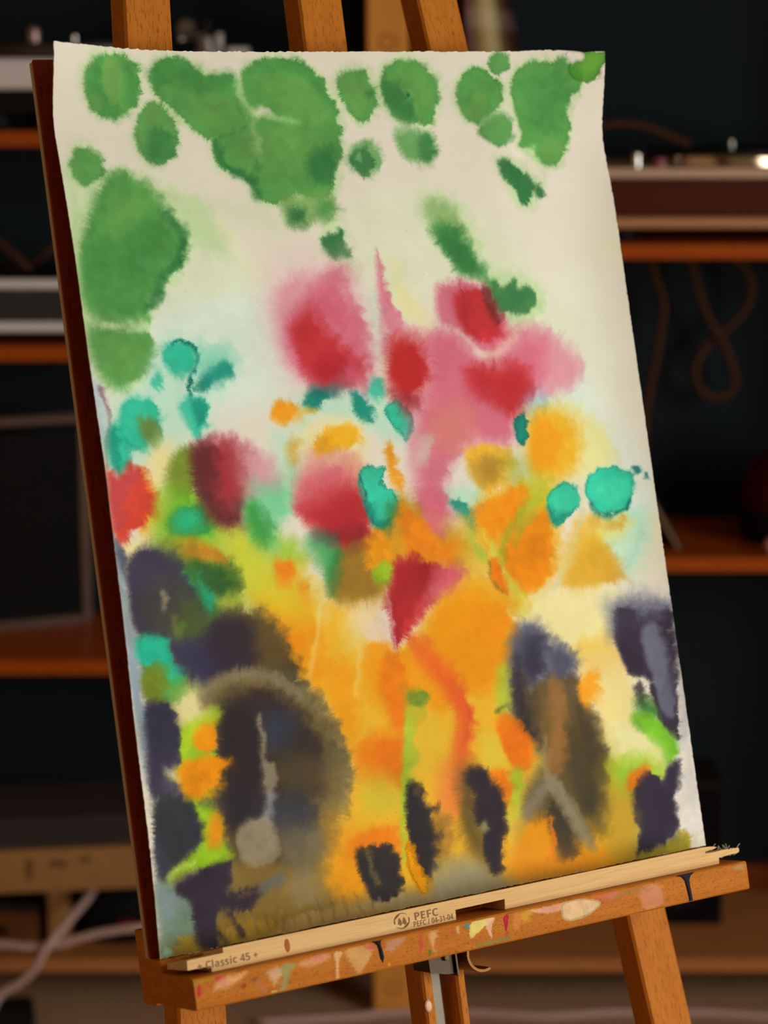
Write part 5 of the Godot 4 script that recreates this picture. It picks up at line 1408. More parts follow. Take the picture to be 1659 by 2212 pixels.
	[[249, 161, 23], 0.85, 3.6, 2.4, 4.5, 0, -1.00, [240.1, 438.5, 257.4, 427.9, 273.1, 433.6, 270.3, 458.1, 254, 464.6, 240.4, 461.1]],
	[[48, 209, 173], 0.95, 1, 2, 1.2, 0.28, -1.00, [244.8, 378.1, 257.9, 372.6, 274.6, 375.7, 267, 387.5, 279, 396.1, 280.7, 409.5, 270.7, 425.1, 256.1, 427, 247.8, 413.8, 244.4, 398.7]],
	[[16, 141, 126], 0.7, 2.8, 2.3, 3, 0.08, -1.00, [246.9, 404.2, 254.2, 402.9, 258.7, 419.8, 271.3, 421, 264.4, 428.6, 253.5, 425.9]],
	[[14, 109, 108], 0.6, 1, 2, 1.2, 0.28, 1.41, [245.8, 380.7, 249.9, 394.2, 249.2, 410.6]],
	[[249, 161, 23], 0.9, 3.6, 2.4, 4.5, 0, -1.00, [276.5, 357.2, 284.5, 355, 286.5, 372.6, 287, 393.5, 279.5, 392.8, 275.8, 373.8]],
	[[159, 211, 44], 0.85, 2.8, 2.3, 3, 0.08, -1.00, [244.1, 467.7, 257.5, 457.6, 268.7, 462.1, 266.5, 476.3, 253, 477.7]],
	[[183, 244, 216], 0.7, 8, 3, 6, 0, -1.00, [330.9, 401.7, 360.5, 400.3, 367.5, 417.9, 351.7, 424.8, 333.7, 414.6]],
	[[16, 141, 126], 0.8, 2.8, 2.3, 3, 0.08, -1.00, [333.3, 411.2, 353.2, 414.8, 360.3, 432, 353.8, 441.9, 346.2, 428.4]],
	[[219, 157, 37], 0.95, 3.6, 2.4, 4.5, 0, -1.00, [279.6, 407.3, 300.2, 413.4, 317.6, 440.2, 343.5, 445, 347.8, 454.7, 337.9, 467.9, 305.7, 469.4, 283.6, 457.9, 268.6, 447.6]],
	[[249, 130, 23], 0.7, 3.6, 2.4, 4.5, 0, -1.00, [282, 413.8, 299.2, 419.6, 316.9, 444.4, 335.7, 448.4, 333.4, 462.8, 306.6, 464.1, 284.7, 451.4]],
	[[223, 109, 138], 0.75, 3.6, 2.4, 4.5, 0, -1.00, [304.8, 399.3, 328.5, 401.5, 328.3, 418.3, 322, 442.8, 311.1, 435.4, 302.2, 415.7]],
	[[65, 133, 71], 0.55, 4, 1.8, 4.2, 0, -1.00, [272, 404.5, 280.1, 407.4, 275.3, 425.6, 265.9, 437, 264.1, 424.5]],
	[[180, 166, 71], 0.85, 8, 3, 6, 0, -1.00, [370.1, 616.4, 465.8, 630, 492.4, 685.6, 494.6, 729, 482.7, 765.7, 348.2, 750.9]],
	[[150, 128, 69], 0.95, 8, 3, 6, 0, -1.00, [-0.2, 758.3, 38.1, 735.5, 159.6, 718.1, 346, 733.9, 538.4, 749.2, 557.5, 761.1, 245.5, 761.5]],
	[[247, 190, 44], 0.97, 8, 3, 6, 0, -1.00, [123.5, 466.7, 171.7, 451.8, 194.9, 482.6, 225.9, 494.2, 247.8, 505, 257.3, 534.9, 288.5, 518.1, 315.9, 496.4, 343.7, 474.5, 364.5, 497.8, 384.6, 508.6, 377.9, 550.1, 365.4, 590.6, 369.4, 620.5, 389, 652.9, 373.9, 684.2, 350.6, 705.6, 355.6, 735.6, 348.2, 750.9, 285.6, 748.3, 214.9, 747.9, 156.9, 737.5, 151.2, 712.7, 174.7, 676.8, 194.1, 639.8, 190.5, 603.1, 172.7, 568.5, 141.9, 528.5, 128.5, 495]],
	[[221, 220, 83], 0.7, 8, 3, 6, 0, -1.00, [116.8, 450.1, 154.7, 442, 187.5, 469.6, 166.3, 487.4, 130.7, 479.4]],
	[[242, 214, 214], 0.8, 7, 2.4, 5.5, 0, -1.00, [220.6, 497.7, 253.4, 499.5, 260.3, 531.1, 243.4, 533.1, 222.8, 514.3]],
	[[247, 238, 163], 0.55, 8, 3, 6, 0, -1.00, [210.8, 500.6, 239.7, 495.9, 249.3, 525.7, 228.3, 539.4, 211.7, 525.1]],
	[[247, 238, 163], 0.35, 8, 3, 6, 0, -1.00, [179.6, 460.7, 196.7, 470.6, 201.6, 499.6, 182.7, 501.4]],
	[[249, 161, 23], 0.85, 7, 2.4, 5.5, 0, -1.00, [130.7, 479.4, 167.5, 479.5, 186.1, 509.8, 184.7, 550, 165.5, 555.5, 143, 520.6]],
	[[249, 130, 23], 0.4, 7, 2.4, 5.5, 0, -1.00, [142.5, 492.7, 165.1, 495.3, 165.6, 523.4, 147.5, 521.2]],
	[[249, 161, 23], 0.7, 7, 2.4, 5.5, 0, -1.00, [185.9, 542.1, 213.3, 545.6, 210.6, 593.8, 197.8, 616.2, 187.8, 590.6]],
	[[249, 130, 23], 0.9, 3.6, 2.4, 4.5, 0, -1.00, [149.2, 447.5, 163.3, 446.1, 168, 457.5, 160.7, 469.1, 150.4, 470.4]],
	[[249, 130, 23], 0.6, 7, 2.4, 5.5, 0, -1.00, [169.6, 465.7, 178.4, 468.6, 178.3, 484.8, 170.5, 483.9]],
	[[249, 161, 23], 0.85, 7, 2.4, 5.5, 0, -1.00, [227.2, 531.1, 249.3, 525.7, 257.8, 547.2, 251, 575, 231.3, 580.5, 223.6, 555]],
	[[249, 161, 23], 0.9, 7, 2.4, 5.5, 0, -1.00, [315.9, 496.4, 359.7, 497.3, 380.6, 520.8, 372.2, 557.8, 355.4, 585, 321.3, 584.6, 296.2, 560.5, 291.9, 526.8]],
	[[249, 130, 23], 0.35, 7, 2.4, 5.5, 0, -1.00, [325.6, 526.8, 360.5, 522.7, 363.5, 565.1, 332.7, 573.6]],
	[[249, 161, 23], 0.85, 7, 2.4, 5.5, 0, -1.00, [256.1, 542.9, 290, 539, 313.1, 575.2, 299.8, 598.2, 265, 576.9]],
	[[249, 130, 23], 0.7, 3.6, 2.4, 4.5, 0, -1.00, [249.4, 570.7, 266.9, 564.8, 264.8, 593.3, 254, 616.3, 246.7, 603]],
	[[249, 130, 23], 0.85, 7, 2.4, 5.5, 0, -1.00, [207.5, 613.6, 241.4, 606.4, 252.8, 624.3, 247.5, 652.1, 224.8, 652.6, 207.8, 641.9]],
	[[249, 130, 23], 0.85, 3.6, 2.4, 4.5, 0, -1.00, [350.8, 613.7, 371.4, 608.2, 386.2, 639.8, 377.9, 659.6, 359.9, 648.5]],
	[[240, 93, 44], 0.75, 8, 3, 6, 0, 7.05, [277.2, 529.1, 296.8, 556.4, 311.8, 583.3, 318.3, 609.1, 307.5, 640.7, 294, 679.9]],
	[[204, 52, 57], 0.95, 3.6, 2.4, 4.5, 0, -1.00, [269.7, 461.4, 288.5, 457.2, 306.1, 467, 338, 473.8, 327.6, 483.6, 309, 494.8, 295.1, 506.5, 278.7, 519.4, 265.5, 531, 259, 533, 258.9, 512.5, 256, 497.7, 264.6, 482.3]],
	[[172, 43, 50], 0.7, 3.6, 2.4, 4.5, 0, -1.00, [271.8, 466.6, 292.4, 462.6, 310, 472.8, 292.3, 493.7, 275.7, 508.3, 264.5, 507, 264.9, 486.4]],
	[[223, 109, 138], 0.6, 3.6, 2.4, 4.5, 0, -1.00, [309.7, 474.9, 339, 473.1, 334.5, 486, 311.2, 495.9, 296.4, 498.3]],
	[[223, 109, 138], 0.7, 1.2, 0.8, 0.8, 0, 1.17, [256.5, 497.8, 259.2, 510.5, 257.3, 534.9]],
	[[247, 238, 163], 0.55, 2.6, 1.2, 2, 0, 1.65, [191.8, 478.2, 182.8, 513.5, 165.8, 559.5]],
	[[247, 238, 163], 0.45, 2.6, 1.2, 2, 0, 1.65, [224, 530.7, 213.3, 569.9]],
	[[183, 205, 60], 0.8, 2.6, 1.2, 2, 0, 2.82, [260.7, 568.1, 259.3, 613, 249.3, 652.4, 240.7, 695.8, 238.5, 722.2]],
	[[129, 155, 48], 0.8, 4, 1.8, 4.2, 0, -1.00, [265.9, 577, 277.4, 573.7, 285.3, 583.8, 274.8, 589.8, 265.7, 587.3]],
	[[221, 220, 83], 0.5, 8, 3, 6, 0, -1.00, [264.8, 593.3, 293.8, 605.6, 293.4, 638.6, 264.2, 642.4, 258.7, 617]],
	[[112, 194, 53], 0.5, 8, 3, 6, 0, -1.00, [254, 616.3, 263, 625.8, 254.7, 657.3, 248.1, 648.1]],
	[[221, 220, 83], 0.5, 8, 3, 6, 0, -1.00, [334.4, 623.9, 352.9, 630.7, 352.4, 664.1, 334.6, 653.1]],
	[[159, 211, 44], 0.6, 8, 3, 6, 0, -1.00, [366, 565.4, 375, 570.8, 365.2, 615.8, 359.3, 606.5]],
	[[103, 122, 48], 0.7, 2.6, 1.2, 2, 0, 1.65, [353.4, 603.6, 363.8, 600.4]],
	[[221, 227, 94], 0.85, 2.6, 1.2, 2, 0, 2.11, [371.3, 443.6, 373.9, 464.2, 381.8, 482.9, 394.3, 504.7]],
	[[249, 130, 23], 0.9, 2.6, 1.2, 2, 0, -1.00, [366.2, 469.3, 375.2, 468.6, 382.1, 493.5, 377.3, 498.5, 367, 488.8]],
	[[121, 146, 46], 0.6, 1.2, 0.8, 0.8, 0, 1.17, [365.7, 460, 365.3, 481, 376.8, 498.4]],
	[[159, 211, 44], 0.7, 4, 1.8, 4.2, 0, -1.00, [383.3, 504.2, 398.4, 503.9, 400.9, 519, 388, 521.7]],
	[[247, 238, 163], 0.85, 8, 3, 6, 0, -1.00, [387.6, 509, 445.2, 502.7, 511.1, 511.8, 517.4, 536.7, 496.1, 564.6, 444.7, 567, 408.1, 536.9]],
	[[247, 190, 44], 0.5, 8, 3, 6, 0, -1.00, [440.9, 558, 493.1, 551.2, 506.7, 592.2, 497.7, 634.4, 465.8, 630, 450.8, 593.6]],
	[[247, 238, 163], 0.75, 8, 3, 6, 0, -1.00, [474.3, 588, 511, 597.1, 503, 635.2, 535, 657.2, 528.2, 691.1, 476.9, 683.2, 464.2, 638.3]],
	[[99, 102, 124], 0.9, 7, 2.4, 5.5, 0, -1.00, [376.6, 539.4, 391.5, 530.6, 411.1, 533.9, 424.2, 546.6, 445.9, 560.8, 445.7, 576.6, 431.1, 588.8, 405.9, 586.8, 392.9, 598.6, 375, 610.8, 371.4, 587.2, 371, 561.9]],
	[[56, 47, 64], 0.7, 7, 2.4, 5.5, 0, -1.00, [394.7, 541.6, 406.4, 547.3, 404.4, 574.7, 389, 576.9, 375.2, 600.3, 371.2, 578.7, 378.8, 562.9]],
	[[91, 76, 48], 0.92, 5.5, 3, 6, 0, -1.00, [373.1, 591.6, 395, 586.1, 420.9, 581.9, 444.3, 584.1, 454.1, 611.2, 459.9, 637.7, 466.7, 664.5, 460.4, 697.8, 444.9, 729.4, 431.4, 748.4, 411.2, 747.1, 395.4, 736, 388, 720.1, 374.8, 709.5, 368.4, 687.5, 386.3, 669.3, 397.9, 654.2, 386.9, 635.7, 375.4, 620.6]],
	[[61, 60, 60], 0.5, 5.5, 3, 6, 0, -1.00, [434.2, 625.5, 458.1, 641.8, 458.8, 680.4, 442.7, 712.1, 429.1, 701.4, 422.2, 666.3]],
	[[56, 47, 64], 0.55, 5.5, 3, 6, 0, -1.00, [375.7, 587.8, 386.3, 593.4, 393.1, 628.2, 400.2, 646.1, 391.1, 640.5, 376.8, 620.8]],
	[[178, 124, 64], 0.75, 5.5, 3, 6, 0, 7.05, [419.7, 589.4, 418.1, 623.3, 407.7, 655.7]],
	[[249, 161, 23], 0.8, 3.6, 2.4, 4.5, 0, -1.00, [446.2, 588.7, 469.6, 583.1, 465.4, 604.1, 448.4, 612.5, 442.9, 601.1]],
	[[249, 161, 23], 0.9, 8, 3, 6, 0, -1.00, [359.6, 711.2, 390.7, 703.7, 416.1, 733.1, 456.8, 735.7, 457.5, 761.4, 392, 756.4, 348.2, 750.9]],
	[[247, 190, 44], 0.7, 8, 3, 6, 0, -1.00, [434.5, 715, 463.3, 728.2, 467.6, 763.1, 437.1, 760]],
	[[202, 166, 44], 0.85, 8, 3, 6, 0, -1.00, [459.4, 663.4, 490.7, 693.9, 488, 736.6, 477.7, 764.8, 448.2, 755.5, 450.3, 713.3]],
	[[138, 128, 99], 0.85, 2.6, 1.2, 2, 0, 6.11, [401.3, 675.8, 412.4, 700.8, 427.6, 731.7]],
	[[138, 128, 99], 0.75, 2.6, 1.2, 2, 0, 5.17, [398.7, 673.7, 378.1, 689.1, 370.3, 700.4]],
	[[61, 60, 60], 0.75, 3.6, 2.4, 4.5, 0, -1.00, [392.7, 697.7, 404.3, 697.4, 416.8, 729, 416.7, 745.1, 402.1, 741.3, 392.9, 720.9]],
	[[249, 130, 23], 0.85, 2.6, 1.2, 2, 0, 2.11, [395.9, 708.7, 394.5, 729.5, 389, 744.6]],
	[[191, 166, 113], 0.6, 2.6, 1.2, 2, 0, 2.11, [405.1, 646.8, 395.1, 670.7]],
	[[161, 168, 182], 0.7, 8, 3, 6, 0, -1.00, [487.5, 520.1, 525.9, 515.8, 556.7, 524.3, 578.5, 518, 567.1, 582.9, 561.9, 643.7, 549.5, 659.4, 558.5, 572.9, 500.9, 539.1]],
	[[99, 102, 124], 0.75, 7, 2.4, 5.5, 0, -1.00, [490.2, 542.2, 500.8, 523.8, 530, 520.7, 557.9, 531, 553.7, 545.8, 497.8, 556.1]],
	[[56, 47, 64], 0.97, 2.2, 2.2, 3.6, 0, -1.00, [498.7, 538.8, 504, 527.2, 522.7, 529.4, 537.3, 535.7, 556.8, 535.7, 555.9, 555, 558.7, 577.4, 552.9, 598.5, 552.2, 620.3, 548, 653.9, 540.5, 654.6, 530.9, 639.2, 526.6, 617.6, 524.9, 595.5, 508, 591, 504.1, 578.7, 496.7, 556]],
	[[112, 115, 138], 0.9, 2.6, 1.2, 2, 0, -1.00, [527.6, 552, 538.1, 545.9, 546.4, 554.5, 548.6, 580.3, 549.4, 609, 545.5, 632.5, 535, 631, 532.7, 606.6, 530.3, 577.8]],
	[[215, 220, 175], 0.6, 2.6, 1.2, 2, 0, 1.41, [510, 589.1, 521.2, 598.5, 533.3, 601]],
	[[56, 47, 64], 0.8, 2.2, 2.2, 3.6, 0, -1.00, [509.1, 601.2, 518.5, 599, 522, 607.3, 511.1, 609.3]],
	[[76, 133, 44], 0.8, 4, 1.8, 4.2, 0, -1.00, [506.4, 613.9, 521.6, 609.4, 530.1, 630.3, 533.4, 639.5, 515.1, 628.2]],
	[[56, 47, 64], 0.6, 2.2, 2.2, 3.6, 0, -1.00, [510.9, 610.2, 519.6, 611.4, 522.9, 620.6, 513.9, 621.5]],
	[[112, 194, 53], 0.95, 4, 1.8, 4.2, 0, -1.00, [500.3, 632.6, 510, 627.5, 520.8, 631.2, 533.7, 643.1, 544.7, 658.7, 544.3, 671.7, 534.2, 676.8, 531.5, 664.6, 519.7, 651.5, 504.5, 640.6]],
	[[159, 211, 44], 0.75, 8, 3, 6, 0, -1.00, [463.8, 668.3, 496.8, 664.6, 525.8, 677.7, 527.4, 695.3, 501, 695.5, 468.5, 699.1]],
	[[112, 194, 53], 0.6, 4, 1.8, 4.2, 0, -1.00, [478.2, 676.9, 496.9, 669, 501.9, 678.4, 486.4, 689]],
	[[56, 47, 64], 0.97, 2.2, 2.2, 3.6, 0, -1.00, [496.2, 682.7, 511.5, 680.7, 522.5, 693.7, 529.5, 684.8, 544.5, 676.1, 546, 690.3, 536.5, 707.6, 530.8, 721.9, 534.4, 736.4, 521.8, 747.3, 502, 751.8, 482.2, 757, 490.4, 734.8, 485.4, 722.4, 490.7, 699.1]],
	[[71, 69, 60], 0.6, 3.6, 2.4, 4.5, 0, -1.00, [487.4, 689.1, 506.2, 683.4, 502.9, 713.1, 487, 727.8]],
	[[249, 130, 23], 0.85, 2.8, 2.3, 3, 0.08, -1.00, [481.4, 692.5, 489.6, 678.7, 507.8, 675.8, 515.6, 681.3, 499.3, 691, 487.3, 697.7]],
	[[161, 168, 182], 0.6, 2.6, 1.2, 2, 0, 1.41, [523.3, 694.7, 531.2, 702.4, 535.7, 706.2]],
	[[240, 236, 222], 0.85, 2.6, 1.2, 2, 0, -1.00, [540.9, 684.3, 553.4, 670.9, 561.2, 678.6, 562.8, 762, 536.7, 758.5, 534.8, 739.9, 530.6, 722.7, 537.5, 707.8]],
	[[210, 209, 216], 0.5, 8, 3, 6, 0, -1.00, [545.8, 693.8, 558.3, 695.7, 558.6, 739.5, 545.1, 741.6]],
	[[202, 166, 44], 0.9, 1.2, 1.2, 9, 0, -1.00, [466.9, 767.3, 494.7, 757, 520.3, 749.7, 537.9, 740.4, 542, 758.5, 514.8, 762.6]],
	[[97, 115, 99], 0.6, 3.6, 2.4, 4.5, 0, -1.00, [518.7, 741.6, 531.1, 737.1, 534.3, 748.5, 522.8, 753.1]],
	[[84, 82, 60], 0.95, 5.5, 3, 6, 0, -1.00, [15.1, 428.3, 56.7, 430.4, 80.1, 485.5, 129.6, 487.2, 158.8, 538.6, 192.2, 607.4, 190.7, 647.3, 155.7, 713.5, 95.2, 730.4, 57.1, 758.4, 10.6, 755.3, 5.9, 695, 9.3, 619.2, 11.8, 543, 9.4, 485.3]],
	[[56, 106, 62], 0.85, 5.5, 3, 6, 0, -1.00, [60.3, 436.5, 93.4, 455.6, 113.4, 473.5, 92.8, 490.9, 64.2, 503.2, 46.8, 501.2]],
	[[150, 172, 186], 0.97, 2.6, 1.2, 2, 0, -1.00, [0.4, 411.6, 5.7, 423.6, 5.3, 451.1, 6.1, 481.1, 10.3, 492.2, 9.3, 519.7, 9.3, 542.6, 14.3, 558.6, 11.2, 581.2, 6.1, 599.6, 6, 618.6, 11.2, 624.1, 4.3, 618.4, 0.8, 556.8, -1.4, 495.5, -3, 418.9]],
	[[80, 87, 108], 0.85, 2.6, 1.2, 2, 0, -1.00, [1, 413.9, 6.4, 419, 9.4, 434.7, 7.9, 451.4, 3.9, 442.6, 0.9, 426.9]],
	[[67, 62, 87], 0.97, 2.2, 2.2, 3.6, 0, -1.00, [9.9, 437.4, 21.8, 427, 39.8, 424.8, 57.3, 432.4, 63.9, 448.6, 74.6, 467.3, 78.9, 481.5, 72.2, 497.2, 55.4, 503, 34.2, 496.6, 11.4, 490.1, 7.5, 469.7]],
	[[80, 85, 67], 0.85, 5.5, 3, 6, 0, -1.00, [21.6, 459.7, 50.4, 443.4, 69, 468.7, 73.4, 488.7, 55.8, 500.3, 25.9, 492.9]],
	[[78, 102, 50], 0.7, 5.5, 3, 6, 0, -1.00, [56.5, 479, 76.8, 477.3, 74.1, 496.6, 55.6, 501.4]],
	[[142, 139, 117], 0.7, 2.6, 1.2, 2, 0, 1.88, [40.7, 458.7, 39.8, 474]],
	[[106, 133, 48], 0.7, 4, 1.8, 4.2, 0, 2.35, [45.4, 485.5, 47.5, 495.8]],
	[[44, 176, 131], 0.85, 2.8, 2.3, 3, 0.08, -1.00, [63.3, 446.6, 72.8, 458.1, 83.8, 465.6, 91, 471.9, 81.1, 478.6, 71.6, 465.8]],
	[[65, 141, 60], 0.75, 4, 1.8, 4.2, 0, -1.00, [59.2, 428.6, 73.2, 439.8, 79.6, 457.3, 68.3, 449.1]],
	[[221, 220, 83], 0.65, 4, 1.8, 4.2, 0, -1.00, [84.7, 468.4, 114.5, 465.7, 112.8, 477.4, 90, 478.8]],
	[[91, 76, 48], 0.95, 5.5, 3, 6, 0, -1.00, [84, 489.9, 112.1, 482.1, 133.2, 493.6, 147.7, 513.3, 158.8, 538.6, 139.9, 542.1, 112.9, 540.6, 87.5, 529.5]],
	[[56, 47, 64], 0.85, 5.5, 3, 6, 0, -1.00, [73, 504.3, 93.4, 487.1, 111.1, 489.1, 126.8, 506.8, 114, 532.9, 85.9, 541.1, 64.1, 538.2]],
	[[67, 62, 87], 0.95, 2.2, 2.2, 3.6, 0, -1.00, [41.3, 502.4, 62.2, 502.2, 77.9, 501, 94.5, 510.8, 96.3, 530.6, 86.3, 538, 68, 541.9, 52.3, 533.6, 44.5, 518.3]],
	[[80, 65, 60], 0.5, 5.5, 3, 6, 0, -1.00, [97.8, 487.6, 119.5, 494, 124.5, 522.3, 105.1, 531.8, 94, 514.6]],
	[[48, 209, 173], 0.95, 2.8, 2.3, 3, 0.08, -1.00, [11.1, 496.2, 25.6, 495.6, 38.8, 501.8, 39.6, 515.8, 48.3, 530.4, 36.4, 548.2, 25.9, 544.8, 13.4, 522.1, 8.6, 512]],
	[[121, 146, 46], 0.97, 4, 1.8, 4.2, 0, -1.00, [17, 521.4, 30.2, 520, 35.5, 534.5, 28.6, 548.3, 14.9, 546.4, 9.5, 533.5]],
	[[112, 194, 53], 0.7, 8, 3, 6, 0, -1.00, [32.8, 541.9, 51, 536.5, 62.6, 549.7, 55.2, 572, 41.2, 562.3]],
	[[247, 238, 163], 0.9, 8, 3, 6, 0, -1.00, [38.8, 546.5, 63.6, 542.1, 78.5, 563.5, 63.3, 577, 43.9, 574.3]],
	[[159, 211, 44], 0.95, 4, 1.8, 4.2, 0, -1.00, [40.3, 577.7, 55.4, 570.1, 79.8, 569.6, 76.7, 606.2, 72.5, 629, 50.2, 637.1, 65.3, 655, 71.3, 675.5, 75.1, 685.8, 68.6, 696, 47.1, 693, 27.2, 696.5, 10.8, 701.6, 13.5, 692.5, 39.8, 681.7, 50.8, 664.3, 48.2, 644.5, 39.9, 632.4, 33.3, 615.2, 34.3, 596.1]],
	[[247, 238, 163], 0.6, 8, 3, 6, 0, -1.00, [24.7, 602.3, 34.3, 610.7, 35.6, 623.2, 29.9, 626.2]],
	[[125, 109, 69], 0.97, 5.5, 3, 6, 0, -1.00, [62.6, 549.7, 79.4, 540.2, 106.9, 535.1, 135.5, 541.6, 161.6, 557, 179.7, 577.4, 190.8, 595.1, 194.2, 615.7, 197.2, 632.3, 193.8, 647.8, 179.5, 669.6, 164.6, 689.1, 155.7, 713.5, 136.7, 720.1, 110.9, 711.6, 71.5, 708.6, 70.2, 683.1, 68.7, 655.6, 68.5, 632.2, 75, 617.7, 71.4, 597.6, 75.9, 574.9, 83.3, 561.1, 66.1, 563.4]],
	[[91, 76, 48], 0.8, 5.5, 3, 6, 0, -1.00, [80, 552, 112.1, 546.5, 142.8, 554.4, 166.4, 579.6, 178, 609.3, 169.2, 652, 151.2, 680.9, 125.8, 700.4, 89.4, 705.9, 73.6, 691.4, 72.3, 652.3, 75.9, 606.1, 78.6, 575.3]],
	[[56, 47, 64], 0.8, 5.5, 3, 6, 0, -1.00, [84.7, 566.4, 112.5, 560.3, 115.1, 588.3, 113.9, 611.8, 107.1, 642.2, 95.6, 660, 77.7, 661, 74.4, 637.1, 80.5, 610.7, 78.6, 587]],
	[[56, 47, 64], 0.45, 5.5, 3, 6, 0, -1.00, [111.3, 552.3, 146.4, 560.9, 160.8, 586.8, 153.9, 601.8, 127.2, 597.9, 117.4, 572.8]],
	[[63, 69, 87], 0.6, 5.5, 3, 6, 0, -1.00, [118.5, 580.9, 134.8, 577.2, 142.3, 588.2, 133.9, 598.9, 119.6, 594.9]],
	[[56, 60, 76], 0.6, 5.5, 3, 6, 0, -1.00, [72.2, 636.7, 111.2, 644.8, 134.4, 640.6, 159.7, 654.5, 139.6, 667.1, 117.2, 665.5, 95.9, 658.1]],
	[[125, 109, 69], 0.5, 5.5, 3, 6, 0, -1.00, [139.4, 607.6, 170.7, 612.2, 180.6, 637.8, 166.9, 667.6, 148, 640.7]],
	[[125, 109, 69], 0.7, 5.5, 3, 6, 0, 5.17, [66.8, 558, 80.7, 547.4, 103.7, 542.6, 130.3, 546.1]],
	[[138, 128, 99], 0.8, 2.6, 1.2, 2, 0, 2.82, [115.9, 592.3, 114.9, 608, 118.7, 624.3, 121.1, 632.6]],
	[[125, 130, 126], 0.8, 2.6, 1.2, 2, 0, 3.29, [120.8, 628.6, 119.4, 644.2, 112.5, 660.8]],
	[[138, 128, 99], 0.85, 2.6, 1.2, 2, 0, -1.00, [83, 667.7, 94.7, 659.8, 114.1, 662.2, 118.9, 675.6, 117.6, 695.1, 105.7, 700.1, 90.5, 697.5, 82.4, 684.4]],
	[[161, 124, 44], 0.6, 5.5, 3, 6, 0, -1.00, [72.6, 699, 99.6, 695.9, 125.3, 704.3, 159.6, 718.1, 152.4, 736.7, 112, 737.4, 78, 727.3]],
	[[129, 124, 94], 0.6, 5.5, 3, 6, 0, -1.00, [134.1, 705.8, 151.2, 712.7, 153, 732.9, 131, 728.9]],
	[[219, 157, 37], 0.6, 7, 2.4, 5.5, 0, -1.00, [166.9, 667.6, 186, 662.7, 173.5, 716.6, 154.6, 721.2]],
	[[249, 161, 23], 0.9, 3.6, 2.4, 4.5, 0, -1.00, [52.8, 576.3, 64, 571.7, 75, 575.5, 73.8, 590.2, 60.6, 596.1, 49.6, 586.7]],
	[[249, 161, 23], 0.97, 3.6, 2.4, 4.5, 0, -1.00, [35.1, 608.5, 46.6, 601.8, 70.5, 603.4, 86, 610, 75.2, 616.9, 69.1, 627.7, 53.5, 632.2, 42.6, 635.1, 34.6, 623.9]],
	[[249, 130, 23], 0.9, 2.8, 2.3, 3, 0.08, 2.82, [71.5, 605.5, 86.9, 612.5]],
	[[249, 161, 23], 0.85, 3.6, 2.4, 4.5, 0, -1.00, [51.3, 660.5, 64.9, 651.1, 70, 665.5, 65.4, 673.7, 53, 673.9]],
	[[67, 62, 87], 0.97, 2.2, 2.2, 3.6, 0, -1.00, [10.1, 558, 15.2, 551.1, 24, 550, 35.1, 559.2, 40.3, 571.8, 38.9, 585.2, 33.1, 604.4, 20.1, 610.1, 36, 629.5, 21.6, 630.3, 6.7, 625.6, 6, 606.4, 8.5, 588.4]],
	[[215, 220, 198], 0.7, 2.6, 1.2, 2, 0, 1.88, [21.8, 607.3, 30.4, 610.9]],
	[[99, 104, 124], 0.55, 3.6, 2.4, 4.5, 0, -1.00, [19.9, 611.6, 29.3, 618.4, 34.9, 627.8, 21.4, 625.6]],
	[[61, 65, 71], 0.97, 2.2, 2.2, 3.6, 0, -1.00, [11, 631.7, 29.3, 630.7, 43.6, 639.9, 48.4, 656.2, 47.1, 669.5, 36.8, 678.1, 22, 685.2, 10.4, 697.7, 4.2, 690.9, 4.5, 664.2, 5.7, 645.3]],
	[[67, 62, 87], 0.7, 5.5, 3, 6, 0, -1.00, [36.3, 642.6, 48.4, 656.2, 46.4, 671.3, 33.9, 676.9]],
	[[67, 62, 87], 0.6, 5.5, 3, 6, 0, -1.00, [5.5, 656.7, 12.6, 657.9, 10.9, 688.2, 4.4, 689]],
	[[123, 152, 131], 0.97, 3.6, 2.4, 4.5, 0, -1.00, [1.7, 698.9, 16.5, 704.6, 32.3, 717, 35.5, 735.8, 31.8, 746.6, 15.8, 753.6, 1.8, 759.4, 1.1, 730.5]],
	[[146, 166, 177], 0.8, 7, 2.4, 5.5, 0, -1.00, [2.4, 700.1, 13.5, 704, 20.7, 716.9, 13.3, 727, 3.3, 725.2]],
	[[161, 124, 44], 0.95, 8, 3, 6, 0, -1.00, [10.8, 753.4, 36.5, 750.6, 69.4, 725.7, 96.2, 722.7, 132.5, 717.4, 159, 722, 184.6, 734.5, 214.9, 747.9, 212.3, 765.6, 108.6, 764.2, 22, 765.2]],
	[[129, 106, 53], 0.75, 5.5, 3, 6, 0, -1.00, [64.7, 728.7, 87.5, 721.2, 122.7, 723.5, 157.4, 733.7, 164.1, 750.8, 110.1, 752.7, 71.1, 749.4]],
	[[202, 166, 44], 0.45, 1.2, 1.2, 9, 0, -1.00, [39.9, 759, 76.2, 742.5, 93.3, 745.7, 109.6, 756.6, 65.3, 761.9]],
	[[56, 47, 64], 0.97, 2.2, 2.2, 3.6, 0, -1.00, [18.2, 700.3, 36, 695, 51.6, 691.5, 71.3, 691.8, 68.3, 706.1, 63.9, 720.8, 79.3, 716.6, 94.7, 720.1, 91.7, 730.5, 77.2, 733.8, 59.5, 728.6, 53.7, 738.4, 54.5, 750.9, 58.4, 761.8, 35.9, 755.9, 33.7, 736.6, 32.9, 719.1, 21.9, 710.1]],
	[[56, 47, 64], 0.8, 2.2, 2.2, 3.6, 0, 2.35, [64.5, 730.6, 72.4, 745.7, 74.1, 753.1]],
	[[56, 47, 64], 0.8, 2.2, 2.2, 3.6, 0, 1.65, [53.7, 750, 61.7, 755.4, 62.9, 760.3]],
	[[99, 117, 136], 0.6, 2.6, 1.2, 2, 0, 3.29, [91.8, 721.9, 105.8, 716.6, 117.5, 712.8]],
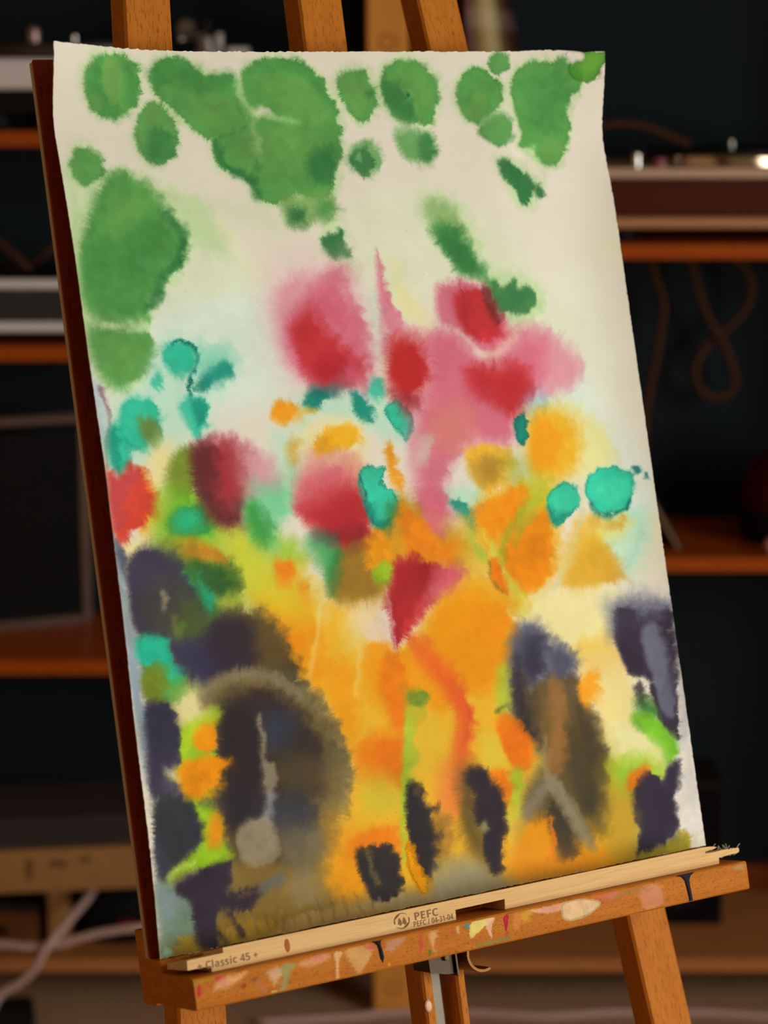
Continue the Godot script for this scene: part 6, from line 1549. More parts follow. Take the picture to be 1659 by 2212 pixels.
	[[247, 238, 163], 0.6, 2.6, 1.2, 2, 0, 1.65, [16.8, 701.6, 29.4, 696.1, 40.5, 693.4]],
	[[161, 211, 186], 0.8, 1.2, 0.8, 0.8, 0, -1.00, [10.1, 756.4, 8.7, 758.8, 6, 759.4, 3.5, 757.8, 2.6, 755, 4, 752.5, 6.7, 751.9, 9.2, 753.5]],
	[[202, 166, 44], 0.6, 1.2, 1.2, 9, 0, -1.00, [14.9, 754.2, 24.3, 744.5, 34, 754, 27, 760.4]],
	[[172, 161, 113], 0.9, 8, 3, 6, 0, -1.00, [215.5, 744, 248, 745.7, 287.5, 736.3, 317.5, 729.1, 333.9, 748.5, 341.8, 760.2, 245.5, 761.5, 153.4, 762.7, 126.9, 759.8, 173.5, 748.5]],
	[[185, 150, 87], 0.6, 1.2, 1.2, 9, 0, -1.00, [91.5, 761, 128.4, 748.2, 155.4, 748.4, 182.4, 750.1, 209.1, 755.8, 246.2, 757.6, 293.9, 755.9, 297.6, 762.7, 198.8, 763.1, 108.6, 764.2]],
	[[249, 161, 23], 0.8, 7, 2.4, 5.5, 0, -1.00, [176.3, 697.1, 196, 688.4, 203.7, 729.9, 192.7, 742, 170.7, 736, 166.8, 715.4]],
	[[249, 130, 23], 0.9, 3.6, 2.4, 4.5, 0, -1.00, [191, 697.6, 209.9, 688.7, 233, 690.4, 236.1, 707.2, 216.3, 707.9, 197.6, 708.7]],
	[[56, 47, 64], 0.95, 2.2, 2.2, 3.6, 0, -1.00, [193.8, 703.3, 202.1, 709.5, 209.9, 707.6, 223, 700.9, 230.8, 711.1, 235, 729.3, 230.3, 744.6, 215.7, 748.9, 202.2, 746.5, 195.9, 726.5, 192.5, 711.9]],
	[[129, 117, 71], 0.6, 2.6, 1.2, 2, 0, 1.88, [205.1, 708.4, 206.4, 730.3, 211.7, 738.5]],
	[[249, 161, 23], 0.6, 2.6, 1.2, 2, 0, 1.65, [230.6, 706.2, 233.7, 723, 233.4, 731]],
	[[56, 47, 64], 0.95, 2.2, 2.2, 3.6, 0, -1.00, [248.1, 672.6, 253.3, 651.4, 260.9, 663.2, 266.9, 661.2, 268.4, 675.8, 282.2, 678.8, 271.4, 686.9, 275.8, 701.5, 275.2, 717, 261.1, 740.7, 253.9, 723.2, 247.6, 705.8]],
	[[161, 124, 44], 0.55, 7, 2.4, 5.5, 0, -1.00, [270.5, 692.5, 283.2, 702.8, 273.5, 733.9, 263, 740.2]],
	[[249, 166, 14], 0.98, 1, 2, 1.2, 0.28, -1.00, [245.5, 701.4, 251.4, 711.8, 253.7, 727.2, 263.1, 739.4, 258.9, 754.2, 248.2, 744.1, 242.8, 724.5]],
	[[202, 166, 44], 0.8, 1.2, 0.8, 0.8, 0, 0.94, [248.3, 743.8, 258.2, 755.7, 263.9, 752.6]],
	[[91, 76, 48], 0.6, 7, 2.4, 5.5, 0, -1.00, [302.6, 656.5, 325.1, 651.6, 323.3, 692.8, 322.2, 729.9, 301.9, 705.9]],
	[[56, 47, 64], 0.97, 2.2, 2.2, 3.6, 0, -1.00, [310.4, 652.7, 332, 654.3, 347.3, 671.7, 350.7, 686.8, 346, 706.9, 338.3, 724.3, 338.8, 738.9, 329.7, 746.9, 320.4, 726.3, 321.7, 702.9, 313.7, 686.3, 321.7, 672.7, 309.8, 662.5]],
	[[91, 78, 53], 0.6, 3.6, 2.4, 4.5, 0, -1.00, [309.3, 665.8, 320.1, 667.5, 314.9, 685.3, 305.8, 681.7]],
	[[161, 163, 99], 0.8, 2.6, 1.2, 2, 0, -1.00, [329.6, 705.4, 327.3, 709.2, 323, 710.2, 319.2, 707.8, 318.2, 703.6, 320.5, 699.9, 324.8, 698.9, 328.6, 701.2]],
	[[249, 130, 23], 0.9, 3.6, 2.4, 4.5, 0, -1.00, [338.7, 657.9, 351.2, 656.4, 356.9, 673.2, 352.3, 689.1, 349.4, 677]],
	[[183, 209, 60], 0.8, 2.6, 1.2, 2, 0, 2.82, [360.8, 661.2, 363.6, 674.2, 355.5, 693.8, 348.1, 709.3]],
	[[227, 166, 37], 0.8, 1, 2, 1.2, 0.28, 2.11, [345.5, 713, 341.9, 729.1, 341.5, 737.3]],
	[[69, 115, 53], 0.7, 4, 1.8, 4.2, 0, -1.00, [67.7, 427.4, 88, 436.2, 114.4, 444, 116.3, 463.3, 99.5, 478.6, 80.8, 491.9, 74.4, 475.9, 68.2, 451.3]],
	[[48, 95, 53], 0.6, 4, 1.8, 4.2, 0, -1.00, [74, 438.3, 96.4, 445.7, 103.9, 461.9, 90.8, 470.8, 78.2, 462.6]],
	[[42, 176, 136], 0.85, 2.8, 2.3, 3, 0.08, -1.00, [76.1, 450.4, 83.2, 463.2, 88.8, 470.6, 82.4, 480.2, 77, 471]],
	[[202, 216, 67], 0.75, 7, 2.4, 5.5, 0, -1.00, [94.4, 472.9, 118, 473.8, 128.2, 485.3, 108.2, 486.5, 93.2, 481.4]],
	[[221, 227, 62], 0.75, 8, 3, 6, 0, -1.00, [117.7, 421.9, 139.3, 437.9, 147.5, 463.1, 165.2, 479, 151.8, 488, 126.3, 471.2, 114.2, 445.7]],
	[[240, 209, 48], 0.7, 8, 3, 6, 0, -1.00, [139.1, 465.7, 169.7, 476, 183, 495.1, 161.6, 503.1, 136.1, 486.2]],
	[[129, 194, 60], 0.6, 8, 3, 6, 0, -1.00, [44.8, 411.7, 59.1, 419.8, 73.5, 428, 61.3, 431.9, 42.9, 425]],
	[[210, 141, 41], 0.75, 3.6, 2.4, 4.5, 0, -1.00, [60.1, 426.7, 77.8, 425.6, 99.9, 435.7, 102.7, 442.9, 79.6, 439.5, 62.8, 434.4]],
	[[71, 65, 87], 0.6, 7, 2.4, 5.5, 0, -1.00, [15.4, 429.2, 35.3, 424.3, 53.6, 431.2, 56.7, 450.1, 41.4, 462.1, 16.4, 462.8]],
	[[67, 67, 67], 0.7, 7, 2.4, 5.5, 0, -1.00, [20.6, 459.9, 46.2, 455.8, 61.9, 467.7, 56.8, 490.9, 29.8, 491.1, 14.2, 479.3]],
	[[84, 104, 55], 0.7, 7, 2.4, 5.5, 0, -1.00, [55.7, 470.4, 74.4, 475.9, 73.5, 496.2, 58.8, 504.6, 48.3, 496.6]],
	[[157, 150, 122], 0.8, 2.6, 1.2, 2, 0, 2.11, [40, 461.3, 39.7, 474.7]],
	[[148, 135, 83], 0.6, 2.6, 1.2, 2, 0, 1.65, [47, 483, 47.5, 496.5]],
	[[103, 155, 53], 0.7, 4, 1.8, 4.2, 0, 1.88, [53, 490.4, 49.9, 501.9]],
	[[54, 45, 55], 0.75, 7, 2.4, 5.5, 0, -1.00, [88.4, 487.7, 108.7, 483.1, 122.3, 498.5, 122.3, 526.1, 101.1, 537.2, 78.1, 534.2, 72.7, 516.5]],
	[[61, 60, 90], 0.75, 7, 2.4, 5.5, 0, -1.00, [43.4, 504.5, 66.4, 505.6, 77.9, 520.6, 70, 536.6, 56.5, 536.5, 45.2, 519.9]],
	[[106, 87, 48], 0.7, 7, 2.4, 5.5, 0, -1.00, [124.3, 484.9, 141.9, 500.8, 150.2, 526.1, 140.6, 537.1, 123.8, 529.7, 121.4, 505.3]],
	[[52, 45, 48], 0.72, 7, 2.4, 5.5, 0, -1.00, [79.8, 565.1, 98.9, 554, 129.7, 558.1, 150.5, 578.3, 175.8, 609.8, 183.4, 638.9, 167.1, 653.8, 128.2, 647.7, 88.3, 653.3, 70.8, 640.3, 71.4, 604.7]],
	[[48, 43, 46], 0.6, 3.6, 2.4, 4.5, 0, -1.00, [80.7, 572.1, 105.1, 565.2, 115.1, 590.6, 112.3, 628, 89, 648.3, 74.8, 639.2, 74, 605.1]],
	[[56, 67, 87], 0.7, 7, 2.4, 5.5, 0, -1.00, [120.3, 574.1, 142.7, 577.2, 148, 595.3, 130.4, 606.6, 117.9, 597.9]],
	[[103, 89, 55], 0.55, 7, 2.4, 5.5, 0, -1.00, [132.8, 617.3, 164.4, 618.6, 169.1, 640.2, 140.8, 642.8, 126.6, 631.9]],
	[[138, 122, 76], 0.7, 7, 2.4, 5.5, 0, -1.00, [174.2, 620, 194.8, 630.1, 197.6, 651.6, 180.7, 669.9, 170.5, 657.8]],
	[[150, 139, 108], 0.75, 3.6, 2.4, 4.5, 0, 4.70, [66.4, 549.7, 85.1, 540.2, 108.9, 538.2, 135.5, 545.1, 157, 561.8]],
	[[48, 45, 53], 0.65, 3.6, 2.4, 4.5, 0, -1.00, [75.3, 635.9, 106.2, 637.3, 110.9, 658.7, 87.1, 661.6, 71.1, 665.8]],
	[[61, 67, 83], 0.6, 7, 2.4, 5.5, 0, -1.00, [118.4, 647.8, 151.5, 651.3, 161.1, 666.8, 143.1, 681.1, 116.7, 673.3]],
	[[121, 117, 99], 0.6, 7, 2.4, 5.5, 0, -1.00, [124.3, 674.6, 159.6, 676.9, 162, 701.6, 131.6, 706.8, 118.1, 690.7]],
	[[161, 148, 120], 0.8, 2.6, 1.2, 2, 0, 2.11, [116.6, 575.3, 116.5, 594.3, 116.6, 614.9]],
	[[157, 146, 122], 0.8, 2.6, 1.2, 2, 0, -1.00, [113, 617.8, 121.1, 616.3, 126.6, 626.8, 121.5, 639.7, 114.8, 645.6, 112.9, 631.5]],
	[[142, 148, 152], 0.75, 2.6, 1.2, 2, 0, 3.52, [117.2, 642.5, 113.5, 657.4, 109.2, 665.2]],
	[[161, 150, 126], 0.75, 2.6, 1.2, 2, 0, -1.00, [81.2, 670.9, 91.2, 660.6, 110.7, 660.3, 118.2, 673.6, 118.1, 690.7, 105.1, 700.5, 86.2, 697.2, 80.9, 684.4]],
	[[136, 113, 62], 0.6, 7, 2.4, 5.5, 0, -1.00, [71.3, 692.9, 104.9, 702.2, 118.8, 714.9, 101.5, 728.9, 75.6, 720.9]],
	[[153, 141, 115], 0.6, 7, 2.4, 5.5, 0, -1.00, [122.6, 715.6, 146.6, 712.8, 155.3, 735.2, 131, 741.1]],
	[[189, 225, 48], 0.75, 3.6, 2.4, 4.5, 0, -1.00, [42.1, 573.4, 56.6, 565.3, 80.3, 561.8, 73, 577.8, 53.8, 585.2, 40.3, 600.1]],
	[[244, 236, 175], 0.75, 7, 2.4, 5.5, 0, -1.00, [39, 554.5, 56.8, 550.1, 64.4, 564.7, 48.2, 570.9, 39.5, 564.6]],
	[[249, 155, 18], 0.9, 3.6, 2.4, 4.5, 0, -1.00, [53.2, 581.8, 64.9, 574.9, 73.9, 579.6, 72.8, 594.8, 61.7, 597.2, 52.8, 592.5]],
	[[249, 155, 18], 0.95, 3.6, 2.4, 4.5, 0, -1.00, [34.6, 612.7, 47.5, 602.9, 68.6, 602.6, 81.2, 608.9, 74.2, 617.1, 70.6, 628.4, 50.6, 633.7, 39.9, 628.7]],
	[[161, 216, 37], 0.85, 3.6, 2.4, 4.5, 0, -1.00, [45.1, 637.9, 59.6, 643.6, 68.3, 658.5, 62.7, 671.2, 72.6, 683, 68, 689, 43.3, 688.1, 16.3, 693.4, 32.6, 682.9, 49.2, 672.3, 49.5, 655.5]],
	[[249, 144, 25], 0.85, 3.6, 2.4, 4.5, 0, -1.00, [54.2, 663, 63.8, 649.3, 68.6, 662, 64.1, 674.8, 55.1, 676.6]],
	[[221, 231, 129], 0.8, 2.6, 1.2, 2, 0, 1.65, [14.4, 693.8, 26.2, 688.5, 39.6, 686.8]],
	[[242, 229, 186], 0.7, 2.6, 1.2, 2, 0, 1.41, [22.1, 607.5, 29.3, 610.2, 33.8, 616]],
	[[56, 54, 78], 0.7, 3.6, 2.4, 4.5, 0, -1.00, [12.7, 552.6, 25.9, 552.7, 37.7, 564.4, 38.9, 583.1, 34.7, 599.3, 22.1, 607.5, 10.4, 605.7, 8.8, 582.1]],
	[[50, 56, 62], 0.75, 3.6, 2.4, 4.5, 0, -1.00, [12.9, 632.8, 33.6, 632.7, 45.3, 644.7, 47.9, 661.9, 37.4, 675.3, 16, 680, 8.5, 665.4]],
	[[54, 47, 64], 0.75, 3.6, 2.4, 4.5, 0, -1.00, [21.5, 697.7, 48.5, 692.4, 71.5, 691.3, 67.8, 705.9, 52.9, 720.1, 47, 739.3, 34.1, 737.6, 32.6, 716.5]],
	[[54, 45, 60], 0.8, 2.2, 2.2, 3.6, 0, 2.35, [64.4, 718.8, 79.7, 718.2, 94.4, 717.4]],
	[[54, 45, 60], 0.8, 2.2, 2.2, 3.6, 0, 3.29, [71.3, 725.2, 82.3, 728.9, 90.4, 725.2]],
	[[103, 117, 131], 0.6, 2.6, 1.2, 2, 0, 3.29, [96.9, 719.6, 108.9, 716.6, 119.3, 711.5]],
	[[39, 194, 159], 0.75, 2.8, 2.3, 3, 0.08, -1.00, [11.6, 499, 36.5, 498.6, 39.9, 515.9, 47.7, 530.3, 38.9, 539.3, 22.1, 520.4, 11, 512.3]],
	[[121, 146, 44], 0.85, 3.6, 2.4, 4.5, 0, -1.00, [14.3, 522.7, 29.9, 519.7, 36, 532.2, 30.4, 546.6, 14.6, 546.2, 11.1, 534]],
	[[103, 185, 71], 0.6, 3.6, 2.4, 4.5, 0, -1.00, [37.9, 532.4, 50.7, 537.5, 45, 551.9, 34, 548.7]],
	[[221, 166, 173], 0.7, 8, 3, 6, 0, -1.00, [129, 346.4, 151.6, 355.1, 162.9, 373.6, 156.6, 388.8, 131.6, 381.5, 122.3, 363.3]],
	[[161, 49, 60], 0.55, 7, 2.4, 5.5, 0, -1.00, [95.1, 347.4, 118, 340.4, 129.9, 353.5, 128.2, 377.7, 120.8, 401.4, 104.6, 403.4, 93.9, 381.8]],
	[[93, 45, 50], 0.6, 7, 2.4, 5.5, 0, -1.00, [85.6, 345, 102.8, 341, 105.2, 358.6, 99.7, 382.3, 109, 400.3, 124, 393, 121.5, 410.1, 99.8, 409.2, 86.8, 389.8, 83, 367.2]],
	[[59, 166, 78], 0.6, 3.6, 2.4, 4.5, 0, -1.00, [131.6, 395.4, 143.7, 394.7, 155.3, 411.5, 150.7, 428.5, 138.3, 430.8, 131.1, 412.7]],
	[[118, 229, 175], 0.55, 8, 3, 6, 0, -1.00, [140.1, 378.7, 167.4, 384.5, 168.2, 405.6, 148.4, 403.8]],
	[[236, 185, 175], 0.55, 8, 3, 6, 0, -1.00, [200.2, 355.4, 220.9, 353.4, 240.1, 362.2, 218.2, 371.1, 193, 376.1]],
	[[249, 185, 39], 0.85, 3.6, 2.4, 4.5, 0, -1.00, [210.7, 340.2, 234.1, 334.8, 251.9, 339.7, 245.9, 351.8, 220.7, 355.2, 205.7, 359.4]],
	[[221, 102, 113], 0.55, 7, 2.4, 5.5, 0, -1.00, [183.3, 385.9, 205.6, 373.6, 230.4, 372.1, 240.4, 387.3, 213.4, 402.7, 184.2, 407.1]],
	[[195, 49, 57], 0.6, 7, 2.4, 5.5, 0, -1.00, [187.7, 411, 218.5, 396.1, 243.3, 394.7, 247.6, 420.2, 240.8, 437.5, 220, 439, 197.5, 426.1]],
	[[129, 43, 48], 0.5, 7, 2.4, 5.5, 0, -1.00, [209, 430.7, 243, 423.4, 244.3, 441.4, 223, 446.4]],
	[[65, 67, 83], 0.55, 3.6, 2.4, 4.5, 0, -1.00, [197.5, 426.1, 209.9, 425.5, 216.6, 435, 204, 437.3]],
	[[82, 194, 113], 0.6, 7, 2.4, 5.5, 0, -1.00, [188.5, 432.2, 204.8, 432.1, 213.5, 441.8, 208.2, 462.6, 198.7, 458, 190.9, 443.1]],
	[[44, 124, 67], 0.6, 3.6, 2.4, 4.5, 0, -1.00, [202.2, 461.9, 215.5, 442, 216.8, 460, 205, 483.5, 198.3, 479.2]],
	[[150, 115, 41], 0.6, 7, 2.4, 5.5, 0, -1.00, [219, 446, 240.3, 441, 239.9, 469.6, 224.6, 489.3, 206.8, 485.5]],
	[[249, 128, 27], 0.75, 3.6, 2.4, 4.5, 0, -1.00, [245.2, 541.6, 262, 540.2, 265.3, 558.5, 262.6, 593.9, 253.3, 608.7, 241.7, 591, 238, 562]],
	[[249, 128, 27], 0.8, 3.6, 2.4, 4.5, 0, -1.00, [224.2, 624, 238.1, 613.6, 254, 617.7, 252.1, 642.4, 244.2, 653.6, 229.5, 642.5]],
	[[161, 187, 55], 0.6, 3.6, 2.4, 4.5, 0, -1.00, [264.8, 579.9, 280.8, 578.5, 282.1, 596.7, 267.7, 609, 261.3, 636.6, 256.6, 632.3]],
	[[118, 146, 53], 0.8, 2.8, 2.3, 3, 0.08, -1.00, [266.6, 576.6, 279.1, 576.1, 283.9, 585.4, 271, 588]],
	[[238, 187, 48], 0.6, 8, 3, 6, 0, -1.00, [269.9, 595, 301.4, 606.6, 299.9, 642.4, 270.3, 645.1, 263.5, 622.7]],
	[[210, 209, 64], 0.6, 7, 2.4, 5.5, 0, -1.00, [213.6, 640, 241, 647.8, 243.8, 669.5, 224.2, 677, 205.4, 666.9]],
	[[249, 141, 30], 0.75, 7, 2.4, 5.5, 0, -1.00, [189.6, 690.6, 218.6, 686.6, 238.3, 691.6, 239.1, 707.7, 220.4, 701.7, 200.2, 701.1, 187.7, 709.5]],
	[[56, 52, 53], 0.8, 2.2, 2.2, 3.6, 0, -1.00, [195.2, 702, 206.4, 700.4, 220.4, 701.7, 229.4, 709.6, 233.2, 724.4, 233.1, 738.5, 221.4, 748.7, 206.1, 742.5, 198.1, 728.8, 196.2, 714.5]],
	[[140, 124, 78], 0.7, 2.6, 1.2, 2, 0, 1.41, [207.3, 702.3, 207.5, 719.9, 211.9, 731.2]],
	[[54, 47, 55], 0.75, 2.2, 2.2, 3.6, 0, -1.00, [249.8, 670.4, 256, 651.8, 265.6, 662.2, 259.6, 673.8, 281.3, 680.8, 267.8, 687.6, 271.1, 705.9, 270.4, 723.6, 257.6, 739.2, 250.3, 720.2, 247.5, 698.5]],
	[[249, 161, 16], 0.9, 1, 2, 1.2, 0.28, -1.00, [245, 701.6, 251.2, 709, 253, 724.2, 260.2, 736.1, 257.6, 747, 247.6, 737.5, 243.1, 719]],
	[[249, 155, 48], 0.5, 7, 2.4, 5.5, 0, -1.00, [285.5, 654.6, 302.9, 650.1, 301.4, 685.8, 283.6, 718.7, 274.6, 710.1]],
	[[242, 106, 48], 0.55, 8, 3, 6, 0, 6.11, [286.4, 543.3, 308.2, 564.2, 321.1, 602.1, 306.7, 639.8, 295.5, 670.5]],
	[[249, 161, 32], 0.5, 8, 3, 6, 0, -1.00, [273.6, 545.2, 308.6, 535.2, 352.4, 526.1, 350.5, 569.7, 328.8, 566.9, 302.2, 548.9]],
	[[236, 216, 205], 0.6, 3.6, 2.4, 4.5, 0, -1.00, [229.7, 509.4, 250.7, 506.6, 258.6, 521.8, 247.4, 527.6, 231.8, 522.1]],
	[[183, 155, 103], 0.6, 1.2, 0.8, 0.8, 0, 0.99, [53.6, 762.5, 53.1, 755.8, 52.8, 750.7]],
	[[183, 155, 103], 0.6, 1.2, 0.8, 0.8, 0, 0.99, [62.8, 762.4, 62.5, 754.2, 63.8, 747.9]],
	[[183, 155, 103], 0.6, 1.2, 0.8, 0.8, 0, 0.99, [65.6, 762.4, 65.3, 754.6, 66.7, 748.8]],
	[[183, 155, 103], 0.6, 1.2, 0.8, 0.8, 0, 0.99, [77.1, 762.2, 76.3, 758.9, 75.8, 757.1]],
	[[183, 155, 103], 0.6, 1.2, 0.8, 0.8, 0, 0.99, [83.6, 762.2, 83.2, 755.2, 81.6, 749.5]],
	[[183, 155, 103], 0.6, 1.2, 0.8, 0.8, 0, 0.99, [88.1, 762.1, 88.2, 751.1, 86.8, 741.3]],
	[[183, 155, 103], 0.6, 1.2, 0.8, 0.8, 0, 0.99, [100.4, 762, 99.6, 758.4, 98.4, 756.3]],
	[[183, 155, 103], 0.6, 1.2, 0.8, 0.8, 0, 0.99, [104.4, 762, 103.6, 757.9, 104.1, 755.7]],
	[[183, 155, 103], 0.6, 1.2, 0.8, 0.8, 0, 0.99, [111.7, 761.9, 111.9, 750.6, 113.9, 741.3]],
	[[183, 155, 103], 0.6, 1.2, 0.8, 0.8, 0, 0.99, [123, 761.8, 122.5, 755.2, 123, 750.3]],
	[[183, 155, 103], 0.6, 1.2, 0.8, 0.8, 0, 0.99, [125.7, 761.8, 124.9, 758.3, 123.3, 756.2]],
	[[183, 155, 103], 0.6, 1.2, 0.8, 0.8, 0, 0.99, [136, 761.7, 135.8, 753.6, 134, 746.8]],
	[[183, 155, 103], 0.6, 1.2, 0.8, 0.8, 0, 0.99, [144.9, 761.6, 144.7, 753.4, 143.7, 746.6]],
	[[183, 155, 103], 0.6, 1.2, 0.8, 0.8, 0, 0.99, [148.1, 761.5, 147.7, 754.9, 148.2, 749.9]],
	[[183, 155, 103], 0.6, 1.2, 0.8, 0.8, 0, 0.99, [160.4, 761.4, 159.8, 756.1, 161.2, 752.8]],
	[[183, 155, 103], 0.6, 1.2, 0.8, 0.8, 0, 0.99, [166.4, 761.4, 165.9, 755.3, 166.7, 751.1]],
	[[183, 155, 103], 0.6, 1.2, 0.8, 0.8, 0, 0.99, [171.8, 761.3, 171.9, 751, 171.7, 742.3]],
	[[183, 155, 103], 0.6, 1.2, 0.8, 0.8, 0, 0.99, [184.4, 761.2, 183.9, 755.1, 181.9, 750.3]],
	[[183, 155, 103], 0.6, 1.2, 0.8, 0.8, 0, 0.99, [188, 761.1, 187, 758.5, 184.9, 757.2]],
	[[183, 155, 103], 0.6, 1.2, 0.8, 0.8, 0, 0.99, [196.5, 761, 196.7, 750.6, 197.3, 741.8]],
	[[183, 155, 103], 0.6, 1.2, 0.8, 0.8, 0, 0.99, [207.6, 760.9, 207.6, 751.8, 209.5, 744.5]],
	[[185, 179, 147], 0.6, 1.2, 0.8, 0.8, 0, 0.99, [210.4, 760.9, 209.4, 758.7, 210, 758.5]],
	[[185, 179, 147], 0.6, 1.2, 0.8, 0.8, 0, 0.99, [221.8, 760.8, 221.6, 753.2, 221.5, 747.3]],
	[[185, 179, 147], 0.6, 1.2, 0.8, 0.8, 0, 0.99, [230.2, 760.7, 230.3, 750.5, 229.2, 741.8]],
	[[185, 179, 147], 0.6, 1.2, 0.8, 0.8, 0, 0.99, [234, 760.6, 233.5, 755.2, 231.5, 751.2]],
	[[185, 179, 147], 0.6, 1.2, 0.8, 0.8, 0, 0.99, [247.1, 760.5, 246.5, 754.9, 246, 750.8]],
	[[185, 179, 147], 0.6, 1.2, 0.8, 0.8, 0, 0.99, [252.5, 760.4, 252.2, 753.2, 253.5, 747.9]],
	[[185, 179, 147], 0.6, 1.2, 0.8, 0.8, 0, 0.99, [258.9, 760.4, 258.8, 751.7, 260.8, 745.1]],
	[[185, 179, 147], 0.6, 1.2, 0.8, 0.8, 0, 0.99, [271.7, 760.2, 271.5, 752.7, 272, 747]],
	[[185, 179, 147], 0.6, 1.2, 0.8, 0.8, 0, 0.99, [275.1, 760.2, 274.2, 756.7, 272.3, 754.7]],
	[[185, 179, 147], 0.6, 1.2, 0.8, 0.8, 0, 0.99, [284.8, 760.1, 284.7, 751.8, 282.9, 744.9]],
	[[185, 179, 147], 0.6, 1.2, 0.8, 0.8, 0, 0.99, [295.6, 759.9, 296, 748.9, 295.7, 739.3]],
	[[185, 179, 147], 0.6, 1.2, 0.8, 0.8, 0, 0.99, [298.6, 759.9, 297.7, 756.9, 298, 755.8]],
	[[185, 179, 147], 0.6, 1.2, 0.8, 0.8, 0, 0.99, [311.1, 759.8, 310.5, 754.5, 312, 751.3]],
	[[99, 82, 48], 0.45, 1.2, 0.8, 0.8, 0, 0.80, [65.9, 756.8, 64.3, 747.9, 61.8, 739.7]],
	[[99, 82, 48], 0.45, 1.2, 0.8, 0.8, 0, 0.80, [78.1, 756.7, 76.5, 747.8, 73.9, 739.5]],
	[[99, 82, 48], 0.45, 1.2, 0.8, 0.8, 0, 0.80, [90.3, 756.5, 88.7, 747.6, 86.2, 739.4]],
	[[99, 82, 48], 0.45, 1.2, 0.8, 0.8, 0, 0.80, [102.6, 756.4, 101, 747.5, 98.5, 739.2]],
	[[99, 82, 48], 0.45, 1.2, 0.8, 0.8, 0, 0.80, [115, 756.3, 113.4, 747.3, 110.9, 739]],
	[[99, 82, 48], 0.45, 1.2, 0.8, 0.8, 0, 0.80, [127.4, 756.1, 125.9, 747.2, 123.4, 738.8]],
	[[99, 82, 48], 0.45, 1.2, 0.8, 0.8, 0, 0.80, [139.9, 756, 138.4, 747, 136, 738.6]],
	[[99, 82, 48], 0.45, 1.2, 0.8, 0.8, 0, 0.80, [152.5, 755.8, 151.1, 746.8, 148.6, 738.5]],
	[[99, 82, 48], 0.45, 1.2, 0.8, 0.8, 0, 0.80, [165.2, 755.7, 163.7, 746.7, 161.3, 738.3]],
	[[99, 82, 48], 0.45, 1.2, 0.8, 0.8, 0, 0.80, [178, 755.5, 176.5, 746.5, 174.1, 738.1]],
	[[99, 82, 48], 0.45, 1.2, 0.8, 0.8, 0, 0.80, [190.8, 755.4, 189.3, 746.3, 186.9, 737.9]],
	[[99, 82, 48], 0.45, 1.2, 0.8, 0.8, 0, 0.80, [203.7, 755.2, 202.3, 746.1, 199.8, 737.7]],
	[[61, 52, 69], 0.6, 3.6, 2.4, 4.5, 0, -1.00, [504.3, 535.1, 528, 533.6, 527, 555.4, 527.7, 586.2, 510.2, 588.3, 500.6, 569.6]],
	[[61, 52, 71], 0.6, 3.6, 2.4, 4.5, 0, -1.00, [501.9, 691.4, 521.4, 698.7, 535, 696.5, 526.9, 725.6, 507.2, 746.2, 491.2, 747.8, 498.8, 721.1]],
	[[78, 78, 101], 0.6, 7, 2.4, 5.5, 0, -1.00, [379.4, 543.9, 403.1, 536.3, 415.9, 550.6, 401.9, 574.3, 380.3, 584.2]],
	[[54, 49, 60], 0.55, 3.6, 2.4, 4.5, 0, -1.00, [390.9, 549.6, 403.6, 549.1, 401.9, 574.3, 391.4, 577.2]],
	[[50, 47, 53], 0.65, 3.6, 2.4, 4.5, 0, -1.00, [374.5, 570.8, 381, 580, 383.6, 609.9, 392.4, 632.3, 382.6, 630.9, 372.4, 608.4]],
	[[91, 78, 48], 0.6, 7, 2.4, 5.5, 0, -1.00, [437.2, 608.9, 457, 633, 457.8, 671.7, 446.7, 704.2, 430.5, 693.1, 427.4, 650.1]],
	[[150, 115, 60], 0.5, 7, 2.4, 5.5, 0, -1.00, [403.4, 595.8, 426.5, 594.6, 423.8, 641.1, 407.3, 664.1, 399.1, 637.5]],
	[[121, 111, 87], 0.6, 7, 2.4, 5.5, 0, -1.00, [375.3, 676, 396.8, 666.7, 392.1, 695.5, 373.7, 700.9]],
	[[249, 166, 30], 0.6, 7, 2.4, 5.5, 0, -1.00, [368.6, 716.9, 386.9, 711.5, 387.1, 740.9, 368.7, 746.2]],
	[[249, 174, 30], 0.6, 7, 2.4, 5.5, 0, -1.00, [414.7, 741.4, 441.7, 733.2, 448.2, 755.5, 417.3, 756.6]],
	[[221, 172, 41], 0.5, 7, 2.4, 5.5, 0, -1.00, [459.9, 689.2, 474.7, 708.6, 471.2, 742.4, 453.6, 739.4]],
	[[249, 166, 37], 0.6, 3.6, 2.4, 4.5, 0, -1.00, [446.5, 593, 464.4, 586.7, 459.2, 607.6, 446.9, 614.5]],
	[[229, 227, 140], 0.5, 2.6, 1.2, 2, 0, 1.88, [389.8, 501.6, 399.8, 510.4, 405.2, 523.8]],
	[[50, 128, 60], 0.6, 4, 1.8, 4.2, 0, -1.00, [509.7, 618.7, 522.4, 618.3, 527.2, 632.1, 517, 631.9]],
	[[221, 216, 216], 0.5, 3.6, 2.4, 4.5, 0, -1.00, [556.1, 642.8, 563, 643.8, 562, 705, 554.3, 703.8]],
	[[242, 194, 53], 0.8, 8, 3, 6, 0, -1.00, [345.4, 426.3, 367.8, 446.9, 369.2, 491.3, 402.2, 502.5, 390.7, 519.6, 348.2, 488.9, 340.8, 455.1]],
	[[249, 163, 18], 0.6, 7, 2.4, 5.5, 0, -1.00, [303.8, 502, 348.7, 485.3, 381.4, 496.4, 383.7, 522.5, 371.4, 557.8, 342.7, 576, 314.8, 565, 298.7, 534]],
	[[249, 144, 21], 0.4, 7, 2.4, 5.5, 0, -1.00, [340.5, 510, 378.5, 514.5, 377.1, 536.4, 348.5, 540.2]],
